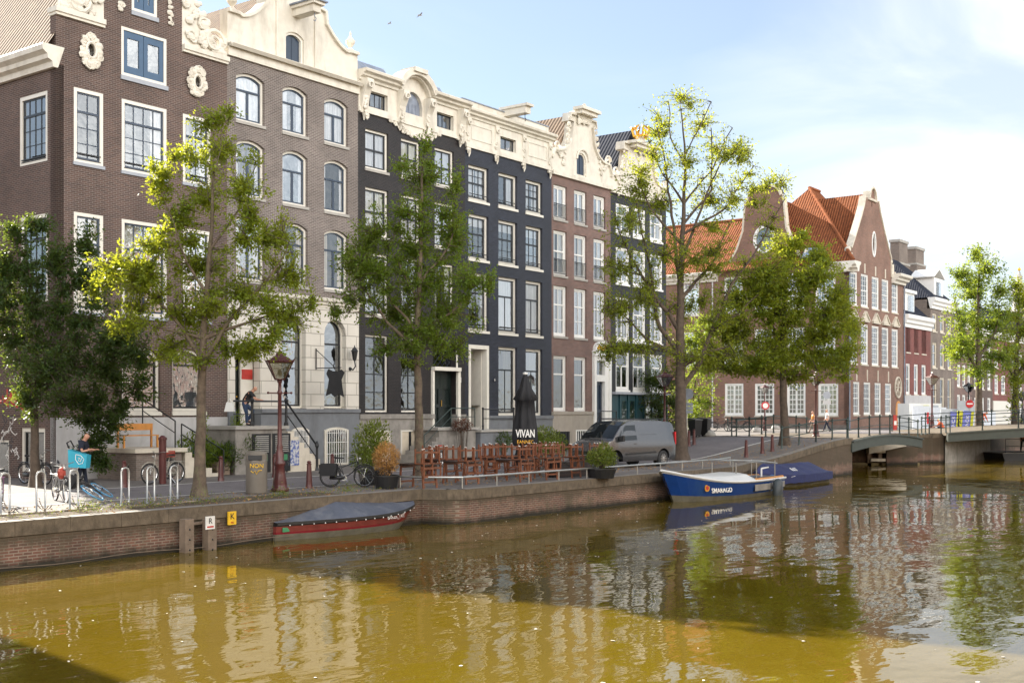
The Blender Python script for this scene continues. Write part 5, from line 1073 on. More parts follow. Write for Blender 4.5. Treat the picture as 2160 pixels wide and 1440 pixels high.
# abutment of the small bridge: pier with ladder and stone corbels
P0 = W(74.5, 9.0); pr = empty('bridge_pier', (*W(75.2, 9.8)[:2], 0), 0, 'brick bridge pier with stone corbels and timber ladder, below the arched bridge', 'pier')
m = MB(); m.box(-4.6, -.15, .3, 2.5, WATER-.5, .1); m.box(1.0, 3.0, -.2, 2.5, WATER-.5, .1); m.build('pier_wall', 'brick_quay', pr)
m = MB(); m.hexa([(-4.6, -.2, -.15), (-2.0, -.2, .2), (-2.0, 1, .2), (-4.6, 1, -.15), (-4.6, -.2, .35), (-2.0, -.2, .62), (-2.0, 1, .62), (-4.6, 1, .35)]); m.hexa([(-.2, -.4, -.35), (2.2, -.4, .15), (2.2, 1, .15), (-.2, 1, -.35), (-.2, -.4, .2), (2.2, -.4, .62), (2.2, 1, .62), (-.2, 1, .2)]); m.build_split('corbel', 'sandstone', pr)
m = MB()
for x in (-.05, .65): m.box(x-.12, x+.12, .0, .25, WATER-.3, .1)
m.mat(1)
for z in (-.75, -.2, .0): m.box(.0, .95, -.15, .05, z-.09, z+.09)
m.build('ladder', ['weathered', 'sandstone'], pr)
m = MB(); m.box(-6, 3.2, -.0, 4, WATER-.5, WATER+.12); m.build('footing', 'mossy', pr)
A2 = Vector((28.95, 78.7)); B2 = Vector((60, 83.5))
b2, zf2, L2, t2 = bridge('canal_bridge', A2, B2, .98, 1.05, .5, 8, 'wide flat steel bridge crossing the main canal at the right edge', 1, .62)
railing(b2, [(L2*u, .15, zf2(u)) for u in [i/12 for i in range(13)]], post_every=2.6); railing(b2, [(L2*u, 7.8, zf2(u)) for u in [i/12 for i in range(13)]], post_every=2.6)
rl = empty('quay_railing', (0, 0, 0), 0, 'green railing dipping between the two bridges beside the maroon lamp post', 'railing')
pts = []
for px, y in ((1944, 74.5), (1960, 77.2), (1985, 78.6), (2004, 78.9)): u = (px-1080)/F; pts.append((u*y, y, hgt(SQ((u*y, y))[0])))
railing(rl, pts)
# concrete abutment under the main bridge
m = MB(); P = [Vector((29.0, 79.2)), Vector((34.9, 86.3)), Vector((36.4, 90)), Vector((60, 130))]
for a, b_ in zip(P, P[1:]): m.face((*a, WATER-.5), (*b_, WATER-.5), (*b_, .9), (*a, .9))
o = m.build('abutment', 'concrete'); tag(o, 'concrete wall below the wide bridge at the right', 'abutment')
# ---------------------------------------------------------------- trees
def leaf_mesh(name, pts, nrm_, size, mat, parent, rng, up=.35, aspect=.5):
    """one mesh of leaf-sized folded faces"""
    n = len(pts); P = np.array(pts); D = rng.normal(size=(n, 3)); D += np.array(nrm_)*1.2; D[:, 2] -= up; D /= np.linalg.norm(D, axis=1)[:, None]
    Nn = rng.normal(size=(n, 3)); Nn[:, 2] += 1.2; S = np.cross(D, Nn); S /= np.linalg.norm(S, axis=1)[:, None]; U = np.cross(S, D)
    sz = size*rng.uniform(.65, 1.3, n)[:, None]; wd = sz*aspect*.5
    v = np.stack([P, P+D*sz*.45+S*wd+U*wd*.35, P+D*sz, P+D*sz*.45-S*wd+U*wd*.35], 1).reshape(-1, 3)
    me = bpy.data.meshes.new(name); me.vertices.add(4*n); me.vertices.foreach_set('co', v.ravel().astype(np.float32))
    me.loops.add(4*n); me.loops.foreach_set('vertex_index', np.arange(4*n, dtype=np.int32))
    me.polygons.add(n); me.polygons.foreach_set('loop_start', np.arange(0, 4*n, 4, dtype=np.int32))
    try: me.polygons.foreach_set('loop_total', np.full(n, 4, dtype=np.int32))
    except Exception: pass
    me.materials.append(M[mat]); me.update(calc_edges=True); me.validate()
    o = bpy.data.objects.new(name, me); sc.collection.objects.link(o); o.parent = parent; return o
def tree(name, base, trunk, limbs, clusters, Y0, nleaf, size, mat, label, seed, barkm='bark', group=None, r0=.2, dz=.9, twigs=None, lpt=11, droop=.2, spray=.32, dshift=0., cat='tree', fill=1.0, tip=.16):
    rng = np.random.default_rng(seed); rr = random.Random(seed); B = Vector(base); e = empty(name, B, 0, label, cat, group)
    def P(px, py, d=0.): Y = Y0+d; return Vector(((px-1080)/F*Y, Y, EYE+(HZ-py)/F*Y))-B
    m = MB(); S = []   # skeleton samples (pos, radius)
    def limb(pts, ra, rb, n=7, wig=.12):
        q = []
        for a, b_ in zip(pts, pts[1:]):
            k = max(2, int((b_-a).length/.5))
            for i in range(k): q.append(a.lerp(b_, i/k))
        q.append(pts[-1])
        for i in range(1, len(q)-1): q[i] = q[i]+Vector((rr.uniform(-1, 1), rr.uniform(-1, 1), rr.uniform(-.5, .5)))*wig*.5
        k = len(q); rad_ = [ra+(rb-ra)*(i/(k-1))**.8 for i in range(k)]
        if pts is TP: rad_[0] *= 1.55; rad_[1] *= 1.1
        m.tube(q, rad_, n)
        for i in range(k): S.append((q[i], rad_[i]))
    TP = [P(*t) for t in trunk]; TP[0] = Vector((0, 0, -.15)); limb(TP, r0, r0*tip, 10, .05); tr_n = len(S)
    for lb in limbs:
        ps = [P(*t) for t in lb]
        s0 = min(S, key=lambda t: (t[0]-ps[0]).length); ps[0] = s0[0]; limb(ps, min(s0[1]*.7, r0*.45), r0*.07, 6)
    # secondary branches to the cluster centres, with looser sprays between them
    clusters = list(clusters); nb = len(clusters)
    for _ in range(int(nb*fill)):
        a = rr.choice(clusters[:nb]); b_ = min((c for c in clusters[:nb] if c is not a), key=lambda c: math.hypot(c[0]-a[0], c[1]-a[1])+rr.uniform(0, 60)); t = rr.uniform(.25, .75)
        clusters.append((a[0]+(b_[0]-a[0])*t+rr.uniform(-14, 14), a[1]+(b_[1]-a[1])*t+rr.uniform(-14, 14), (a[2]+b_[2])*.3, (a[3]+b_[3])*.3)+(tuple([a[4]]) if len(a) > 4 else ()))
    cl = []
    ys_f = TP[0].z+(TP[-1].z-TP[0].z)*.25
    for c in clusters:
        px, py, rx, ry = c[:4]; d = (c[4] if len(c) > 4 else rr.uniform(-1, 1)*dz)+dshift
        C = P(px, py, d); R3 = Vector((rx/F*Y0, .85*(rx+ry)/2/F*Y0, ry/F*Y0)); cl.append((C, R3))
        cand = [t for t in S if t[0].z < C.z+.1 and t[0].z > ys_f] or S
        s0 = min(cand, key=lambda t: (t[0]-C).length+abs(t[0].z-C.z)*.15); mid = s0[0].lerp(C, .55)+Vector((0, 0, .12*(C-s0[0]).length))
        limb([s0[0], mid, C], min(s0[1]*.5, r0*.16), r0*.04, 5, .15)
    K = len(S); SP = np.array([t[0] for t in S])
    vols = np.array([r.x*r.y*r.z for c, r in cl])**.8; vols /= vols.sum(); nt_ = int(nleaf*1.5/lpt); pts = []; nr = []
    for (C, R3), v in zip(cl, vols):
        for _ in range(max(3, int(nt_*v))):
            u = rng.normal(size=3); u /= np.linalg.norm(u); u *= rng.uniform(.1, 1.45)**.75
            tip = np.array([C.x+u[0]*R3.x, C.y+u[1]*R3.y, C.z+u[2]*R3.z])
            dd = np.linalg.norm(SP-tip, axis=1)+np.maximum(0, SP[:, 2]-tip[2])*.8; j = int(np.argmin(dd)); o_ = SP[j]
            dv = tip-o_; ln = np.linalg.norm(dv)+1e-6
            if rng.random() < .55: m.tube([o_, o_+dv*.5+np.array([0, 0, .06*ln]), tip], [.014*r0/.2+.004, .009, .004], 3, False)
            dn = dv/ln; k = lpt+int(rng.integers(-4, 5)); L_ = min(ln, spray*rng.uniform(.8, 1.9))
            for i in range(k):
                t = rng.random(); p = tip-dn*L_*t+rng.normal(size=3)*.055*size/.1; p[2] -= droop*.15*t; pts.append(p); nr.append(dn+rng.normal(size=3)*.7)
    m.build('trunk', barkm, e, smooth=True); leaf_mesh('crown', pts, nr, size, mat, e, rng, droop)
    return e
def at(px, py): s, q, h_ = gp(px, py); return W(s, q, h_)
b = at(420, 1047)
tree('street_tree', b, [(420, 1050), (424, 900), (428, 760), (436, 620), (445, 480), (452, 360)], [[(428, 745), (360, 660), (290, 600), (235, 575)], [(428, 740), (500, 660), (590, 560), (610, 510)], [(430, 700), (530, 680), (620, 650)], [(436, 600), (380, 520), (345, 420)], [(440, 520), (500, 440), (540, 350)], [(430, 720), (380, 700), (300, 680)]],
     [(482, 236, 26, 26), (440, 262, 42, 34), (468, 318, 50, 44), (402, 330, 46, 40), (340, 395, 34, 48), (322, 350, 20, 26), (538, 330, 22, 20), (510, 395, 50, 50), (432, 420, 55, 50), (375, 470, 44, 40), (318, 520, 50, 36), (245, 560, 56, 40), (196, 610, 24, 30), (300, 605, 80, 45), (420, 560, 66, 56), (520, 500, 50, 52), (590, 505, 46, 54), (615, 585, 52, 46), (505, 620, 80, 52), (600, 670, 66, 44), (395, 670, 84, 50), (270, 685, 50, 34), (480, 735, 56, 34), (560, 728, 50, 28), (345, 748, 40, 22), (655, 640, 20, 30), (415, 760, 40, 16)],
     b.y, 27000, .105, 'leaf_yellow', 'bright yellow green street tree with pale straight trunk beside the bicycle racks', 11, r0=.19, group='trees along the quay')
b = at(886, 1008)
tree('street_tree', b, [(886, 1008), (884, 880), (880, 740), (885, 600), (888, 460), (892, 340)], [[(882, 735), (820, 680), (770, 610), (745, 560)], [(880, 720), (950, 660), (1010, 610)], [(880, 700), (830, 640), (800, 590)], [(884, 600), (950, 520), (960, 420)], [(884, 640), (820, 520), (850, 450)]],
     [(900, 310, 24, 32), (848, 350, 30, 22), (890, 380, 50, 44), (962, 392, 24, 40), (858, 450, 62, 44), (940, 455, 46, 46), (785, 490, 44, 40), (870, 525, 84, 52), (962, 515, 46, 46), (738, 540, 34, 44), (800, 580, 74, 50), (900, 600, 92, 54), (985, 590, 50, 44), (1034, 600, 18, 36), (738, 635, 36, 36), (840, 665, 74, 44), (940, 668, 72, 44), (880, 730, 54, 36), (960, 738, 36, 28), (708, 660, 16, 24), (815, 735, 36, 20)],
     b.y, 26000, .115, 'leaf_green', 'mid green street tree with mottled trunk in front of the two black houses', 12, r0=.2, group='trees along the quay')
b = at(1437, 970)
tree('street_tree', b, [(1437, 970), (1436, 850), (1434, 700), (1437, 560), (1442, 430), (1446, 330), (1436, 230)], [[(1446, 330), (1475, 270), (1500, 215)], [(1442, 430), (1500, 360), (1545, 270)], [(1442, 430), (1400, 370), (1370, 300)], [(1446, 360), (1415, 290), (1410, 215)], [(1440, 500), (1530, 440), (1590, 350)], [(1440, 520), (1370, 440), (1345, 370)], [(1438, 830), (1478, 760), (1500, 700), (1545, 600), (1600, 520), (1655, 420)], [(1434, 700), (1380, 620), (1330, 540), (1300, 470)], [(1436, 620), (1420, 480), (1400, 330), (1385, 250)], [(1437, 560), (1480, 440), (1520, 340), (1560, 300)], [(1434, 760), (1370, 720), (1310, 660)], [(1500, 700), (1560, 660), (1600, 620)], [(1442, 480), (1500, 400), (1500, 270)], [(1434, 740), (1390, 690), (1370, 560), (1340, 420)], [(1440, 780), (1500, 740), (1540, 730)], [(1437, 640), (1500, 560), (1540, 470)]],
     [(1440, 205, 50, 24), (1395, 255, 40, 40), (1480, 262, 44, 44), (1375, 330, 46, 44), (1450, 345, 60, 50), (1535, 330, 44, 50), (1345, 400, 46, 44), (1390, 430, 60, 40), (1500, 425, 60, 50), (1325, 480, 56, 44), (1290, 560, 36, 44), (1400, 540, 74, 50), (1500, 535, 64, 50), (1585, 400, 46, 44), (1645, 385, 36, 36), (1350, 635, 66, 50), (1285, 650, 28, 44), (1440, 650, 74, 50), (1530, 640, 50, 50), (1625, 480, 40, 44), (1350, 735, 76, 40), (1285, 750, 28, 28), (1440, 755, 64, 34), (1515, 745, 66, 40), (1570, 320, 30, 30)],
     b.y, 25000, .13, 'leaf_yellow', 'tall sparse tree with dark forking limbs behind the grey van', 13, 'bark_dark', r0=.34, dz=1.6, tip=.07, fill=1.4, group='trees along the quay', lpt=9, spray=.45)
b = at(1656, 938)
tree('street_tree', b, [(1656, 938), (1652, 820), (1650, 700), (1656, 580), (1672, 520)], [[(1650, 780), (1590, 730), (1540, 700)], [(1650, 760), (1720, 720), (1780, 690)], [(1650, 700), (1700, 620), (1740, 560)], [(1650, 720), (1600, 640), (1580, 600)]],
     [(1690, 500, 32, 20), (1655, 530, 52, 34), (1728, 545, 44, 40), (1618, 580, 60, 44), (1700, 600, 74, 50), (1768, 628, 34, 40), (1560, 640, 52, 50), (1640, 665, 84, 50), (1738, 685, 66, 50), (1800, 690, 24, 44), (1540, 715, 52, 44), (1620, 745, 76, 40), (1710, 755, 74, 40), (1785, 745, 34, 36), (1497, 765, 34, 22), (1780, 795, 28, 12), (1560, 780, 56, 20), (1660, 795, 60, 16)],
     b.y, 44000, .155, 'leaf_yellow', 'round dense green tree with dark trunk in front of the red corner building', 14, 'bark_dark', r0=.26, dz=1.5, group='trees along the quay', lpt=12, spray=.4)
Yl = 37.5; bl = Vector(((75-1080)/F*Yl, Yl, 0)); e_ = tree('garden_tree', bl, [(75, 1020), (72, 920), (70, 800), (75, 700), (60, 560)], [[(72, 850), (150, 760), (200, 640)], [(72, 820), (30, 720), (10, 600)], [(74, 760), (130, 650), (120, 540)], [(140, 780), (230, 760), (300, 770)]],
     [(30, 485, 40, 34), (92, 478, 26, 30), (15, 560, 50, 50), (108, 555, 60, 50), (60, 630, 80, 50), (182, 520, 34, 50), (190, 600, 54, 50), (160, 680, 84, 52), (35, 715, 66, 50), (250, 712, 54, 44), (100, 780, 84, 50), (220, 780, 74, 44), (300, 760, 36, 26), (180, 850, 76, 44, 1.6), (290, 832, 44, 20, 1.4), (60, 845, 44, 36), (232, 895, 42, 36, 2.2), (190, 930, 34, 36, 2.4), (215, 975, 30, 30, 2.6), (-30, 640, 50, 80)],
     Yl, 36000, .115, 'leaf_dark', 'dark dense evergreen tree in front of the corner house at the far left', 15, 'bark_dark', r0=.17, dz=1.0, lpt=12)
b = W(*SQ(((2066-1080)/F*88, 88)), .92)
tree('street_tree', b, [(2066, 905), (2064, 800), (2062, 680), (2066, 560)], [[(2064, 780), (2030, 720), (2015, 640)], [(2064, 760), (2100, 700), (2110, 630)]],
     [(2060, 532, 30, 20), (2078, 568, 38, 34), (2020, 580, 22, 26), (2050, 620, 44, 40), (2110, 615, 30, 36), (2030, 680, 40, 40), (2090, 685, 50, 44), (2050, 735, 54, 40), (2008, 735, 22, 28), (2108, 755, 36, 36), (2060, 785, 40, 20)],
     88, 13000, .19, 'leaf_green', 'slim upright dark green tree behind the no entry sign', 16, 'bark_dark', r0=.33, dz=1.5, group='trees along the quay', lpt=10, spray=.5)
b = W(*SQ(((2143-1080)/F*98, 98)), .92)
tree('street_tree', b, [(2143, 905), (2142, 820), (2146, 720), (2150, 620)], [[(2142, 800), (2120, 760), (2118, 700)], [(2142, 790), (2180, 740), (2190, 680)]],
     [(2142, 605, 28, 26), (2170, 640, 40, 40), (2130, 670, 26, 34), (2160, 700, 50, 44), (2200, 700, 40, 50), (2130, 740, 24, 34), (2170, 765, 50, 36), (2210, 770, 40, 40), (2140, 800, 26, 40), (2140, 860, 14, 34)],
     98, 12000, .2, 'leaf_yellow', 'yellow green tree with ivy covered trunk at the right edge', 17, 'bark_dark', r0=.35, dz=1.5, group='trees along the quay', lpt=10, spray=.5)
b = W(sx(1395, .9), .9, 0)
Yv = b.y; tree('climbing_ivy', b, [(1395, 955), (1392, 880), (1398, 800)], [], [(1400, 795, 50, 26, -.4), (1385, 850, 44, 34, -.4), (1420, 850, 26, 40, -.2), (1390, 910, 40, 40, -.3), (1425, 920, 24, 40, 0), (1370, 800, 24, 24, -.5)], Yv, 7500, .14, 'leaf_dark', 'dark climbing shrub smothering the end of the black house behind the lamp post', 18, 'bark_dark', r0=.1, dz=.4, cat='shrub')
b = W(70+8, -8, 0.4); Yg = b.y
tree('garden_tree', b, [(1462, 940), (1462, 850), (1470, 760)], [], [(1455, 720, 40, 50), (1480, 780, 44, 44), (1440, 820, 30, 50), (1490, 850, 34, 40), (1455, 880, 40, 40), (1500, 700, 36, 40)], Yg, 6000, .19, 'leaf_green', 'green garden tree in the gap between the black house and the red corner building', 19, 'bark_dark', r0=.15, dz=1.5)
# ---------------------------------------------------------------- plants in tubs and by the fronts
def bush(name, base, clusters, n, size, mat, label, seed, pot=None, cat='plant', upright=True, group=None, stems=26, aspect=.28):
    """clusters: (x, y, z, rx, ry, rz) in metres from the base"""
    rng = np.random.default_rng(seed); B = Vector(base); e = empty(name, B, ROT, label, cat, group); m = MB(); pts = []; nr = []
    tot = sum(c[3]*c[4]*c[5] for c in clusters)
    for c in clusters:
        for _ in range(int(n*c[3]*c[4]*c[5]/tot)):
            u = rng.normal(size=3); u /= np.linalg.norm(u); u *= rng.uniform(.3, 1.1)**.6; p = np.array([c[0]+u[0]*c[3], c[1]+u[1]*c[4], c[2]+u[2]*c[5]]); pts.append(p); nr.append(u*.6+np.array([0, 0, .6 if upright else 0]))
        for _ in range(stems//len(clusters)+1):
            u = rng.uniform(-.8, .8, 3); z0 = pot[1] if pot else 0; m.tube([(c[0]*.4+u[0]*.15, c[1]*.4+u[1]*.15, z0), (c[0]+u[0]*c[3]*.7, c[1]+u[1]*c[4]*.7, c[2]+c[5]*.6*u[2])], [.012, .004], 3, False)
    m.build('stem', 'bark_dark', e); leaf_mesh('foliage', pts, nr, size, mat, e, rng, -.2 if upright else .2, aspect)
    if pot:
        r, hp, pm = pot; m = MB(); m.lathe([(r*.82, 0), (r, hp*.9), (r*1.08, hp*.9), (r*1.08, hp), (r*.93, hp), (r*.93, hp-.06), (.01, hp-.06)], 18); m.build('pot', pm, e, smooth=False)
    return e
def ppos(px, py): s, q, h_ = gp(px, py); return W(s, q, h_)
bush('potted_bamboo', ppos(782, 1022), [(-.1, 0, 1.25, .55, .5, .75), (.4, .1, 1.5, .45, .45, .6), (-.4, 0, .8, .4, .4, .4)], 2600, .13, 'leaf_bamboo', 'tall green bamboo in a black tub behind the black bicycle', 31, (.42, .5, 'black_plastic'))
bush('potted_grass', ppos(815, 1030), [(0, 0, .92, .42, .4, .48)], 2600, .11, 'leaf_dry', 'dry golden grass in a round black tub at the terrace corner', 32, (.40, .42, 'black_plastic'), aspect=.16)
bush('potted_shrub', ppos(1128, 992), [(0, .0, 1.0, .55, .5, .7), (.75, 0, 1.2, .6, .5, .6), (1.45, 0, .95, .6, .5, .55)], 3600, .12, 'leaf_bamboo', 'long loose yellow green hedge in a dark planter behind the furniture stacks', 33, None)
pl = empty('planter_box', ppos(1215, 1003), ROT, 'long dark timber planter box at the terrace end before the van', 'planter'); m = MB(); m.box(-1.5, .6, -.3, .3, 0, .55); m.mat(1)
for k in range(4): m.box(-1.52, .62, -.31, -.3, .05+.13*k, .15+.13*k)
m.build('box', ['black_plastic', 'darkwood'], pl)
bush('potted_shrub', ppos(1268, 1008), [(0, 0, .72, .62, .5, .34), (.2, 0, .95, .3, .3, .3)], 1700, .12, 'leaf_bamboo', 'low bushy green plant in a wide dark bowl beside the van front wheel', 34, (.55, .36, 'black_plastic'))
bush('potted_shrub', ppos(975, 975), [(0, 0, 1.75, .6, .4, .3)], 1200, .1, 'leaf_brown', 'dark red brown shrub on the stoop beside the black door', 35, None, upright=False)
bush('garden_plant', W(H1.s0+H1.X(345), 1.9), [(0, 0, .9, .8, .5, .7), (.3, 0, 1.7, .2, .2, .7), (1.1, .2, .7, .7, .5, .5)], 2400, .15, 'leaf_green', 'tall leafy garden plants below the arched window of the corner house', 36)
bush('garden_plant', W(H1.s0+H1.X(412), 1.9), [(0, 0, .7, .6, .4, .55), (.9, 0, .9, .5, .4, .7)], 1900, .13, 'leaf_dark', 'dark shrubs beside the rain barrel and the wooden crate planter', 37)
bush('climbing_ivy', W(H2.s0+.1, .5), [(0, 0, 1.3, .4, .25, 1.1)], 1100, .11, 'leaf_green', 'thin climbing plant between the corner house and the stoop doors', 38)
bush('garden_plant', W(H4.s0+.6, 1.9), [(0, 0, .9, .6, .4, .5)], 1000, .12, 'leaf_dark', 'dark green plant beneath the white doorway of the blue black house', 39)
bush('garden_plant', W(H6.s0+3, 1.2), [(0, 0, .9, .9, .5, .7), (-1.4, 0, .7, .6, .4, .6)], 1500, .14, 'leaf_green', 'loose green shrubs in front of the teal shopfront', 40)
bush('garden_plant', W(H2.s0+H2.X(742), 1.2), [(0, 0, .6, .5, .4, .5)], 900, .1, 'leaf_green', 'small green plant beside the barred cellar window', 41)
# weeds and fallen leaves along the quay edge
rng = np.random.default_rng(5); pts = []; nr = []
for _ in range(1100):
    s = rng.uniform(11, 27.2); q = rng.normal(12.1, .35); pts.append(np.array([s, -q, .03+abs(rng.normal())*.03])); nr.append(np.array([0, 0, .1]))
for c, w_ in ((17.8, 1.0), (19.6, .9), (16.4, .4), (22.3, .3), (24.9, .35)):
    for _ in range(230): pts.append(np.array([c+rng.normal()*w_*.5, -12.45+rng.normal()*.16, .04+abs(rng.normal())*.13])); nr.append(np.array([0, 0, .8]))
o = leaf_mesh('weeds', pts, nr, .055, 'leaf_bamboo', None, rng, 0, .35); o.location = origin; o.rotation_euler = (0, 0, ROT); tag(o, 'low weeds and fallen leaves along the quay edge', None, None, 'stuff')
m, N_, L_, b_ = newmat('dry_leaf'); setp(b_, (.35, .2, .07), .8); pts = [np.array([rng.uniform(11, 62), -rng.uniform(9.8, 13), .02]) for _ in range(2500)]
for p in pts: p[2] = hgt(p[0])+.025
o = leaf_mesh('leaf_litter', pts, [np.array([rng.normal(), rng.normal(), 0]) for _ in pts], .06, 'dry_leaf', None, rng, 0, .6); o.location = origin; o.rotation_euler = (0, 0, ROT); tag(o, 'scattered dry leaves on the pavement', None, None, 'stuff')
# ---------------------------------------------------------------- street furniture
def torus(m, c, R_, r, ax='y', n=24, k=6): 
    pts = [(c[0]+R_*math.cos(2*math.pi*i/n), c[1], c[2]+R_*math.sin(2*math.pi*i/n)) for i in range(n)]; m.tube(pts, r, k, closed=True)
plain('bike_black', (.015, .015, .017), .35); plain('bike_silver', (.32, .31, .29), .35, .7); plain('bike_pale', (.35, .33, .28), .4); plain('tyre_blue', (.10, .30, .50), .5); plain('crate_red', (.35, .05, .03), .6); plain('bag_black', (.012, .012, .014), .8); plain('bike_pink', (.25, .10, .20), .4)
def bicycle(loc, rz, label, frame='bike_black', tyre='rubber', rot=None, pannier=False, saddle='bag_black', crate=None, simple=False, group='parked bicycles', bag=None):
    e = empty('bicycle', loc, rz, label, 'bicycle', group, rot); r = .345; wb = 1.07; ns = 12 if simple else 24
    for x in (0, wb):
        m = MB(); torus(m, (x, 0, r), r-.02, .022, n=ns); wl = m.build('wheel', tyre, e, smooth=True); m = MB(); torus(m, (x, 0, r), r-.055, .012, n=ns, k=4)
        for k in range(8 if simple else 14): a = math.pi*2*k/(8 if simple else 14); m.tube([(x+.03*math.cos(a+.4), .02*(-1)**k, r+.03*math.sin(a+.4)), (x+(r-.05)*math.cos(a), 0, r+(r-.05)*math.sin(a))], .0035, 3, False)
        m.lathe([(.025, -.05), (.025, .05)], 8, (x, 0, r), 'y'); m.build('rim', 'chrome', wl)
        m = MB(); a0, a1 = (.35, 2.9) if x == 0 else (.6, 2.7); pts = [(x+(r+.03)*math.cos(a0+(a1-a0)*i/10), 0, r+(r+.03)*math.sin(a0+(a1-a0)*i/10)) for i in range(11)]; m.tube(pts, .018, 4); m.build('mudguard', frame, e)
    bb = (.44, 0, .29); hd = (.86, 0, .82); hl = (.90, 0, .62); st = (.30, 0, .78)
    m = MB(); m.tube([bb, hl], .020, 6); m.tube([(.34, 0, .62), hd], .018, 6); m.tube([bb, st, (.285, 0, .88)], .017, 6); m.tube([bb, (0, .05, r)], .012, 5); m.tube([bb, (0, -.05, r)], .012, 5); m.tube([(.33, 0, .66), (0, .05, r)], .010, 5); m.tube([(.33, 0, .66), (0, -.05, r)], .010, 5)
    m.tube([hd, hl], .022, 6)
    for y in (-.05, .05): m.tube([(.905, 0, .64), (.95, y, .55), (wb, y, r)], .012, 5)
    m.box(-.02, .48, -.075, -.045, .25, .36); m.build('frame', frame, e, smooth=True)
    m = MB(); m.tube([hd, (.83, 0, 1.0)], .014, 5); m.tube([(.66, -.29, 1.05), (.74, -.27, 1.06), (.82, -.12, 1.02), (.83, 0, 1.0), (.82, .12, 1.02), (.74, .27, 1.06), (.66, .29, 1.05)], .012, 5); m.ball((.93, 0, .90), .045, 6); m.build('handlebar', 'bike_silver', e)
    m = MB(); m.hexa([(.14, -.1, .9), (.42, -.025, .9), (.42, .025, .9), (.14, .1, .9), (.13, -.11, .955), (.43, -.02, .93), (.43, .02, .93), (.13, .11, .955)]); m.build('saddle', saddle, e)
    m = MB()
    for y in (-.06, .06): m.tube([(-.28, y, .72), (.28, y, .72)], .008, 4); m.tube([(-.05, y, .72), (0, y, r)], .007, 4)
    for x in (-.27, -.1, .08): m.tube([(x, -.06, .72), (x, .06, .72)], .007, 4)
    m.build('luggage_rack', frame, e)
    m = MB(); m.lathe([(.09, -.012), (.09, .012)], 12, (bb[0], -.05, bb[2]), 'y'); m.tube([(bb[0], -.09, bb[2]), (bb[0]+.12, -.09, bb[2]-.12), (bb[0]+.12, -.18, bb[2]-.12)], .01, 4); m.tube([(bb[0], .06, bb[2]), (bb[0]-.12, .09, bb[2]+.12), (bb[0]-.12, .18, bb[2]+.12)], .01, 4); m.build('crank', 'chrome', e)
    if not simple: m = MB(); m.tube([(.25, .04, .2), (.16, .16, .0)], .01, 4); m.build('kickstand', 'chrome', e)
    if pannier:
        m = MB()
        for y in (-.09, .09): s_ = 1 if y > 0 else -1; m.hexa([(-.3, y, .36), (.18, y, .36), (.18, y+.14*s_, .36), (-.3, y+.14*s_, .36), (-.34, y, .72), (.22, y, .72), (.22, y+.13*s_, .72), (-.34, y+.13*s_, .72)])
        m.box(-.3, .2, -.12, .12, .72, .75); m.build('pannier', 'bag_black', e)
    if crate:
        m = MB()
        for k in range(4): m.box(.92, 1.28, -.16, .16, .78+.06*k, .815+.06*k) if k == 0 else m.plate([(.92, .78+.06*k), (1.28, .78+.06*k), (1.28, .82+.06*k), (.92, .82+.06*k)], [], -.16, -.15) or m.plate([(.92, .78+.06*k), (1.28, .78+.06*k), (1.28, .82+.06*k), (.92, .82+.06*k)], [], .15, .16)
        m.box(.92, .94, -.16, .16, .78, 1.0); m.box(1.26, 1.28, -.16, .16, .78, 1.0); m.build('crate', crate, e)
    if bag: m = MB(); m.ball((.80, -.05, .78), .14, 8, (1, .8, 1.2)); m.build('bag', bag, e)
    return e
def az(dx, dy): return math.atan2(dy, dx)
def bpos(px, py, r_=0): s, q, h_ = gp(px, py); p = W(s, q, h_); return p
def bike2(pa, pb, *a, **k):   # rear and front wheel contact pixels fix the heading
    A, B = bpos(*pa), bpos(*pb); return bicycle(A+Vector((0, 0, .005)), az(B.x-A.x, B.y-A.y), *a, **k)
bicycle(bpos(117, 1056), az(.57, -.8), 'silver framed bicycle with rusty wheels standing in the bicycle rack', 'bike_silver', 'rubber', bag='crate_red')
bicycle(bpos(2, 1066), az(.25, -.95), 'pink bicycle cut off beside the outermost bicycle rack', 'bike_pink')
b = bpos(238, 1056); bicycle(b+Vector((0, 0, .10)), 0, 'fallen bicycle with bright blue tyres lying on the quay edge', 'bike_black', 'tyre_blue', rot=(rad(56), 0, rad(-84)), crate='bag_black')
bike2((52, 1020), (92, 1022), 'old black bicycle leaning against the dark tree by the alley wall', 'bike_black')
bike2((100, 1010), (140, 1016), 'black bicycle half hidden behind the silver bicycle', 'bike_black')
bike2((372, 1018), (305, 1022), 'pale town bicycle with child seat facing left at the dark post', 'bike_pale')
bike2((290, 1012), (352, 1010), 'grey bicycle with a red crate behind the pale town bicycle', 'bike_silver', crate='crate_red')
bicycle(bpos(697, 1027), az(1, .02), 'black electric bicycle with black panniers beside the potted bamboo', 'bike_black', pannier=True)
bike2((930, 985), (896, 990), 'white wheeled bicycle with a red saddle behind the furniture stacks', 'bike_black', saddle='graffiti_red')
for (x0, x1, y, fr, lb) in ((1505, 1532, 909, 'bike_black', 'left of the two dark bicycles parked by the corner building'), (1546, 1568, 905, 'bike_black', 'right of the two dark bicycles parked by the corner building')):
    Y = 86; A = Vector(((x0-1080)/F*Y, Y, hgt(70))); bicycle(A, 0, lb, fr, simple=True)
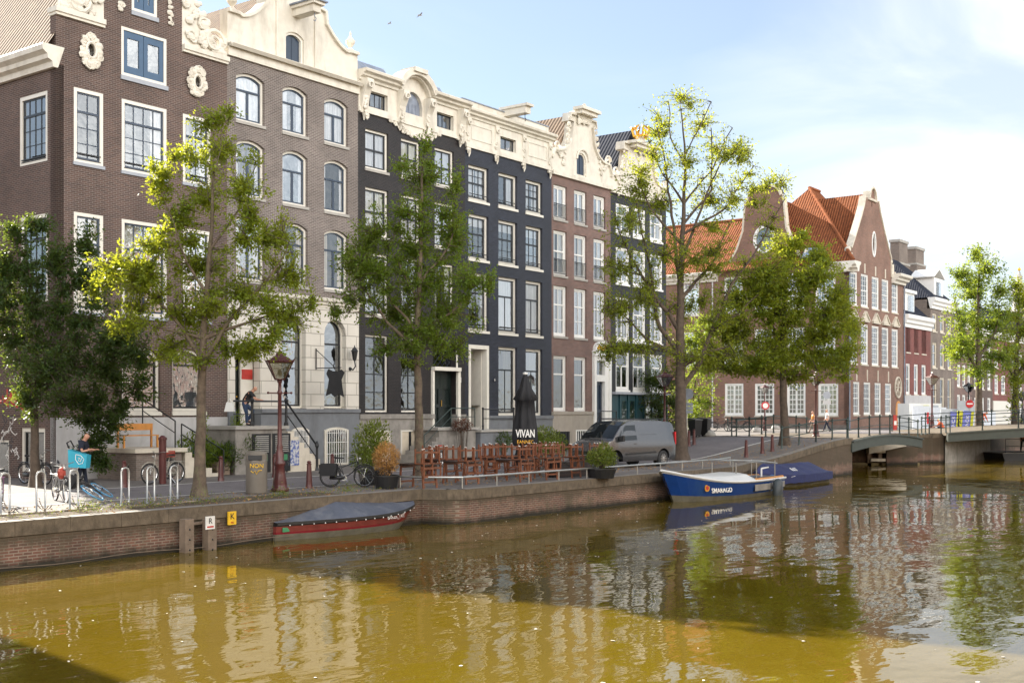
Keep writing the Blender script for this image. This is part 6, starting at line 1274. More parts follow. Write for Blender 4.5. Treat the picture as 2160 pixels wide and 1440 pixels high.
# bicycle racks
def rack():
    e = empty('bike_rack', (0, 0, 0)); m = MB(); m.tube([(-.11, 0, 0), (-.11, 0, .88), (-.08, 0, .95), (0, 0, .98), (.08, 0, .95), (.11, 0, .88), (.11, 0, 0)], .024, 7); m.build('hoop', 'galv', e, smooth=True)
    m = MB()
    for y in (-.04, .04): m.tube([(.16+.0+.30*math.cos(a), y-.5*0, .40+.30*math.sin(a)) for a in [rad(190+i*16) for i in range(9)]], .013, 5)
    m.tube([(.16, 0, .1), (.16, 0, 0)], .02, 5); m.tube([(-.05, 0, .3), (-.11, 0, .3)], .014, 5); c = m.build('wheel_cradle', 'rust_galv', e); c.rotation_euler = (0, 0, -math.pi/2)
    m = MB(); m.box(-.35, .75, -.03, .03, 0, .04); m.build('ground_rail', 'rust_galv', e); return e
rk = rack(); first = True
for k, (px, lb) in enumerate(((11, 'galvanised bicycle rack holding the pink bicycle'), (86, 'galvanised bicycle rack left of the silver bicycle'), (156, 'galvanised bicycle rack holding the silver bicycle'), (264, 'galvanised bicycle rack right of the fallen blue tyred bicycle'), (318, 'empty galvanised bicycle rack in the middle of the right three'), (367, 'empty galvanised bicycle rack nearest the bright tree trunk'))):
    o = rk if k == 0 else copy_tree(rk); s = sx(px, 11.75); o.location = W(s, 11.75, .012); o.rotation_euler = (0, 0, ROT); tag(o, lb, 'bicycle rack', 'bicycle racks along the quay')
# lamp posts
def lamppost(loc, H, label, sc_=1., mat='lamp_maroon', rz=.3, group='lamp posts', cat='street lamp', arm=True):
    e = empty('street_lamp', loc, rz, label, cat, group); k = sc_; zl = H-.95*k; m = MB()
    prof = [(.27, 0), (.27, .08), (.21, .14), (.22, .22), (.17, .5), (.14, .75), (.17, .8), (.17, .86), (.12, .95), (.13, 1.15), (.085, 1.25), (.10, 1.32), (.07, 1.42), (.062, 2.0), (.055, zl/k-.45), (.075, zl/k-.42), (.075, zl/k-.36), (.05, zl/k-.32), (.045, zl/k-.12), (.075, zl/k-.08), (.08, zl/k)]
    m.lathe([(r*k, z*k if z < 2.1 else z*k) for r, z in prof], 12); m.build('post', mat, e, smooth=True)
    if arm: m = MB(); m.tube([(-.34*k, 0, zl-.4*k), (.34*k, 0, zl-.4*k)], .016*k, 6); m.ball((-.34*k, 0, zl-.4*k), .04*k, 6); m.ball((.34*k, 0, zl-.4*k), .04*k, 6); m.build('ladder_bar', mat, e)
    b_, t_ = .13*k, .36*k; h_ = .52*k; m = MB(); C4 = [(1, 1), (-1, 1), (-1, -1), (1, -1)]
    for i, (x, y) in enumerate(C4): x2, y2 = C4[(i+1) % 4]; m.tube([(x*b_, y*b_, zl), (x*t_, y*t_, zl+h_)], .016*k, 5); m.tube([(x*b_, y*b_, zl), (x2*b_, y2*b_, zl)], .018*k, 5); m.tube([(x*t_, y*t_, zl+h_), (x2*t_, y2*t_, zl+h_)], .024*k, 5); m.tube([(x*t_, y*t_, zl+h_), (x*t_*1.14, y*t_*1.14, zl+h_+.1*k)], [.02*k, .008*k], 5)
    for i in range(4):
        x, y = C4[i]; x2, y2 = C4[(i+1) % 4]
        for j in range(1, 5): u = j/5; X, Y = (x+(x2-x)*u)*t_, (y+(y2-y)*u)*t_; m.ball((X, Y, zl+h_+.035*k), .03*k, 5)
    m.build('lantern_frame', mat, e)
    m = MB(); m.lathe([(t_*1.38, zl+h_), (t_*.9, zl+h_+.14*k), (t_*.45, zl+h_+.2*k), (t_*.4, zl+h_+.27*k), (t_*.15, zl+h_+.3*k), (.04*k, zl+h_+.36*k), (.0, zl+h_+.42*k)], 4); m.build('lantern_roof', mat, e)
    m = MB()
    for i, (x, y) in enumerate(C4): x2, y2 = C4[(i+1) % 4]; m.face((x*b_, y*b_, zl), (x2*b_, y2*b_, zl), (x2*t_, y2*t_, zl+h_), (x*t_, y*t_, zl+h_))
    m.build('lantern_glass', 'lantern_pane', e); m = MB(); m.ball((0, 0, zl+.2*k), .07*k, 8, (1, 1, 1.6)); m.build('bulb', 'white_paint', e); return e
glassmat('lantern_pane', (.8, .8, .76), .25)
lamppost(bpos(590, 1036), 4.3, 'maroon cast iron street lamp with square lantern beside the litter bin')
P = Vector(((1402-1080)/F*66, 66, hgt(58))); lamppost(P, 4.15, 'maroon street lamp in front of the ivy at the end of the house row')
lamppost(bpos(1721, 921), 3.8, 'maroon street lamp on the sunlit pavement before the arched bridge', .85)
P = Vector(((1613-1080)/F*90, 90, .92)); lamppost(P, 3.6, 'slim street lamp with a red and white sign in front of the corner building windows', .75)
P = Vector(((1966-1080)/F*88, 88, .92)); lamppost(P, 4.4, 'tall maroon street lamp between the arched bridge and the wide bridge', 1.)
P = Vector(((2043-1080)/F*108, 108, .92)); lamppost(P, 4.2, 'black street lamp rising behind the no entry sign', 1., 'iron_black')
P = Vector(((2156-1080)/F*106, 106, .92)); lamppost(P, 3.4, 'black street lamp cut off by the right edge', 1., 'iron_black')
# bollards
def bollard(loc, h_=.85, label=None, mat='lamp_maroon', r=.085):
    e = MB(); e.lathe([(r*1.35, 0), (r*1.15, .12), (r*1.05, .3), (r*.8, h_*.86), (r*.95, h_*.87), (r*.95, h_*.9), (r*.6, h_*.91), (r*.85, h_*.95), (r*.6, h_), (0, h_+.01)], 12); o = e.build('bollard', mat, smooth=False); o.location = loc; return tag(o, label, 'bollard', 'maroon bollards along the road')
for px, py, lb in ((466, 1014, 'maroon bollard right of the bright tree trunk'), (652, 1029, 'maroon bollard right of the street lamp by the black bicycle'), (580, 1006, 'maroon bollard directly behind the litter bin and street lamp'), (262, 1028, 'maroon bollard behind the bicycle rack with fallen bicycle'), (701, 1006, 'maroon bollard behind the black electric bicycle'), (905, 1008, 'maroon bollard among the stacked tables beside the mottled trunk'), (1574, 964, 'largest maroon bollard beside the quay above the blue covered boat'), (1608, 956, 'middle maroon bollard of the three before the round tree'), (1629, 952, 'maroon bollard closest to the round tree trunk'), (1464, 938, 'maroon bollard right of the traffic sign pole'), (1453, 941, 'maroon bollard touching the traffic sign pole')):
    bollard(bpos(px, py), .85, lb)
o = MB().lathe([(.12, 0), (.12, 1.45), (.14, 1.46), (.14, 1.52), (.05, 1.6)], 10).build('mooring_post', 'lamp_maroon'); o.location = bpos(343, 1020); tag(o, 'tall dark maroon post between the two town bicycles', 'post')
for k, (px, py, lb) in enumerate(((1497, 920, 'round stone bollard beside the wheelie bins'), (1597, 911, 'rough half round stone at the kerb below the bicycles'), (1636, 905, 'pale half round stone in the sun left of the round tree'), (1680, 898, 'farthest half round stone right of the round tree'))):
    m = MB(); m.lathe([(.36, 0), (.36, .1), (.33, .2), (.25, .31), (.13, .38), (0, .40)], 14); o = m.build('stone_bollard', 'sill_stone', smooth=True); o.location = bpos(px, py); tag(o, lb, 'stone bollard', 'half round stone bollards')
# litter bin
plain('bin_taupe', (.17, .15, .125), .45, .2, var=.1); plain('graffiti_yellow', (.75, .45, .02), .6)
e = empty('litter_bin', bpos(541, 1041), .05, 'taupe metal litter bin with yellow graffiti beside the street lamp', 'litter bin'); m = MB()
m.lathe([(.30, 0), (.31, .05), (.31, .95), (.31, 1.0)], 20, sq=.8); m.build('body', 'bin_taupe', e, smooth=True); m = MB(); m.lathe([(.315, 1.0), (.315, 1.16), (.25, 1.24), (0, 1.26)], 20, sq=.8); m.mat(1); m.box(-.2, .2, -.27, -.2, .99, 1.13); m.build('lid', ['bin_taupe', 'black_plastic'], e)
text('NON', .17, 'graffiti_yellow', e, (.05, -.262, .82), (rad(90), 0, 0), .008); m = MB(); m.tube([(-.12, -.265, .68), (-.05, -.27, .62), (0, -.27, .68), (.05, -.27, .58), (.1, -.27, .68), (.2, -.262, .7)], .012, 4); m.build('graffiti', 'graffiti_yellow', e)
# traffic signs
plain('sign_blue', (.10, .16, .30), .4); plain('sign_red', (.55, .01, .015), .4); plain('sign_back', (.20, .23, .28), .4, .3)
Y = 64; P = Vector(((1449-1080)/F*Y, Y, hgt(57))); e = empty('traffic_sign', P, -.1, 'round grey backed traffic sign with plates on a pale pole beside the tall tree', 'traffic sign'); m = MB(); m.tube([(0, 0, 0), (0, 0, 3.15)], .035, 8); m.build('pole', 'galv', e)
m = MB(); m.lathe([(.30, -.01), (.30, .01)], 20, (.05, -.05, 2.85), 'y'); m.build('disc', 'sign_back', e); m = MB()
for z in (2.2, 2.0, 1.8): m.box(-.2, .32, -.06, -.04, z, z+.17)
m.build('plate', 'sign_back', e)
Y = 86; P = Vector(((1744-1080)/F*Y, Y, .92)); e = empty('traffic_sign', P, 0, 'round pale sign with a small plate above the walker near the bridge', 'traffic sign'); m = MB(); m.tube([(0, 0, 0), (0, 0, 2.95)], .035, 8); m.build('pole', 'galv', e)
m = MB(); m.lathe([(.28, -.01), (.28, .01)], 20, (0, -.05, 2.65), 'y'); m.build('disc', 'sill_grey', e); m = MB(); m.box(-.28, .28, -.06, -.04, 2.0, 2.25); m.build('plate', 'pale_plaster', e)
Y = 89; P = Vector(((1614-1080)/F*Y, Y, .92)); e = empty('traffic_sign', P, 0, 'oval red and white sign on the slim lamp before the corner building', 'traffic sign'); m = MB(); m.lathe([(.3, -.01), (.3, .01)], 18, (0, -.09, 1.9), 'y'); m.build('disc', 'sign_red', e); m = MB(); m.lathe([(.2, -.012), (.2, .0)], 18, (0, -.102, 1.9), 'y'); m.build('face', 'white_paint', e); m = MB(); m.tube([(0, 0, 0), (0, 0, 2.2)], .03, 6); m.build('pole', 'lamp_maroon', e)
Y = 92; P = Vector(((2045-1080)/F*Y, Y, .92)); e = empty('traffic_sign', P, -.05, 'red no entry sign with a white bar above the wide bridge', 'traffic sign'); m = MB(); m.lathe([(.31, -.012), (.31, .012)], 24, (0, -.06, 2.05), 'y'); m.build('disc', 'sign_red', e); m = MB(); m.box(-.22, .22, -.09, -.073, 2.0, 2.11); m.build('bar', 'white_paint', e); m = MB(); m.tube([(0, 0, 0), (0, 0, 2.3)], .035, 6); m.build('pole', 'galv', e)
def parked_bins(px, py, lb, k):
    e = empty('wheelie_bin', bpos(px, py), .6+k, lb, 'wheelie bin', 'wheelie bins by the side street'); m = MB(); m.hexa([(-.22, -.25, .1), (.22, -.25, .1), (.22, .2, .1), (-.22, .2, .1), (-.29, -.32, 1.0), (.29, -.32, 1.0), (.29, .32, 1.0), (-.29, .32, 1.0)]); m.build('body', 'black_plastic', e)
    m = MB(); m.hexa([(-.31, -.35, 1.0), (.31, -.35, 1.0), (.31, .36, 1.02), (-.31, .36, 1.02), (-.29, -.33, 1.05), (.29, -.33, 1.05), (.29, .36, 1.12), (-.29, .36, 1.12)]); m.build('lid', 'black_plastic', e)
    for x in (-.26, .26): m = MB(); m.lathe([(.1, -.03), (.1, .03)], 12, (x, .22, .1), 'x'); m.build('wheel', 'rubber', e)
parked_bins(1466, 922, 'black wheelie bin nearer the traffic sign pole', 0); parked_bins(1486, 920, 'brown black wheelie bin next to the round stone bollard', .4)
# low pipe rail round the terrace platform
def pipe_rail():
    e = empty('pipe_rail', origin, ROT, 'low galvanised pipe rail along the terrace edge above the quay wall', 'rail'); m = MB(); pts = [(27.5, -12.2), (27.7, -13.2), (28.3, -14.05), (45.5, -14.05), (47.5, -13.6)]
    m.tube([(x, y, hgt(x)+.36) for x, y in pts], .035, 7)
    P_ = [pts[0], pts[2]]+[(28.3+1.75*i, -14.05) for i in range(1, 10)]+[pts[-1]]
    for x, y in P_: m.tube([(x, y, hgt(x)), (x, y, hgt(x)+.36)], .025, 6)
    m.build('pipe', 'galv', e)
pipe_rail()
# ---------------------------------------------------------------- terrace furniture
def table():
    e = empty('terrace_table', (0, 0, 0)); m = MB()
    for k in range(6): m.box(-.35+.118*k, -.245+.118*k, -.6, .6, .72, .75)
    m.box(-.33, .33, -.5, -.44, .68, .72); m.box(-.33, .33, .44, .5, .68, .72); m.build('tabletop', 'darkwood', e)
    for y in (-.52, .52):
        m = MB(); y2 = y*.86
        for x in (-.3, .3): m.hexa([(x-.03, y-.02, 0), (x+.03, y-.02, 0), (x+.03, y+.02, 0), (x-.03, y+.02, 0), (x-.03, y2-.02, .7), (x+.03, y2-.02, .7), (x+.03, y2+.02, .7), (x-.03, y2+.02, .7)])
        m.box(-.28, .28, y*.97-.015, y*.97+.015, .16, .22); m.box(-.28, .28, y2-.015, y2+.015, .62, .68); m.build('leg_frame', 'redwood', e)
    m = MB(); m.tube([(0, -.45, .3), (0, .3, .68)], .008, 4); m.tube([(0, .45, .3), (0, -.3, .68)], .008, 4); m.build('brace', 'iron_black', e); return e
def chair():   # folding wooden chair standing upside down on a table: seat at the base, legs up
    e = empty('terrace_chair', (0, 0, 0)); m = MB()
    for k in range(4): m.box(-.2+.105*k, -.115+.105*k, -.19, .19, 0, .022)
    m.build('seat', 'redwood', e)
    for x in (-.19, .19):
        for y, l in ((-.16, 'leg'), (.16, 'leg')): m = MB(); m.box(x-.02, x+.02, y-.02, y+.02, .022, .45); m.mat(1); m.box(x-.018, x+.018, y-.018, y+.018, .45, .47); m.build(l, ['redwood', 'white_paint' if R.random() < .5 else 'redwood'], e)
    m = MB()
    for y in (-.16, .16): m.box(-.17, .17, y-.012, y+.012, .33, .38)
    m.build('stretcher', 'redwood', e); m = MB()
    for x in (-.19, .19): m.box(x-.02, x+.02, .2, .235, -.42, .03)
    m.box(-.19, .19, .2, .235, -.42, -.36); m.box(-.19, .19, .2, .235, -.16, -.1); m.build('backrest', 'redwood', e); return e
tb0 = table(); ch0 = chair(); nt = nc = 0
FRONT = [(882, 12.6), (972, 12.4), (1083, 13.0), (1140, 13.0), (1190, 13.0), (1243, 13.0)]; BACK = [(930, 10.9), (1012, 11.0), (1055, 11.0), (1105, 11.1), (1150, 11.0)]
wh = {882: 'by the mottled tree trunk', 972: 'nearest the rail corner', 1083: 'below the closed parasol', 1140: 'right of the closed parasol', 1190: 'in front of the yellow hedge', 1243: 'closest to the grey van', 930: 'by the red bicycle saddle', 1012: 'left of the parasol in the rear row', 1055: 'left of the parasol pole', 1105: 'touching the parasol pole', 1150: 'right of the parasol in the rear row'}
for row, lst in (('front', FRONT), ('rear', BACK)):
    for px, q in lst:
        t_ = tb0 if nt == 0 else copy_tree(tb0); nt += 1; s = sx(px, q); t_.location = W(s, q, .01); rz = ROT+R.uniform(-.08, .08); t_.rotation_euler = (0, 0, rz); tag(t_, '%s row folding wooden table %s' % (row, wh[px]), 'table', 'folding tables on the terrace')
        for k, (dx, dy, rr_, wn) in enumerate(((-.17, -.38, math.pi, 'near end left'), (.22, -.36, math.pi, 'near end right'), (-.17, .36, 0, 'far end left'), (.22, .38, 0, 'far end right'))[:4 if row == 'rear' and nt % 2 else 2]):
            c_ = ch0 if nc == 0 else copy_tree(ch0); nc += 1; v = Matrix.Rotation(rz, 3, 'Z') @ Vector((dx, dy, 0)); c_.location = W(s, q, .762)+v; c_.rotation_euler = (0, 0, rz+rr_+R.uniform(-.12, .12)); tag(c_, 'upturned chair, %s, %s row table %s' % (wn, row, wh[px].replace('in the rear row', '').strip()), 'chair', 'upturned chairs on the terrace tables')
# closed parasol
plain('parasol_black', (.012, .012, .015), .75, var=.3)
e = empty('closed_parasol', bpos(1108, 1000), 0, 'tall closed black parasol with white lettering on the terrace', 'parasol'); m = MB(); m.tube([(0, 0, 0), (0, 0, 3.85)], .04, 10); m.build('pole', 'white_paint', e)
m = MB(); n = 28; prof = [(.05, 3.82), (.13, 3.6), (.22, 3.25), (.42, 2.85), (.30, 2.78), (.34, 2.3), (.42, 1.7), (.44, 1.35), (.42, 1.15), (.30, 1.02), (.36, .7), (.40, .35)]
pts = []; base = 0
for r, z in prof:
    for j in range(n): a = 2*math.pi*j/n; rr_ = r*(1+.20*math.cos(7*a+z*.6)*min(1, r/.2)+.05*math.cos(3*a+z*2)); m.v.append((rr_*math.cos(a), rr_*math.sin(a), z+(.06*math.cos(7*a) if r < .3 else .0)))
for i in range(len(prof)-1):
    for j in range(n): j2 = (j+1) % n; m.f.append((i*n+j, i*n+j2, (i+1)*n+j2, (i+1)*n+j)); m.m.append(0)
m.build('canopy', 'parasol_black', e, smooth=True); m = MB(); m.lathe([(.09, 3.8), (.10, 3.86), (.0, 3.9)], 10); m.build('finial', 'white_paint', e); m = MB(); m.tube([(.33*math.cos(a), .33*math.sin(a), 1.03) for a in [2*math.pi*i/12 for i in range(12)]], .02, 5, closed=True); m.build('strap', 'parasol_black', e)
text('VIVAN', .40, 'white_paint', e, (-.0, -.50, 1.55), (rad(90), 0, 0), .01, sx_=.62, bold=.01); text('EANNEC', .19, 'gold', e, (0, -.50, 1.24), (rad(90), 0, 0), .006, sx_=.85)
# hanging sign, wall lanterns, house numbers
def at_house(h, px, y=0): return W(h.s0+h.X(px, y), -y)
e = empty('hanging_sign', at_house(H2, 667, -.1), ROT, 'ragged black hide shaped sign hanging from an iron bracket on the cream shopfront', 'sign'); z0 = H2.Z(667, 735); m = MB(); m.tube([(0, 0, z0), (0, 0, z0-.9)], .025, 5); m.tube([(0, 0, z0-.85), (0, -1.5, z0-.85)], .022, 5); m.tube([(0, 0, z0-.05), (0, -1.1, z0-.82)], .018, 5); m.build('bracket', 'iron_black', e)
m = MB(); rr = random.Random(4); ol = [(-.33, 0), (-.42, -.2), (-.3, -.45), (-.36, -.8), (-.46, -1.15), (-.2, -1.05), (-.02, -1.2), (.15, -1.05), (.42, -1.2), (.34, -.8), (.3, -.45), (.44, -.15), (.3, -.02), (.1, -.1), (-.1, -.1)]
m.plate([(x*.9, z) for x, z in ol], [], -.02, .02); o = m.build('sign_board', 'bag_black', e); o.location = (0, -1.15, z0-.9); o.rotation_euler = (0, 0, -ROT+.3)
def wall_lantern(h, px, py, lb):
    e = empty('wall_lantern', at_house(h, px, -.35), ROT, lb, 'wall lantern'); z = h.Z(px, py); m = MB(); m.tube([(0, .3, z-.4), (0, .1, z-.5), (0, -.05, z-.35), (0, 0, z-.1)], .03, 6); m.ball((0, .28, z-.45), .09, 6); m.lathe([(.05, z-.1), (.09, z-.02), (.14, z+.3), (.17, z+.32), (.09, z+.45), (.03, z+.5), (.0, z+.62)], 6); m.build('lantern', 'iron_black', e)
wall_lantern(H2, 748, 757, 'small black lantern at the corner of the cream shopfront')
for h_, px, py, t_ in ((H3, 969, 801, '61'), (H4, 1043, 801, '6')):
    e = empty('house_number', at_house(h_, px, -.02), ROT, 'small white house number plate %s on the dark brick' % ('beside the lattice door' if t_ == '61' else 'right of the white doorway'), 'house number'); z = h_.Z(px, py); m = MB()
    if t_ == '61': m.box(-.12, .12, -.02, 0, z-.13, z+.13); m.build('plate', 'white_paint', e); text(t_, .16, 'iron_black', e, (0, -.03, z), (rad(90), 0, 0))
    else: m.box(-.1, .1, -.015, 0, z-.1, z+.1); m.build('plate', 'brick_blueblack', e); text(t_, .2, 'white_paint', e, (0, -.03, z), (rad(90), 0, 0))
# orange bench, rain barrel, crates, posters
e = empty('bench', W(H1.s0+H1.X(215)+.65, 1.2, 1.1), ROT, 'orange pine bench on the brick platform beside the corner house', 'bench'); m = MB(); m.box(-.75, .75, -.2, .2, .42, .46); m.build('seat', 'pine', e); m = MB(); m.box(-.75, .75, .16, .2, .62, .86); m.build('backrest', 'pine', e)
for x in (-.7, .7):
    for y in (-.18, .18): m = MB(); m.box(x-.03, x+.03, y-.03, y+.03, 0, .42 if y < 0 else .86); m.build('leg', 'pine', e)
plain('barrel_teal', (.05, .12, .11), .5); e = empty('rain_barrel', W(H1.s0+H1.X(388), .9), 0, 'dark teal rain barrel below the pale plinth of the corner house', 'barrel'); m = MB(); m.lathe([(.26, 0), (.31, .3), (.33, .6), (.31, .95), (.27, 1.2)], 16); m.build('body', 'barrel_teal', e, smooth=True); m = MB(); m.lathe([(.30, 1.2), (.30, 1.26), (.1, 1.3), (0, 1.3)], 16); m.build('lid', 'barrel_teal', e)
e = empty('crate_planter', bpos(462, 1002), ROT, 'weathered wooden crate planter left of the stoop doors', 'planter'); m = MB()
for k in range(3): m.box(-.3, .3, -.25, .25, .02+.17*k, .17+.17*k)
m.build('box', 'weathered', e); bush('potted_shrub', bpos(462, 1002)+Vector((0, 0, .5)), [(0, 0, .3, .3, .25, .3)], 500, .1, 'leaf_green', 'small green shrub growing in the wooden crate planter', 51)
e = empty('poster', W(H2.s0+H2.X(618, -2.1), 2.13), ROT, 'faded blue and white poster on the stoop wall behind the street lamp', 'poster'); m = MB(); m.box(-.3, .3, 0, .01, .25, 1.25); m.build('sheet', 'poster_print', e) if False else None
mm, N_, L_, b_ = newmat('poster_print'); v = objco(N_, L_, (6, 6, 6)); n_ = noise(N_, L_, v, 1.5, 5); L_.new(mixrgb(N_, L_, mrange(N_, L_, n_.outputs[0], .45, .55), (.55, .55, .55), (.10, .14, .35)), b_.inputs['Base Color']); setp(b_, None, .7)
m.build('sheet', 'poster_print', e)
for (pa, pb, ya, yb, lb) in ((701, 712, 800, 822, 'blue and white poster inside the arched shop window'), (714, 726, 798, 825, 'pale poster inside the right side of the shop window')):
    e = empty('poster', at_house(H2, (pa+pb)/2, .42), ROT, lb, 'poster'); z0, z1 = H2.Z(700, yb), H2.Z(700, ya); m = MB(); w2 = (H2.X(pb)-H2.X(pa))/2; m.box(-w2, w2, 0, .01, z0, z1); m.build('sheet', 'poster_print', e)
# quay wall plates, timber piles
def on_wall(px, py, q=13.25): s = sx(px, q); return s, W(s, q, zz(px, py, q))
s, P = on_wall(489, 1092); e = empty('wall_sign', P, ROT, 'yellow plate with a black letter K on the brick quay wall', 'sign'); m = MB(); m.box(-.13, .13, -.02, .02, -.17, .17); m.build('plate', 'graffiti_yellow', e); text('K', .22, 'iron_black', e, (0, -.025, .04), (rad(90), 0, 0)); text('P91', .07, 'graffiti_red', e, (0, -.025, -.12), (rad(90), 0, 0))
for px, yt, lb in ((393, 1094, 'left weathered timber fender pile against the quay wall'), (441, 1094, 'right weathered timber fender pile below the letter R plate')):
    s, P = on_wall(px, yt, 13.42); m = MB(); m.box(-.13, .13, -.13, .1, WATER-.5-P.z, 0); e = empty('timber_pile', P, ROT, lb, 'timber pile', 'fender piles at the quay wall'); m.build('post', 'weathered', e); m = MB()
    for z in (-.25, -.5, -.75): m.ball((0, -.135, z), .025, 6)
    m.build('bolt', 'iron_black', e)
s, P = on_wall(443, 1101, 13.56); e = empty('wall_sign', P, ROT, 'white plate with a black letter R on the right timber pile', 'sign'); m = MB(); m.box(-.14, .14, -.015, .01, -.17, .15); m.build('plate', 'paper', e); text('R', .2, 'iron_black', e, (0, -.02, .03), (rad(90), 0, 0)); m = MB(); m.box(-.1, .1, -.018, -.015, -.13, -.09); m.build('line', 'graffiti_red', e)
o = MB().box(-.01, 1.0, -.04, .04, -.03, .03).build('timber_rail', 'weathered'); s, P = on_wall(393, 1105, 13.3); o.location = P; o.rotation_euler = (0, 0, ROT); tag(o, 'horizontal timber between the two fender piles', 'timber rail')
# ---------------------------------------------------------------- van
plain('van_paint', (.15, .15, .155), .18, .85, var=.03); plain('light_glass', (.6, .6, .6), .1, .3)
v_, N_, L_, b_ = newmat('van_window'); setp(b_, (.008, .011, .013), .04, 0, .45)
def van(loc, yaw, label):
    e = empty('parked_van', loc, yaw, label, 'van')   # local x: nose towards +x
    Lb = 5.15; hw = .96
    out = [(.0, .45), (.02, .95), (.0, 1.5), (.10, 1.82), (.25, 1.92), (1.0, 1.98), (2.6, 1.98), (3.3, 1.93), (3.7, 1.78), (4.05, 1.48), (4.35, 1.18), (4.75, 1.08), (5.02, .95), (5.13, .75), (5.15, .45), (5.10, .28)]
    wx = (.92, 4.15); wr = .40
    def Wd(x, z):
        b_ = hw*(1-.05*max(0, (.5-x)/.5)**2)*(1-.16*max(0, (x-4.1)/1.05)**1.6); 
        if z > 1.05: b_ -= .16*((z-1.05)/.93)**1.3+.02
        if z < .6: b_ -= .05*((.6-z)/.6)
        return b_
    loopz = [(5.08, .28)]; xs = [(.08, .28)]
    def wheelarch(cx): return [(cx+wr*1.08*math.cos(a), .36+wr*1.08*math.sin(a)) for a in [math.pi*(1-i/12) for i in range(13)]]
    bottom = [(.05, .28), (wx[0]-wr*1.08, .28)]+wheelarch(wx[0])[0:]+[(wx[0]+wr*1.08, .28), (wx[1]-wr*1.08, .28)]+wheelarch(wx[1])+[(wx[1]+wr*1.08, .28)]
    poly = bottom+list(reversed(out))
    # interior grid for a curved side
    gpts = [Vector(p) for p in poly]; ne = len(gpts); edges = [(i, (i+1) % ne) for i in range(ne)]
    for i in range(1, 26):
        for j in range(1, 10):
            p = Vector((i*.2, .28+j*.185)); gpts.append(p)
    rv = geometry.delaunay_2d_cdt(gpts, edges, [], 1, 1e-4); vv, ff = rv[0], rv[2]
    m = MB()
    for sg in (1, -1):
        b0 = len(m.v); m.v += [(p.x, sg*Wd(p.x, p.y), p.y) for p in vv]
        for f in ff: m.f.append(tuple(b0+i for i in (f if sg < 0 else reversed(f)))); m.m.append(0)
    for a, b_ in zip(out, out[1:]):
        n = 6
        for k in range(n):
            f0, f1 = -1+2*k/n, -1+2*(k+1)/n; cr = lambda x, z, f: (x+(.10*(1-f*f) if x > 3.4 else 0), f*Wd(x, z), z+(.05*(1-f*f) if z > 1.0 else 0))
            m.face(cr(*a, f0), cr(*a, f1), cr(*b_, f1), cr(*b_, f0))
    m.face((.05, -.9, .28), (5.1, -.75, .28), (5.1, .75, .28), (.05, .9, .28)); bd = m.build('body', 'van_paint', e, smooth=True)
    mod = bd.modifiers.new('es', 'EDGE_SPLIT'); mod.split_angle = rad(28)
    def panel(name, pts, mat, off=.006, sides=(-1, 1), label=None):
        m = MB()
        for sg in sides: m.face(*[(x, sg*(Wd(x, z)+off), z) for x, z in pts])
        return m.build(name, mat, e)
    panel('side_window', [(2.75, 1.18), (3.80, 1.16), (3.55, 1.68), (3.42, 1.80), (2.78, 1.82)], 'van_window'); panel('quarter_window', [(3.86, 1.16), (4.12, 1.14), (3.86, 1.42), (3.70, 1.60)], 'van_window')
    m = MB(); n = 6
    for k in range(n):
        f0, f1 = -.94+1.88*k/n, -.94+1.88*(k+1)/n; A, B = (3.42, 1.92), (4.28, 1.24)
        for (a, b_) in ((A, (3.72, 1.775)), ((3.72, 1.775), (4.06, 1.475)), ((4.06, 1.475), B)):
            g_ = lambda p, f: (p[0]+.10*(1-f*f)+.012, f*Wd(*p), p[1]+.05*(1-f*f)+.012); m.face(g_(a, f0), g_(a, f1), g_(b_, f1), g_(b_, f0))
    m.build('windscreen', 'van_window', e, smooth=True)
    for sg in (-1, 1):
        m = MB(); f = lambda x, z, o: (x, sg*(Wd(x, z)+o), z); m.face((5.07, sg*.52, .86), (4.98, sg*.80, .88), f(4.72, .92, .008), f(4.50, 1.06, .008), (4.86, sg*.72, 1.03), (5.04, sg*.56, .95)); m.build('headlight', 'light_glass', e)
        m = MB(); m.hexa([(3.85, sg*(hw-.02), 1.12), (3.98, sg*(hw-.02), 1.12), (3.98, sg*(hw+.20), 1.14), (3.85, sg*(hw+.20), 1.14), (3.85, sg*(hw-.02), 1.36), (3.95, sg*(hw-.02), 1.36), (3.95, sg*(hw+.20), 1.38), (3.85, sg*(hw+.20), 1.38)]); m.build('wing_mirror', 'black_plastic', e)
        m = MB(); m.box(-.01, .05, sg*.90-.05, sg*.90+.03, .95, 1.5); m.build('tail_light', 'sign_red', e)
    m = MB(); m.box(5.06, 5.175, -.62, .62, .58, .80); m.mat(1); m.box(5.0, 5.17, -.8, .8, .3, .5); m.build('grille', ['black_plastic', 'black_plastic'], e)
    m = MB(); m.box(5.175, 5.185, -.26, .26, .42, .52); m.build('number_plate', 'graffiti_yellow', e)
    for sg in (-1, 1):
        m = MB()
        for pts in ([(1.45, .60), (3.55, .55), (3.62, .62), (1.5, .68)],): m.face(*[(x, sg*(Wd(x, z)+.01), z) for x, z in pts])
        m.build('side_moulding', 'black_plastic', e); m = MB()
        for pts in ([(.15, 1.095), (3.9, 1.07), (3.9, 1.082), (.15, 1.107)], [(2.66, .34), (2.675, .34), (2.69, 1.9), (2.675, 1.9)], [(3.72, .5), (3.735, .5), (3.9, 1.1), (3.885, 1.1)], [(.3, 1.40), (2.6, 1.40), (2.6, 1.41), (.3, 1.41)]): m.face(*[(x, sg*(Wd(x, z)+.004), z) for x, z in pts])
        m.build('panel_gap', 'rubber', e); m = MB(); m.box(2.82, 2.98, sg*(hw+.0)-.02, sg*(hw+.0)+.02, 1.0, 1.04); m.build('handle', 'van_paint', e)
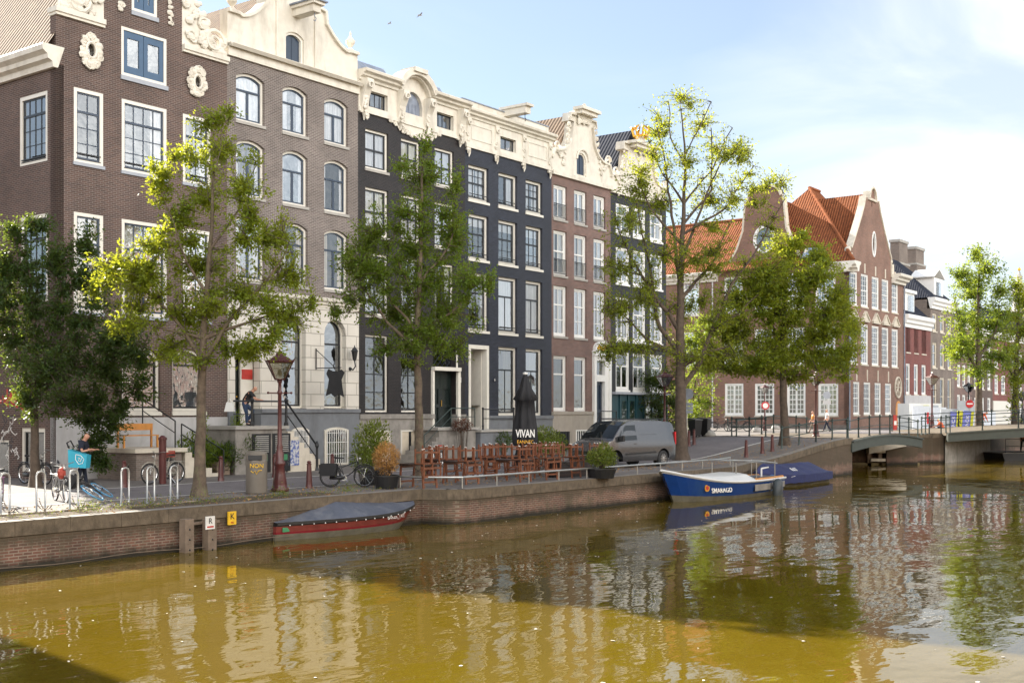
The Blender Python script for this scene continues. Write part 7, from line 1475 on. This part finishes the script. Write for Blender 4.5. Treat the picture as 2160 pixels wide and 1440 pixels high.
        for cx in wx:
            m = MB(); m.face(*[(cx+wr*1.07*math.cos(a), sg*.70, .36+wr*1.07*math.sin(a)) for a in [2*math.pi*i/20 for i in range(20)]])
            for i in range(14): a0, a1 = math.pi*i/14, math.pi*(i+1)/14; m.face((cx+.43*math.cos(a0), sg*.70, .36+.43*math.sin(a0)), (cx+.43*math.cos(a1), sg*.70, .36+.43*math.sin(a1)), (cx+.43*math.cos(a1), sg*.93, .36+.43*math.sin(a1)), (cx+.43*math.cos(a0), sg*.93, .36+.43*math.sin(a0)))
            m.build('wheel_arch', 'rubber', e)
            we = MB(); we.lathe([(.20, -.11), (.31, -.115), (.345, -.09), (.345, .09), (.31, .115), (.20, .11)], 24, (0, 0, 0), 'y'); wo = we.build('wheel', 'rubber', e, smooth=False); wo.location = (cx, sg*.83, .345); wo.rotation_euler = (0, 0, rad(24) if cx > 3 else 0)
            rm = MB(); rm.lathe([(.215, .085*sg), (.225, .112*sg), (.20, .10*sg)], 20, (0, 0, 0), 'y'); rm.lathe([(.06, .06*sg), (.05, .115*sg), (0, .12*sg)], 10, (0, 0, 0), 'y')
            for k in range(10): a = 2*math.pi*k/10; rm.bar((.04*math.cos(a), .095*sg, .04*math.sin(a)), (.21*math.cos(a), .10*sg, .21*math.sin(a)), .03, .03)
            rm.build('rim', 'chrome', wo)
    for y in (-.72, .72): m = MB(); m.tube([(.5, y, 2.06), (3.1, y, 2.06)], .02, 6); m.build('roof_rail', 'black_plastic', e)
    return e
Pr = bpos(1400, 983); yaw = az(-.70, -.714); fw_ = Vector((math.cos(yaw), math.sin(yaw))); lf = Vector((-fw_.y, fw_.x))
side_ = 1 if lf.dot(Vector((.2, -1))) > 0 else -1
orig = Pr.xy-fw_*.92-lf*side_*.95; van((orig.x, orig.y, .0+hgt(41)), yaw, 'dark grey metallic panel van parked beyond the terrace facing the camera left')
# ---------------------------------------------------------------- boats
def hull(e, L_, beam, g_st, g_mid, g_bow, bands, rake=.5, stern=.75, draft=.25, n=22, bowp=2.6, name='hull', lip=None):
    """x from stern 0 to bow L_; bands: list of (z fraction of gunwale, material)"""
    def gz(t): return g_st+(g_mid-g_st)*min(1, t*2)+(g_bow-g_mid)*max(0, t*2-1)**2 if t > .5 else g_st+(g_mid-g_st)*(t*2)
    def hb(t): return beam/2*(stern+(1-stern)*math.sin(min(1, t/.45)*math.pi/2))*(1-max(0, (t-.45)/.55)**bowp)**.75
    fr = [-draft/1.0]+[b_[0] for b_ in bands]; mats = [b_[1] for b_ in bands]; um = list(dict.fromkeys(mats)); m = MB()
    def pt(t, f, sg):
        g_ = gz(t); z = -draft if f < 0 else f*g_; k = max(0, min(1, (z+draft)/(g_+draft))); w_ = hb(t)*(.62+.38*k**.6)*(1 if f >= 0 else .55); x = t*L_-(1-k)*rake*(t**3); return (x, sg*w_, z)
    for sg in (1, -1):
        for i in range(n):
            t0, t1 = i/n, (i+1)/n
            for j in range(len(bands)):
                m.cur = um.index(mats[j]); q_ = [pt(t0, fr[j], sg), pt(t1, fr[j], sg), pt(t1, fr[j+1], sg), pt(t0, fr[j+1], sg)]; m.face(*(q_ if sg < 0 else q_[::-1]))
    for j in range(len(bands)): m.cur = um.index(mats[j]); m.face(pt(0, fr[j], 1), pt(0, fr[j], -1), pt(0, fr[j+1], -1), pt(0, fr[j+1], 1))
    o = m.build(name, um, e, smooth=True); o.modifiers.new('es', 'EDGE_SPLIT').split_angle = rad(35); return gz, hb, pt
plain('boat_red', (.19, .04, .032), .45, var=.25); plain('boat_crimson', (.20, .01, .02), .3); plain('boat_bottom', (.13, .12, .09), .7, var=.3, dirt=(.10, .09, .05, .7)); plain('tarp_grey', (.085, .095, .125), .6, var=.15, bump=.01, dirt=(.3, .3, .3, .35)); plain('boat_blue', (.008, .045, .20), .25, var=.12, dirt=(.02, .07, .16, .5)); plain('tarp_navy', (.012, .018, .085), .65, var=.25, bump=.01); plain('boat_white', (.66, .66, .65), .35, var=.05); plain('fender', (.05, .06, .065), .5, var=.3); plain('buoy_blue', (.05, .16, .36), .4)
A = Vector(((574-1080)/F*31.6, 31.6)); B = Vector(((887-1080)/F*35.6, 35.6)); d = (B-A); yaw = az(d.x, d.y); L_ = d.length
nn = Vector((-d.y, d.x)).normalized()*.3
e = empty('moored_boat', (A.x+nn.x, A.y+nn.y, WATER), yaw, 'dark red boat under a grey tarpaulin moored at the brick quay', 'boat')
gz, hb, pt = hull(e, L_, 1.85, .46, .48, .68, [(0, 'boat_bottom'), (.36, 'boat_bottom'), (.48, 'boat_crimson'), (.82, 'boat_red'), (1.0, 'black_plastic')], .85, .55)
m = MB(); n = 24; pk = .42
def ridge(t): return max(0, 1-abs(t-pk)/(.44 if t < pk else .62))*.46
for i in range(n):
    t0, t1 = i/n, (i+1)/n
    for j in range(8):
        f0, f1 = -1+2*j/8, -1+2*(j+1)/8; g_ = lambda t, f: (t*L_, f*(hb(t)+.025), gz(t)+.02+ridge(t)*(1-abs(f)**1.3)+.012*math.sin(t*40+f*9)*(1-abs(f))); m.face(g_(t0, f0), g_(t1, f0), g_(t1, f1), g_(t0, f1))
m.build('tarpaulin', 'tarp_grey', e, smooth=True)
m = MB()
for sg in (1, -1):
    for i in range(n): t0, t1 = i/n, (i+1)/n; m.face(*[(t*L_, sg*(hb(t)+.03), gz(t)+dz) for t, dz in ((t0, .03), (t1, .03), (t1, -.05), (t0, -.05))])
m.build('tarpaulin_edge', 'black_plastic', e); m = MB()
for i in range(1, 16): t = i/16; m.ball((t*L_, -(hb(t)+.035), gz(t)-.06), .02, 5)
m.build('eyelets', 'white_paint', e)
t = .76; x1, y1, z1 = pt(t+.05, .72, -1); x0, y0, z0 = pt(t-.05, .72, -1); text('BAKER_TVT', .17, 'white_paint', e, ((x0+x1)/2, (y0+y1)/2-.02, z1), (rad(82), 0, math.atan2(y1-y0, x1-x0)), .003)
m = MB(); x, y, z = pt(.05, .62, -1); m.box(x-.12, x+.1, y-.02, y+.0, z-.06, z+.06); m.build('sticker', 'green_sign', e); m = MB(); m.box(-.06, .0, -.2, .0, .05, .42); m.build('fender_board', 'white_paint', e)
m = MB(); m.tube([(L_*.98, .1, .5), (L_+.5, .6, .5), (L_+1.0, .9, .7)], .012, 4); m.tube([(0, .4, .35), (-.6, .9, .1), (-.9, 1.1, .5)], .012, 4); m.build('mooring_rope', 'bag_black', e)
# blue boat
A = Vector(((1650-1080)/F*50.6, 50.6)); B = Vector(((1422-1080)/F*44.0, 44.0)); d = B-A; L_ = d.length; yaw = az(d.x, d.y); nn = Vector((d.y, -d.x)).normalized()*.9
e = empty('moored_boat', (A.x+nn.x*.6, A.y+nn.y*.6, WATER), yaw, 'bright blue open boat with white foredeck and a tubular rail moored at the quay', 'boat')
gz, hb, pt = hull(e, L_, 2.5, .62, .66, 1.22, [(.0, 'boat_bottom'), (.22, 'boat_bottom'), (.93, 'boat_blue'), (1.0, 'boat_white')], 1.0, .55, bowp=2.2)
m = MB(); n = 26
for sg in (1, -1):
    pts = [(t*L_, sg*(hb(t)+.01), gz(t)+.01) for t in [i/n for i in range(n+1)]]; m.tube(pts, .045, 6)
pts = [(0, f*hb(0), gz(0)) for f in (-1, -.5, 0, .5, 1)]; m.tube(pts, .045, 6); m.build('rubbing_strake', 'boat_white', e)
m = MB(); t0_ = .42   # cambered white foredeck with coaming
for i in range(12):
    a, b_ = t0_+(1-t0_)*i/12, t0_+(1-t0_)*(i+1)/12
    for j in range(6): f0, f1 = -1+j/3, -1+(j+1)/3; g_ = lambda t, f: (t*L_, f*(hb(t)-.03), gz(t)+.02+(.30*(1-f**4)*(1-((t-t0_)/(1-t0_))**1.4))); m.face(g_(a, f0), g_(b_, f0), g_(b_, f1), g_(a, f1))
for j in range(6): f0, f1 = -1+j/3, -1+(j+1)/3; g_ = lambda t, f: (t*L_, f*(hb(t)-.03), gz(t)+.02+.30*(1-f**4)); m.face(g_(t0_, f0), g_(t0_, f1), (t0_*L_-.3, f1*(hb(t0_)-.03), gz(t0_)), (t0_*L_-.3, f0*(hb(t0_)-.03), gz(t0_)))
m.build('foredeck', 'boat_white', e, smooth=True)
m = MB()
for i in range(9): a, b_ = t0_*i/9, t0_*(i+1)/9; m.face((a*L_, -hb(a)*.95, .25), (b_*L_, -hb(b_)*.95, .25), (b_*L_, hb(b_)*.95, .25), (a*L_, hb(a)*.95, .25))
for sg in (1, -1):
    for i in range(9): a, b_ = t0_*i/9, t0_*(i+1)/9; m.face((a*L_, sg*hb(a)*.96, .25), (b_*L_, sg*hb(b_)*.96, .25), (b_*L_, sg*hb(b_)*.96, gz(b_)), (a*L_, sg*hb(a)*.96, gz(a)))
m.build('cockpit', 'grey_stone', e); m = MB()
for sg in (1, -1): m.tube([(t*L_, sg*(hb(t)-.12), gz(t)+.05) for t in [t0_*.95*i/8 for i in range(9)]], .06, 5)
m.box(.2, .6, -hb(.05)*.85, hb(.05)*.85, .55, .62); m.build('coaming', 'pine', e)
m = MB(); zt = 1.4
for sg in (-.55, .55): m.tube([(.5, sg, zt-.15), (2.2, sg, zt), (4.3, sg, zt+.08)], .03, 6)
for x in (.7, 2.3, 4.0):
    for sg in (-.55, .55): m.tube([(x, sg, .6), (x, sg, zt-.02)], .025, 6)
m.tube([(4.3, -.55, zt+.08), (4.3, .55, zt+.08)], .03, 6); m.tube([(.5, -.55, zt-.15), (.5, .55, zt-.15)], .03, 6); m.build('tubular_rail', 'galv', e)
m = MB(); m.tube([(1.4, .3, .3), (1.4, .3, 1.05)], .04, 6); m.tube([(1.4, .3, 1.05), (.8, .3, 1.08)], .035, 6); m.build('tiller', 'white_paint', e); m = MB(); m.box(.5, 1.9, -.5, .5, .45, .72); m.build('engine_box', 'tarp_grey', e)
nearsg = 1 if (Matrix.Rotation(yaw, 2) @ Vector((0, 1))).y < 0 else -1
def fend(x, tz, r, ln, tilt, mt, nm='fender', yo=.0):
    t = max(0, x/L_); m = MB(); m.lathe([(0, 0), (r*.5, .03), (r, .14), (r, ln-.14), (r*.5, ln-.03), (0, ln)], 10); o = m.build(nm, mt, e, smooth=True); o.location = (x, nearsg*(hb(t)+r+.02+yo), tz); o.rotation_euler = (0, tilt, 0)
    m = MB(); m.tube([(x, nearsg*(hb(t)+r), tz+ln*math.cos(tilt)), (x, nearsg*(hb(t)), gz(t))], .01, 4); m.build('rope', 'paper', e)
fend(2.0, -.25, .20, .95, -.15, 'fender'); fend(1.25, -.2, .10, .55, 0, 'fender'); fend(-.55, .05, .19, 1.0, .9, 'buoy_blue', yo=-.8); fend(1.5, .28, .09, .42, 1.3, 'buoy_blue')
t = .70; tx0 = pt(t-.05, .55, nearsg); tx1 = pt(t+.05, .55, nearsg); an = math.atan2(tx1[1]-tx0[1], tx1[0]-tx0[0]); an = an+math.pi if nearsg > 0 else an
text('SMARAGD', .26, 'white_paint', e, ((tx0[0]+tx1[0])/2, (tx0[1]+tx1[1])/2+nearsg*.035, tx0[2]), (rad(80), 0, an), .004, bold=.004)
t = .80; ex = pt(t, .60, nearsg); m = MB(); m.lathe([(.14, -.01), (.14, .01)], 18, (0, 0, 0), 'y'); m.mat(1); m.lathe([(.085, -.016), (.085, .016)], 12, (0, 0, 0), 'y'); o = m.build('emblem', ['gold', 'graffiti_red'], e); o.location = (ex[0], ex[1]+nearsg*.02, ex[2]); o.rotation_euler = (0, 0, an)
# covered navy boat
A = Vector(((1722-1080)/F*58.8, 58.8)); B = Vector(((1596-1080)/F*53.5, 53.5)); d = B-A; L_ = d.length; yaw = az(d.x, d.y)
e = empty('moored_boat', (A.x, A.y, WATER), yaw, 'low boat wholly covered by a navy blue tarpaulin with white letters', 'boat')
gz, hb, pt = hull(e, L_, 2.0, .45, .45, .6, [(.0, 'boat_bottom'), (.6, 'boat_bottom'), (1.0, 'boat_blue')], .5, .8)
m = MB(); n = 20
for i in range(n):
    for j in range(10):
        def g_(t, j):
            f = -1+j/5; rz_ = .48*min(1, t/.12)*min(1, (1-t)/.10+.25); w_ = hb(t)+.05
            if j in (0, 10): return (t*L_, f*(w_+.01), .14+.02*math.sin(t*60))
            f2 = f/.8; return (t*L_, f2*w_*(1 if abs(f2) < .99 else 1), gz(t)+.05+rz_*(1-abs(f2))**.9+.012*math.sin(t*30+j))
        a, b_ = i/n, (i+1)/n; m.face(g_(a, j), g_(b_, j), g_(b_, j+1), g_(a, j+1))
m.face(*[(0, (-1+j/5)*(hb(0)+.05) if j in (0, 10) else (-1+j/5)/.8*(hb(0)+.05), .14 if j in (0, 10) else gz(0)+.05) for j in range(11)])
m.build('tarpaulin', 'tarp_navy', e, smooth=True)
text('R67', .38, 'white_paint', e, (L_*.60, .62 if nearsg > 0 else -.62, gz(.6)+.27), (rad(32), 0, math.pi if nearsg > 0 else 0), .004)
# barge under the wide bridge
P = Vector(((2125-1080)/F*87, 85)); e = empty('work_barge', (P.x, P.y, WATER), .15, 'black steel work barge with a thin railing under the wide bridge', 'barge'); m = MB(); m.hexa([(-2.2, -2, -.3), (9, -2, -.3), (9, 2, -.3), (-2.2, 2, -.3), (-2.5, -2, .5), (9, -2, .5), (9, 2, .5), (-2.5, 2, .5)]); m.build('hull', 'black_plastic', e); m = MB(); m.box(-2.4, 9, -1.95, 1.95, .503, .54); m.build('deck', 'grey_stone', e)
m = MB()
for x in (-2.2, -.6, 4, 7): m.tube([(x, -1.9, .54), (x, -1.9, 1.5)], .02, 5)
for z in (1.0, 1.5): m.tube([(-2.2, -1.9, z), (8, -1.9, z)], .018, 5)
m.build('railing', 'iron_black', e)
# ---------------------------------------------------------------- construction site behind the bridges
plain('fence_white', (.62, .66, .72), .5, var=.08); plain('banner_yellow', (.62, .60, .03), .6); plain('banner_blue', (.16, .18, .50), .6); plain('orange_vest', (.75, .12, .02), .6); plain('sheet_pale', (.42, .45, .48), .5, var=.15)
Y = 91; P = Vector(((1925-1080)/F*Y, Y, .92)); e = empty('site_fence', P, .35, 'white boarded construction fence behind the maroon lamp post', 'site fence'); m = MB()
for k in range(5): m.box(k*1.6, k*1.6+1.57, -.03, .03, .05, 1.9-.12*k)
m.build('board', 'fence_white', e); m = MB(); m.box(1.3, 1.5, -.05, -.03, .5, 1.4); m.build('warning_mark', 'sign_red', e)
Y = 93; P = Vector(((1918-1080)/F*Y, Y, .92)); e = empty('portable_cabin', P, .3, 'small white site cabin with yellow framed window beside the red brick house', 'cabin'); m = MB(); m.box(0, 3.0, 0, 1.5, 0, 2.1); m.mat(1); m.box(1.3, 1.8, -.02, 0, 1.1, 1.95); m.mat(2); m.box(2.0, 2.7, -.02, 0, 1.1, 1.95); m.build('body', ['white_paint', 'banner_yellow', 'sheet_pale'], e)
for px, yt, w_, mt, tl, lb in ((1992, 863, .9, 'sheet_pale', .1, 'grey glass panel leaning at the site, leftmost'), (2022, 866, .45, 'banner_yellow', .08, 'yellow banner with dark print leaning on the bridge railing'), (2010, 868, .5, 'banner_blue', .05, 'pale blue banner left of the yellow banner'), (2038, 866, .7, 'banner_blue', .1, 'wide blue and white banner right of the yellow banner'), (2048, 868, .2, 'banner_yellow', .1, 'narrow yellow strip banner beside the blue banner'), (2058, 880, 1.2, 'fence_white', .0, 'pale boarding below the orange worker'), (2040, 845, 1.6, 'sheet_pale', 0, 'large pale grey panel behind the no entry sign')):
    Y = 88 if w_ < 1 else 92; z1 = EYE+(HZ-yt)/F*Y; e = empty('leaning_panel', ((px-1080)/F*Y, Y, .95), 0, lb, 'banner' if 'banner' in lb else 'panel', 'panels and banners at the building site'); m = MB(); m.box(-w_/2, w_/2, -.02, .02, 0, z1-.95); o = m.build('sheet', mt, e)
    if mt.startswith('banner') and w_ > .4: text('PSDL' if 'yellow' in mt else 'NOK', .36, 'iron_black' if 'yellow' in mt else 'white_paint', e, (0, -.03, (z1-.95)*.5), (rad(90), rad(-90), 0), .004)
    e.rotation_euler = (0, tl, .1)
plain('net_green', (.02, .07, .05), .7)
# ---------------------------------------------------------------- people
def skinned(name, chains, mat, parent, sub=1):
    """chains: lists of (point, radius); chains sharing a point join there"""
    vs = []; rs = []; es = []; key = {}
    def vi(p, r):
        k = tuple(round(c, 3) for c in p)
        if k not in key: key[k] = len(vs); vs.append(p); rs.append(r)
        return key[k]
    for ch in chains:
        ids = [vi(p, r) for p, r in ch]; es += [(a, b_) for a, b_ in zip(ids, ids[1:]) if a != b_]
    me = bpy.data.meshes.new(name); me.from_pydata(vs, es, []); o = bpy.data.objects.new(name, me); sc.collection.objects.link(o); o.parent = parent; me.materials.append(M[mat])
    md = o.modifiers.new('skin', 'SKIN'); md.use_smooth_shade = True
    if not me.skin_vertices: 
        bpy.context.view_layer.update()
    sv_ = me.skin_vertices[0].data if me.skin_vertices else None
    if sv_ is not None:
        for i, r in enumerate(rs): sv_[i].radius = (r, r) if not isinstance(r, tuple) else r
        sv_[0].use_root = True
    o.modifiers.new('sub', 'SUBSURF').levels = sub; o.modifiers['sub'].render_levels = sub; return o
def lerp(a, b_, t): return tuple(a[i]+(b_[i]-a[i])*t for i in range(3))
def person(loc, rz, label, J, shirt, trousers, scale=1., hair=None, shoes='bag_black', sleeve=.9, extra=None):
    """J: joint positions, x forward, y left, z up; metres for a 1.78 m figure"""
    e = empty('person', loc, rz, label, 'person'); e.scale = (scale,)*3; p = J; H = p['head']; nk = p['neck']; ch = p['chest']; pv = p['pelvis']
    fd = Vector(p.get('face', (1, 0, 0))).normalized(); hv = (Vector(H)-Vector(nk)).normalized(); cr = tuple(Vector(H)+hv*.09); jaw = tuple(Vector(H)-hv*.06+fd*.025)
    nose = tuple(Vector(H)+fd*.105-hv*.005); ears = [tuple(Vector(H)+Vector((-fd.y, fd.x, 0)).normalized()*.09*s_) for s_ in (1, -1)]
    C = [[(pv, .13), (lerp(pv, ch, .5), .125), (ch, .14), (nk, .058), (jaw, .078), (H, .100), (cr, .070)], [(H, .100), (nose, .018)]]+[[(H, .100), (q_, .022)] for q_ in ears]
    for s_ in 'lr':
        sh, el, wr, hd = p['sh'+s_], p['el'+s_], p['wr'+s_], p['hd'+s_]; C.append([(ch, .14), (sh, .07), (lerp(sh, el, .5), .05), (el, .04), (lerp(el, wr, .4), .038), (wr, .026), (hd, .032)])
        d = (Vector(hd)-Vector(wr)).normalized(); sd_ = d.cross(Vector((0, 0, 1))); sd_ = sd_.normalized() if sd_.length > .1 else Vector((0, 1, 0)); up = sd_.cross(d)
        for k, ln in enumerate((.075, .085, .08, .062)): b0 = Vector(hd)+sd_*(.024*(1.5-k)); t1 = b0+d*ln*.55-up*.008; t2 = t1+d*ln*.35-up*.03; C.append([(hd, .032), (tuple(b0+d*.02), .011), (tuple(t1), .0095), (tuple(t2), .008)])
        th = Vector(wr).lerp(Vector(hd), .5)+sd_*.035; C.append([(hd, .032), (tuple(th), .012), (tuple(th+d*.05+sd_*.012-up*.015), .009)])
        hp, kn, an = p['hp'+s_], p['kn'+s_], p['an'+s_]; C.append([(pv, .13), (hp, .095), (lerp(hp, kn, .5), .075), (kn, .055), (lerp(kn, an, .4), .055), (an, .036)])
        C.append([(an, .036), (tuple(Vector(an)+Vector(p.get('toe'+s_, (.15, 0, -.05)))), .032)])
    skinned('body', C, 'skin', e)
    S = [[(lerp(pv, ch, -.02), .165), (lerp(pv, ch, .35), .165), (lerp(pv, ch, .68), .165), (ch, .172), (lerp(ch, nk, .7), .09)]]
    for s_ in 'lr': sh, el = p['sh'+s_], p['el'+s_]; S.append([(ch, .172), (sh, .096), (lerp(sh, el, .5), .072), (lerp(sh, el, sleeve), .062)]+([(el, .058), (p['wr'+s_], .042)] if sleeve > .95 else []))
    skinned('shirt', S, shirt, e)
    T = [[(lerp(pv, ch, .12), .148), (pv, .155)]]
    for s_ in 'lr': hp, kn, an = p['hp'+s_], p['kn'+s_], p['an'+s_]; T.append([(pv, .155), (hp, .112), (lerp(hp, kn, .5), .092), (kn, .073), (lerp(kn, an, .5), .068), (an, .056)])
    skinned('trousers', T, trousers, e)
    for s_ in 'lr':
        an = Vector(p['an'+s_]); tv = Vector(p.get('toe'+s_, (.15, 0, -.05))); skinned('shoe', [[(tuple(an-tv*.25+Vector((0, 0, -.03))), .045), (tuple(an+tv*.5+Vector((0, 0, -.02))), .048), (tuple(an+tv*1.15), .034)]], shoes, e)
    if hair: o = skinned('hair', [[(tuple(Vector(H)-fd*.03+hv*.0), .098), (tuple(Vector(cr)-fd*.015), .082)]], hair, e)
    return e
def J(**k):
    d = dict(pelvis=(0, 0, .95), chest=(0, 0, 1.32), neck=(0, 0, 1.50), head=(.02, 0, 1.66), shl=(0, .19, 1.42), shr=(0, -.19, 1.42), ell=(0, .24, 1.13), elr=(0, -.24, 1.13), wrl=(.05, .25, .88), wrr=(.05, -.25, .88), hdl=(.06, .25, .80), hdr=(.06, -.25, .80), hpl=(0, .1, .90), hpr=(0, -.1, .90), knl=(.02, .11, .50), knr=(.02, -.11, .50), anl=(0, .11, .09), anr=(0, -.11, .09)); d.update(k); return d
plain('hair_dark', (.03, .022, .018), .8); plain('hair_grey', (.35, .30, .26), .8); plain('bag_turquoise', (.03, .36, .50), .5, var=.08)
# courier carrying a turquoise bag
P = bpos(172, 1028); pe = person(P, 0.0, 'bald courier in dark clothes holding a turquoise delivery bag by the bicycle racks', J(chest=(.03, 0, 1.32), neck=(.08, 0, 1.49), head=(.15, 0, 1.62), face=(1, 0, -.5), shl=(.05, .19, 1.42), shr=(.05, -.19, 1.42), elr=(.12, -.30, 1.14), wrr=(.34, -.24, 1.20), hdr=(.42, -.20, 1.22), ell=(.14, .26, 1.15), wrl=(.36, .18, 1.18), hdl=(.44, .14, 1.2), knl=(.05, .12, .5), knr=(.0, -.12, .5), anl=(.12, .12, .09), anr=(-.12, -.12, .09)), 'navy_cloth', 'navy_cloth', 1.0, 'hair_dark' if False else None, sleeve=.75)
e = empty('delivery_bag', P+Vector((.06, -.30, .66)), -.12, 'turquoise insulated delivery bag with a white emblem held by the courier', 'bag'); m = MB(); m.hexa([(-.30, -.16, 0), (.27, -.16, -.03), (.27, .12, -.03), (-.30, .12, 0), (-.31, -.17, .55), (.31, -.17, .38), (.31, .12, .38), (-.31, .12, .55)]); m.build('body', 'bag_turquoise', e)
m = MB(); m.tube([(-.05, -.175, .40), (.12, -.175, .36), (.21, -.175, .26), (.17, -.17, .12), (.04, -.17, .10), (-.06, -.17, .24), (-.05, -.175, .40)], .012, 4); m.tube([(.03, -.175, .29), (.08, -.175, .3), (.04, -.175, .21), (.10, -.175, .18), (.14, -.175, .28)], .014, 4); m.build('emblem', 'white_paint', e)
m = MB(); m.tube([(-.3, -.12, .6), (-.42, -.02, .75), (-.36, .1, .82), (-.25, .12, .6)], .025, 5); m.build('strap', 'bag_black', e)
# man leaning on the stoop railing
P = at_house(H2, 524, -1.55); P.z = zsto_ = H2.Z(547, 897, -1.0)
person(P, ROT-math.pi/2+.75, 'bald man in black tee shirt and jeans leaning on the stoop railing', J(pelvis=(-.15, 0, .90), chest=(.05, 0, 1.22), neck=(.16, 0, 1.37), head=(.25, 0, 1.48), face=(1, 0, -.7), shl=(.08, .19, 1.30), shr=(.08, -.19, 1.30), ell=(.28, .25, 1.06), elr=(.28, -.25, 1.06), wrl=(.48, .12, 1.02), wrr=(.48, -.12, 1.0), hdl=(.55, .06, 1.01), hdr=(.55, -.06, .99), hpl=(-.15, .1, .86), hpr=(-.15, -.1, .86), knl=(.18, .14, .58), knr=(-.05, -.12, .48), anl=(-.05, .14, .20), anr=(-.05, -.12, .09)), 'bag_black', 'jeans', .98, None, sleeve=.8)
e = empty('carrier_bag', P+Vector((-.75, .1, .55)), 0, 'white plastic carrier bag hanging on the stoop railing', 'bag'); m = MB(); m.hexa([(-.2, -.08, .0), (.2, -.08, .0), (.2, .08, .0), (-.2, .08, .0), (-.12, -.04, .36), (.14, -.04, .36), (.14, .04, .36), (-.12, .04, .36)]); m.tube([(-.1, 0, .34), (0, 0, .5), (.1, 0, .34)], .02, 4); m.build('body', 'white_paint', e)
walk = dict(knl=(.16, .1, .5), anl=(.28, .1, .12), knr=(-.02, -.1, .5), anr=(-.28, -.1, .14), ell=(-.12, .25, 1.14), wrl=(-.06, .27, .9), hdl=(-.03, .27, .82), elr=(.1, -.25, 1.15), wrr=(.22, -.25, .95), hdr=(.26, -.25, .88))
Y = 84; P = Vector(((1745-1080)/F*Y, Y, .92)); person(P, math.pi-.3, 'walker in a white top and dark trousers with a backpack by the bridge', J(**walk), 'white_paint', 'navy_cloth', .92, 'hair_grey', sleeve=.6)
Y = 80; P = Vector(((1715-1080)/F*Y, Y, .92)); person(P, math.pi-.2, 'pedestrian in a tan top half hidden behind the sunlit street lamp', J(**walk), 'pine', 'weathered', .85, 'hair_dark', sleeve=.6)
Y = 90; P = Vector(((2068-1080)/F*Y, Y, .95)); person(P, .15, 'worker in orange jacket bending forward on the wide bridge', J(pelvis=(-.1, 0, .92), chest=(.2, 0, 1.18), neck=(.36, 0, 1.27), head=(.50, 0, 1.33), face=(1, 0, -.3), shl=(.26, .19, 1.22), shr=(.26, -.19, 1.22), ell=(.35, .22, .95), elr=(.35, -.22, .95), wrl=(.45, .2, .75), wrr=(.45, -.2, .75), hdl=(.5, .2, .68), hdr=(.5, -.2, .68), hpl=(-.1, .1, .88), hpr=(-.1, -.1, .88)), 'orange_vest', 'bag_black', 1.0, 'hair_dark', sleeve=.98)
Y = 86; P = Vector(((1987-1080)/F*Y, Y, .80)); person(P, 2.6, 'crouching worker with yellow helmet and orange vest beside the bridge end', J(pelvis=(-.1, 0, .35), chest=(.12, 0, .66), neck=(.2, 0, .82), head=(.26, 0, .95), shl=(.12, .19, .76), shr=(.12, -.19, .76), ell=(.3, .25, .55), elr=(.3, -.25, .55), wrl=(.5, .2, .5), wrr=(.5, -.2, .5), hdl=(.57, .2, .48), hdr=(.57, -.2, .48), hpl=(-.1, .1, .33), hpr=(-.1, -.1, .33), knl=(.28, .16, .48), knr=(.28, -.16, .48), anl=(.05, .15, .09), anr=(.05, -.15, .09)), 'orange_vest', 'navy_cloth', 1.0, 'banner_yellow', sleeve=.9)
P = Vector(((2147-1080)/F*85.5, 84.6, WATER+.54)); person(P, -1.4, 'worker in orange shirt and black trousers standing on the black barge', J(anl=(0, .2, .09), anr=(0, -.2, .09), knl=(.02, .16, .5), knr=(.02, -.16, .5)), 'orange_vest', 'bag_black', 1.0, 'hair_dark')
# ---------------------------------------------------------------- birds
for px, py, Y, sp_, lb in ((886, 33, 120, 1.1, 'larger of the two gulls gliding in the blue sky'), (822, 50, 160, .9, 'smaller fainter gull left of the larger gull')):
    e = empty('gull', ((px-1080)/F*Y, Y, EYE+(HZ-py)/F*Y), .4, lb, 'gull', 'gulls in the sky'); m = MB(); m.tube([(-.3, 0, 0), (-.12, 0, .02), (.1, 0, .02), (.25, 0, .03)], [.02, .07, .06, .02], 6); k = sp_*.55
    for sg in (1, -1): m.face((-.08, sg*.04, .03), (.08, sg*.04, .03), (.10, sg*.45*k*2, .12), (-.02, sg*.45*k*2, .12)); m.face((.10, sg*.9*k, .12), (-.02, sg*.9*k, .12), (-.1, sg*1.5*k, .0))
    m.build('body', 'sill_stone', e)
for _o in sc.objects:
    if _o.get('label') and len(_o['label'].replace(',', '').split()) > 16: print('LONG', _o.name, _o['label'])

# specks floating on the water and the slack line along the quay wall
rng = np.random.default_rng(9); pts = [np.array([rng.uniform(8, 60), -rng.uniform(13.6, 34), WATER+.004]) for _ in range(420)]
m = MB()
for p in pts:
    r = rng.uniform(.012, .04); a = rng.uniform(0, 6); m.face(*[(p[0]+r*math.cos(a+k*1.26)*(1 if k % 2 else .6), p[1]+r*math.sin(a+k*1.26), p[2]+.002*k) for k in range(5)])
street_obj(m, 'floating_leaves', 'paper', 'small pale leaves and feathers floating on the canal', None, 'stuff')
m = MB(); m.tube([(12+i*.7, -13.42, WATER+.10+.03*math.sin(i*1.1)) for i in range(21)], .008, 5); street_obj(m, 'mooring_line', 'weathered', 'slack line hanging along the quay wall just above the water', 'rope')
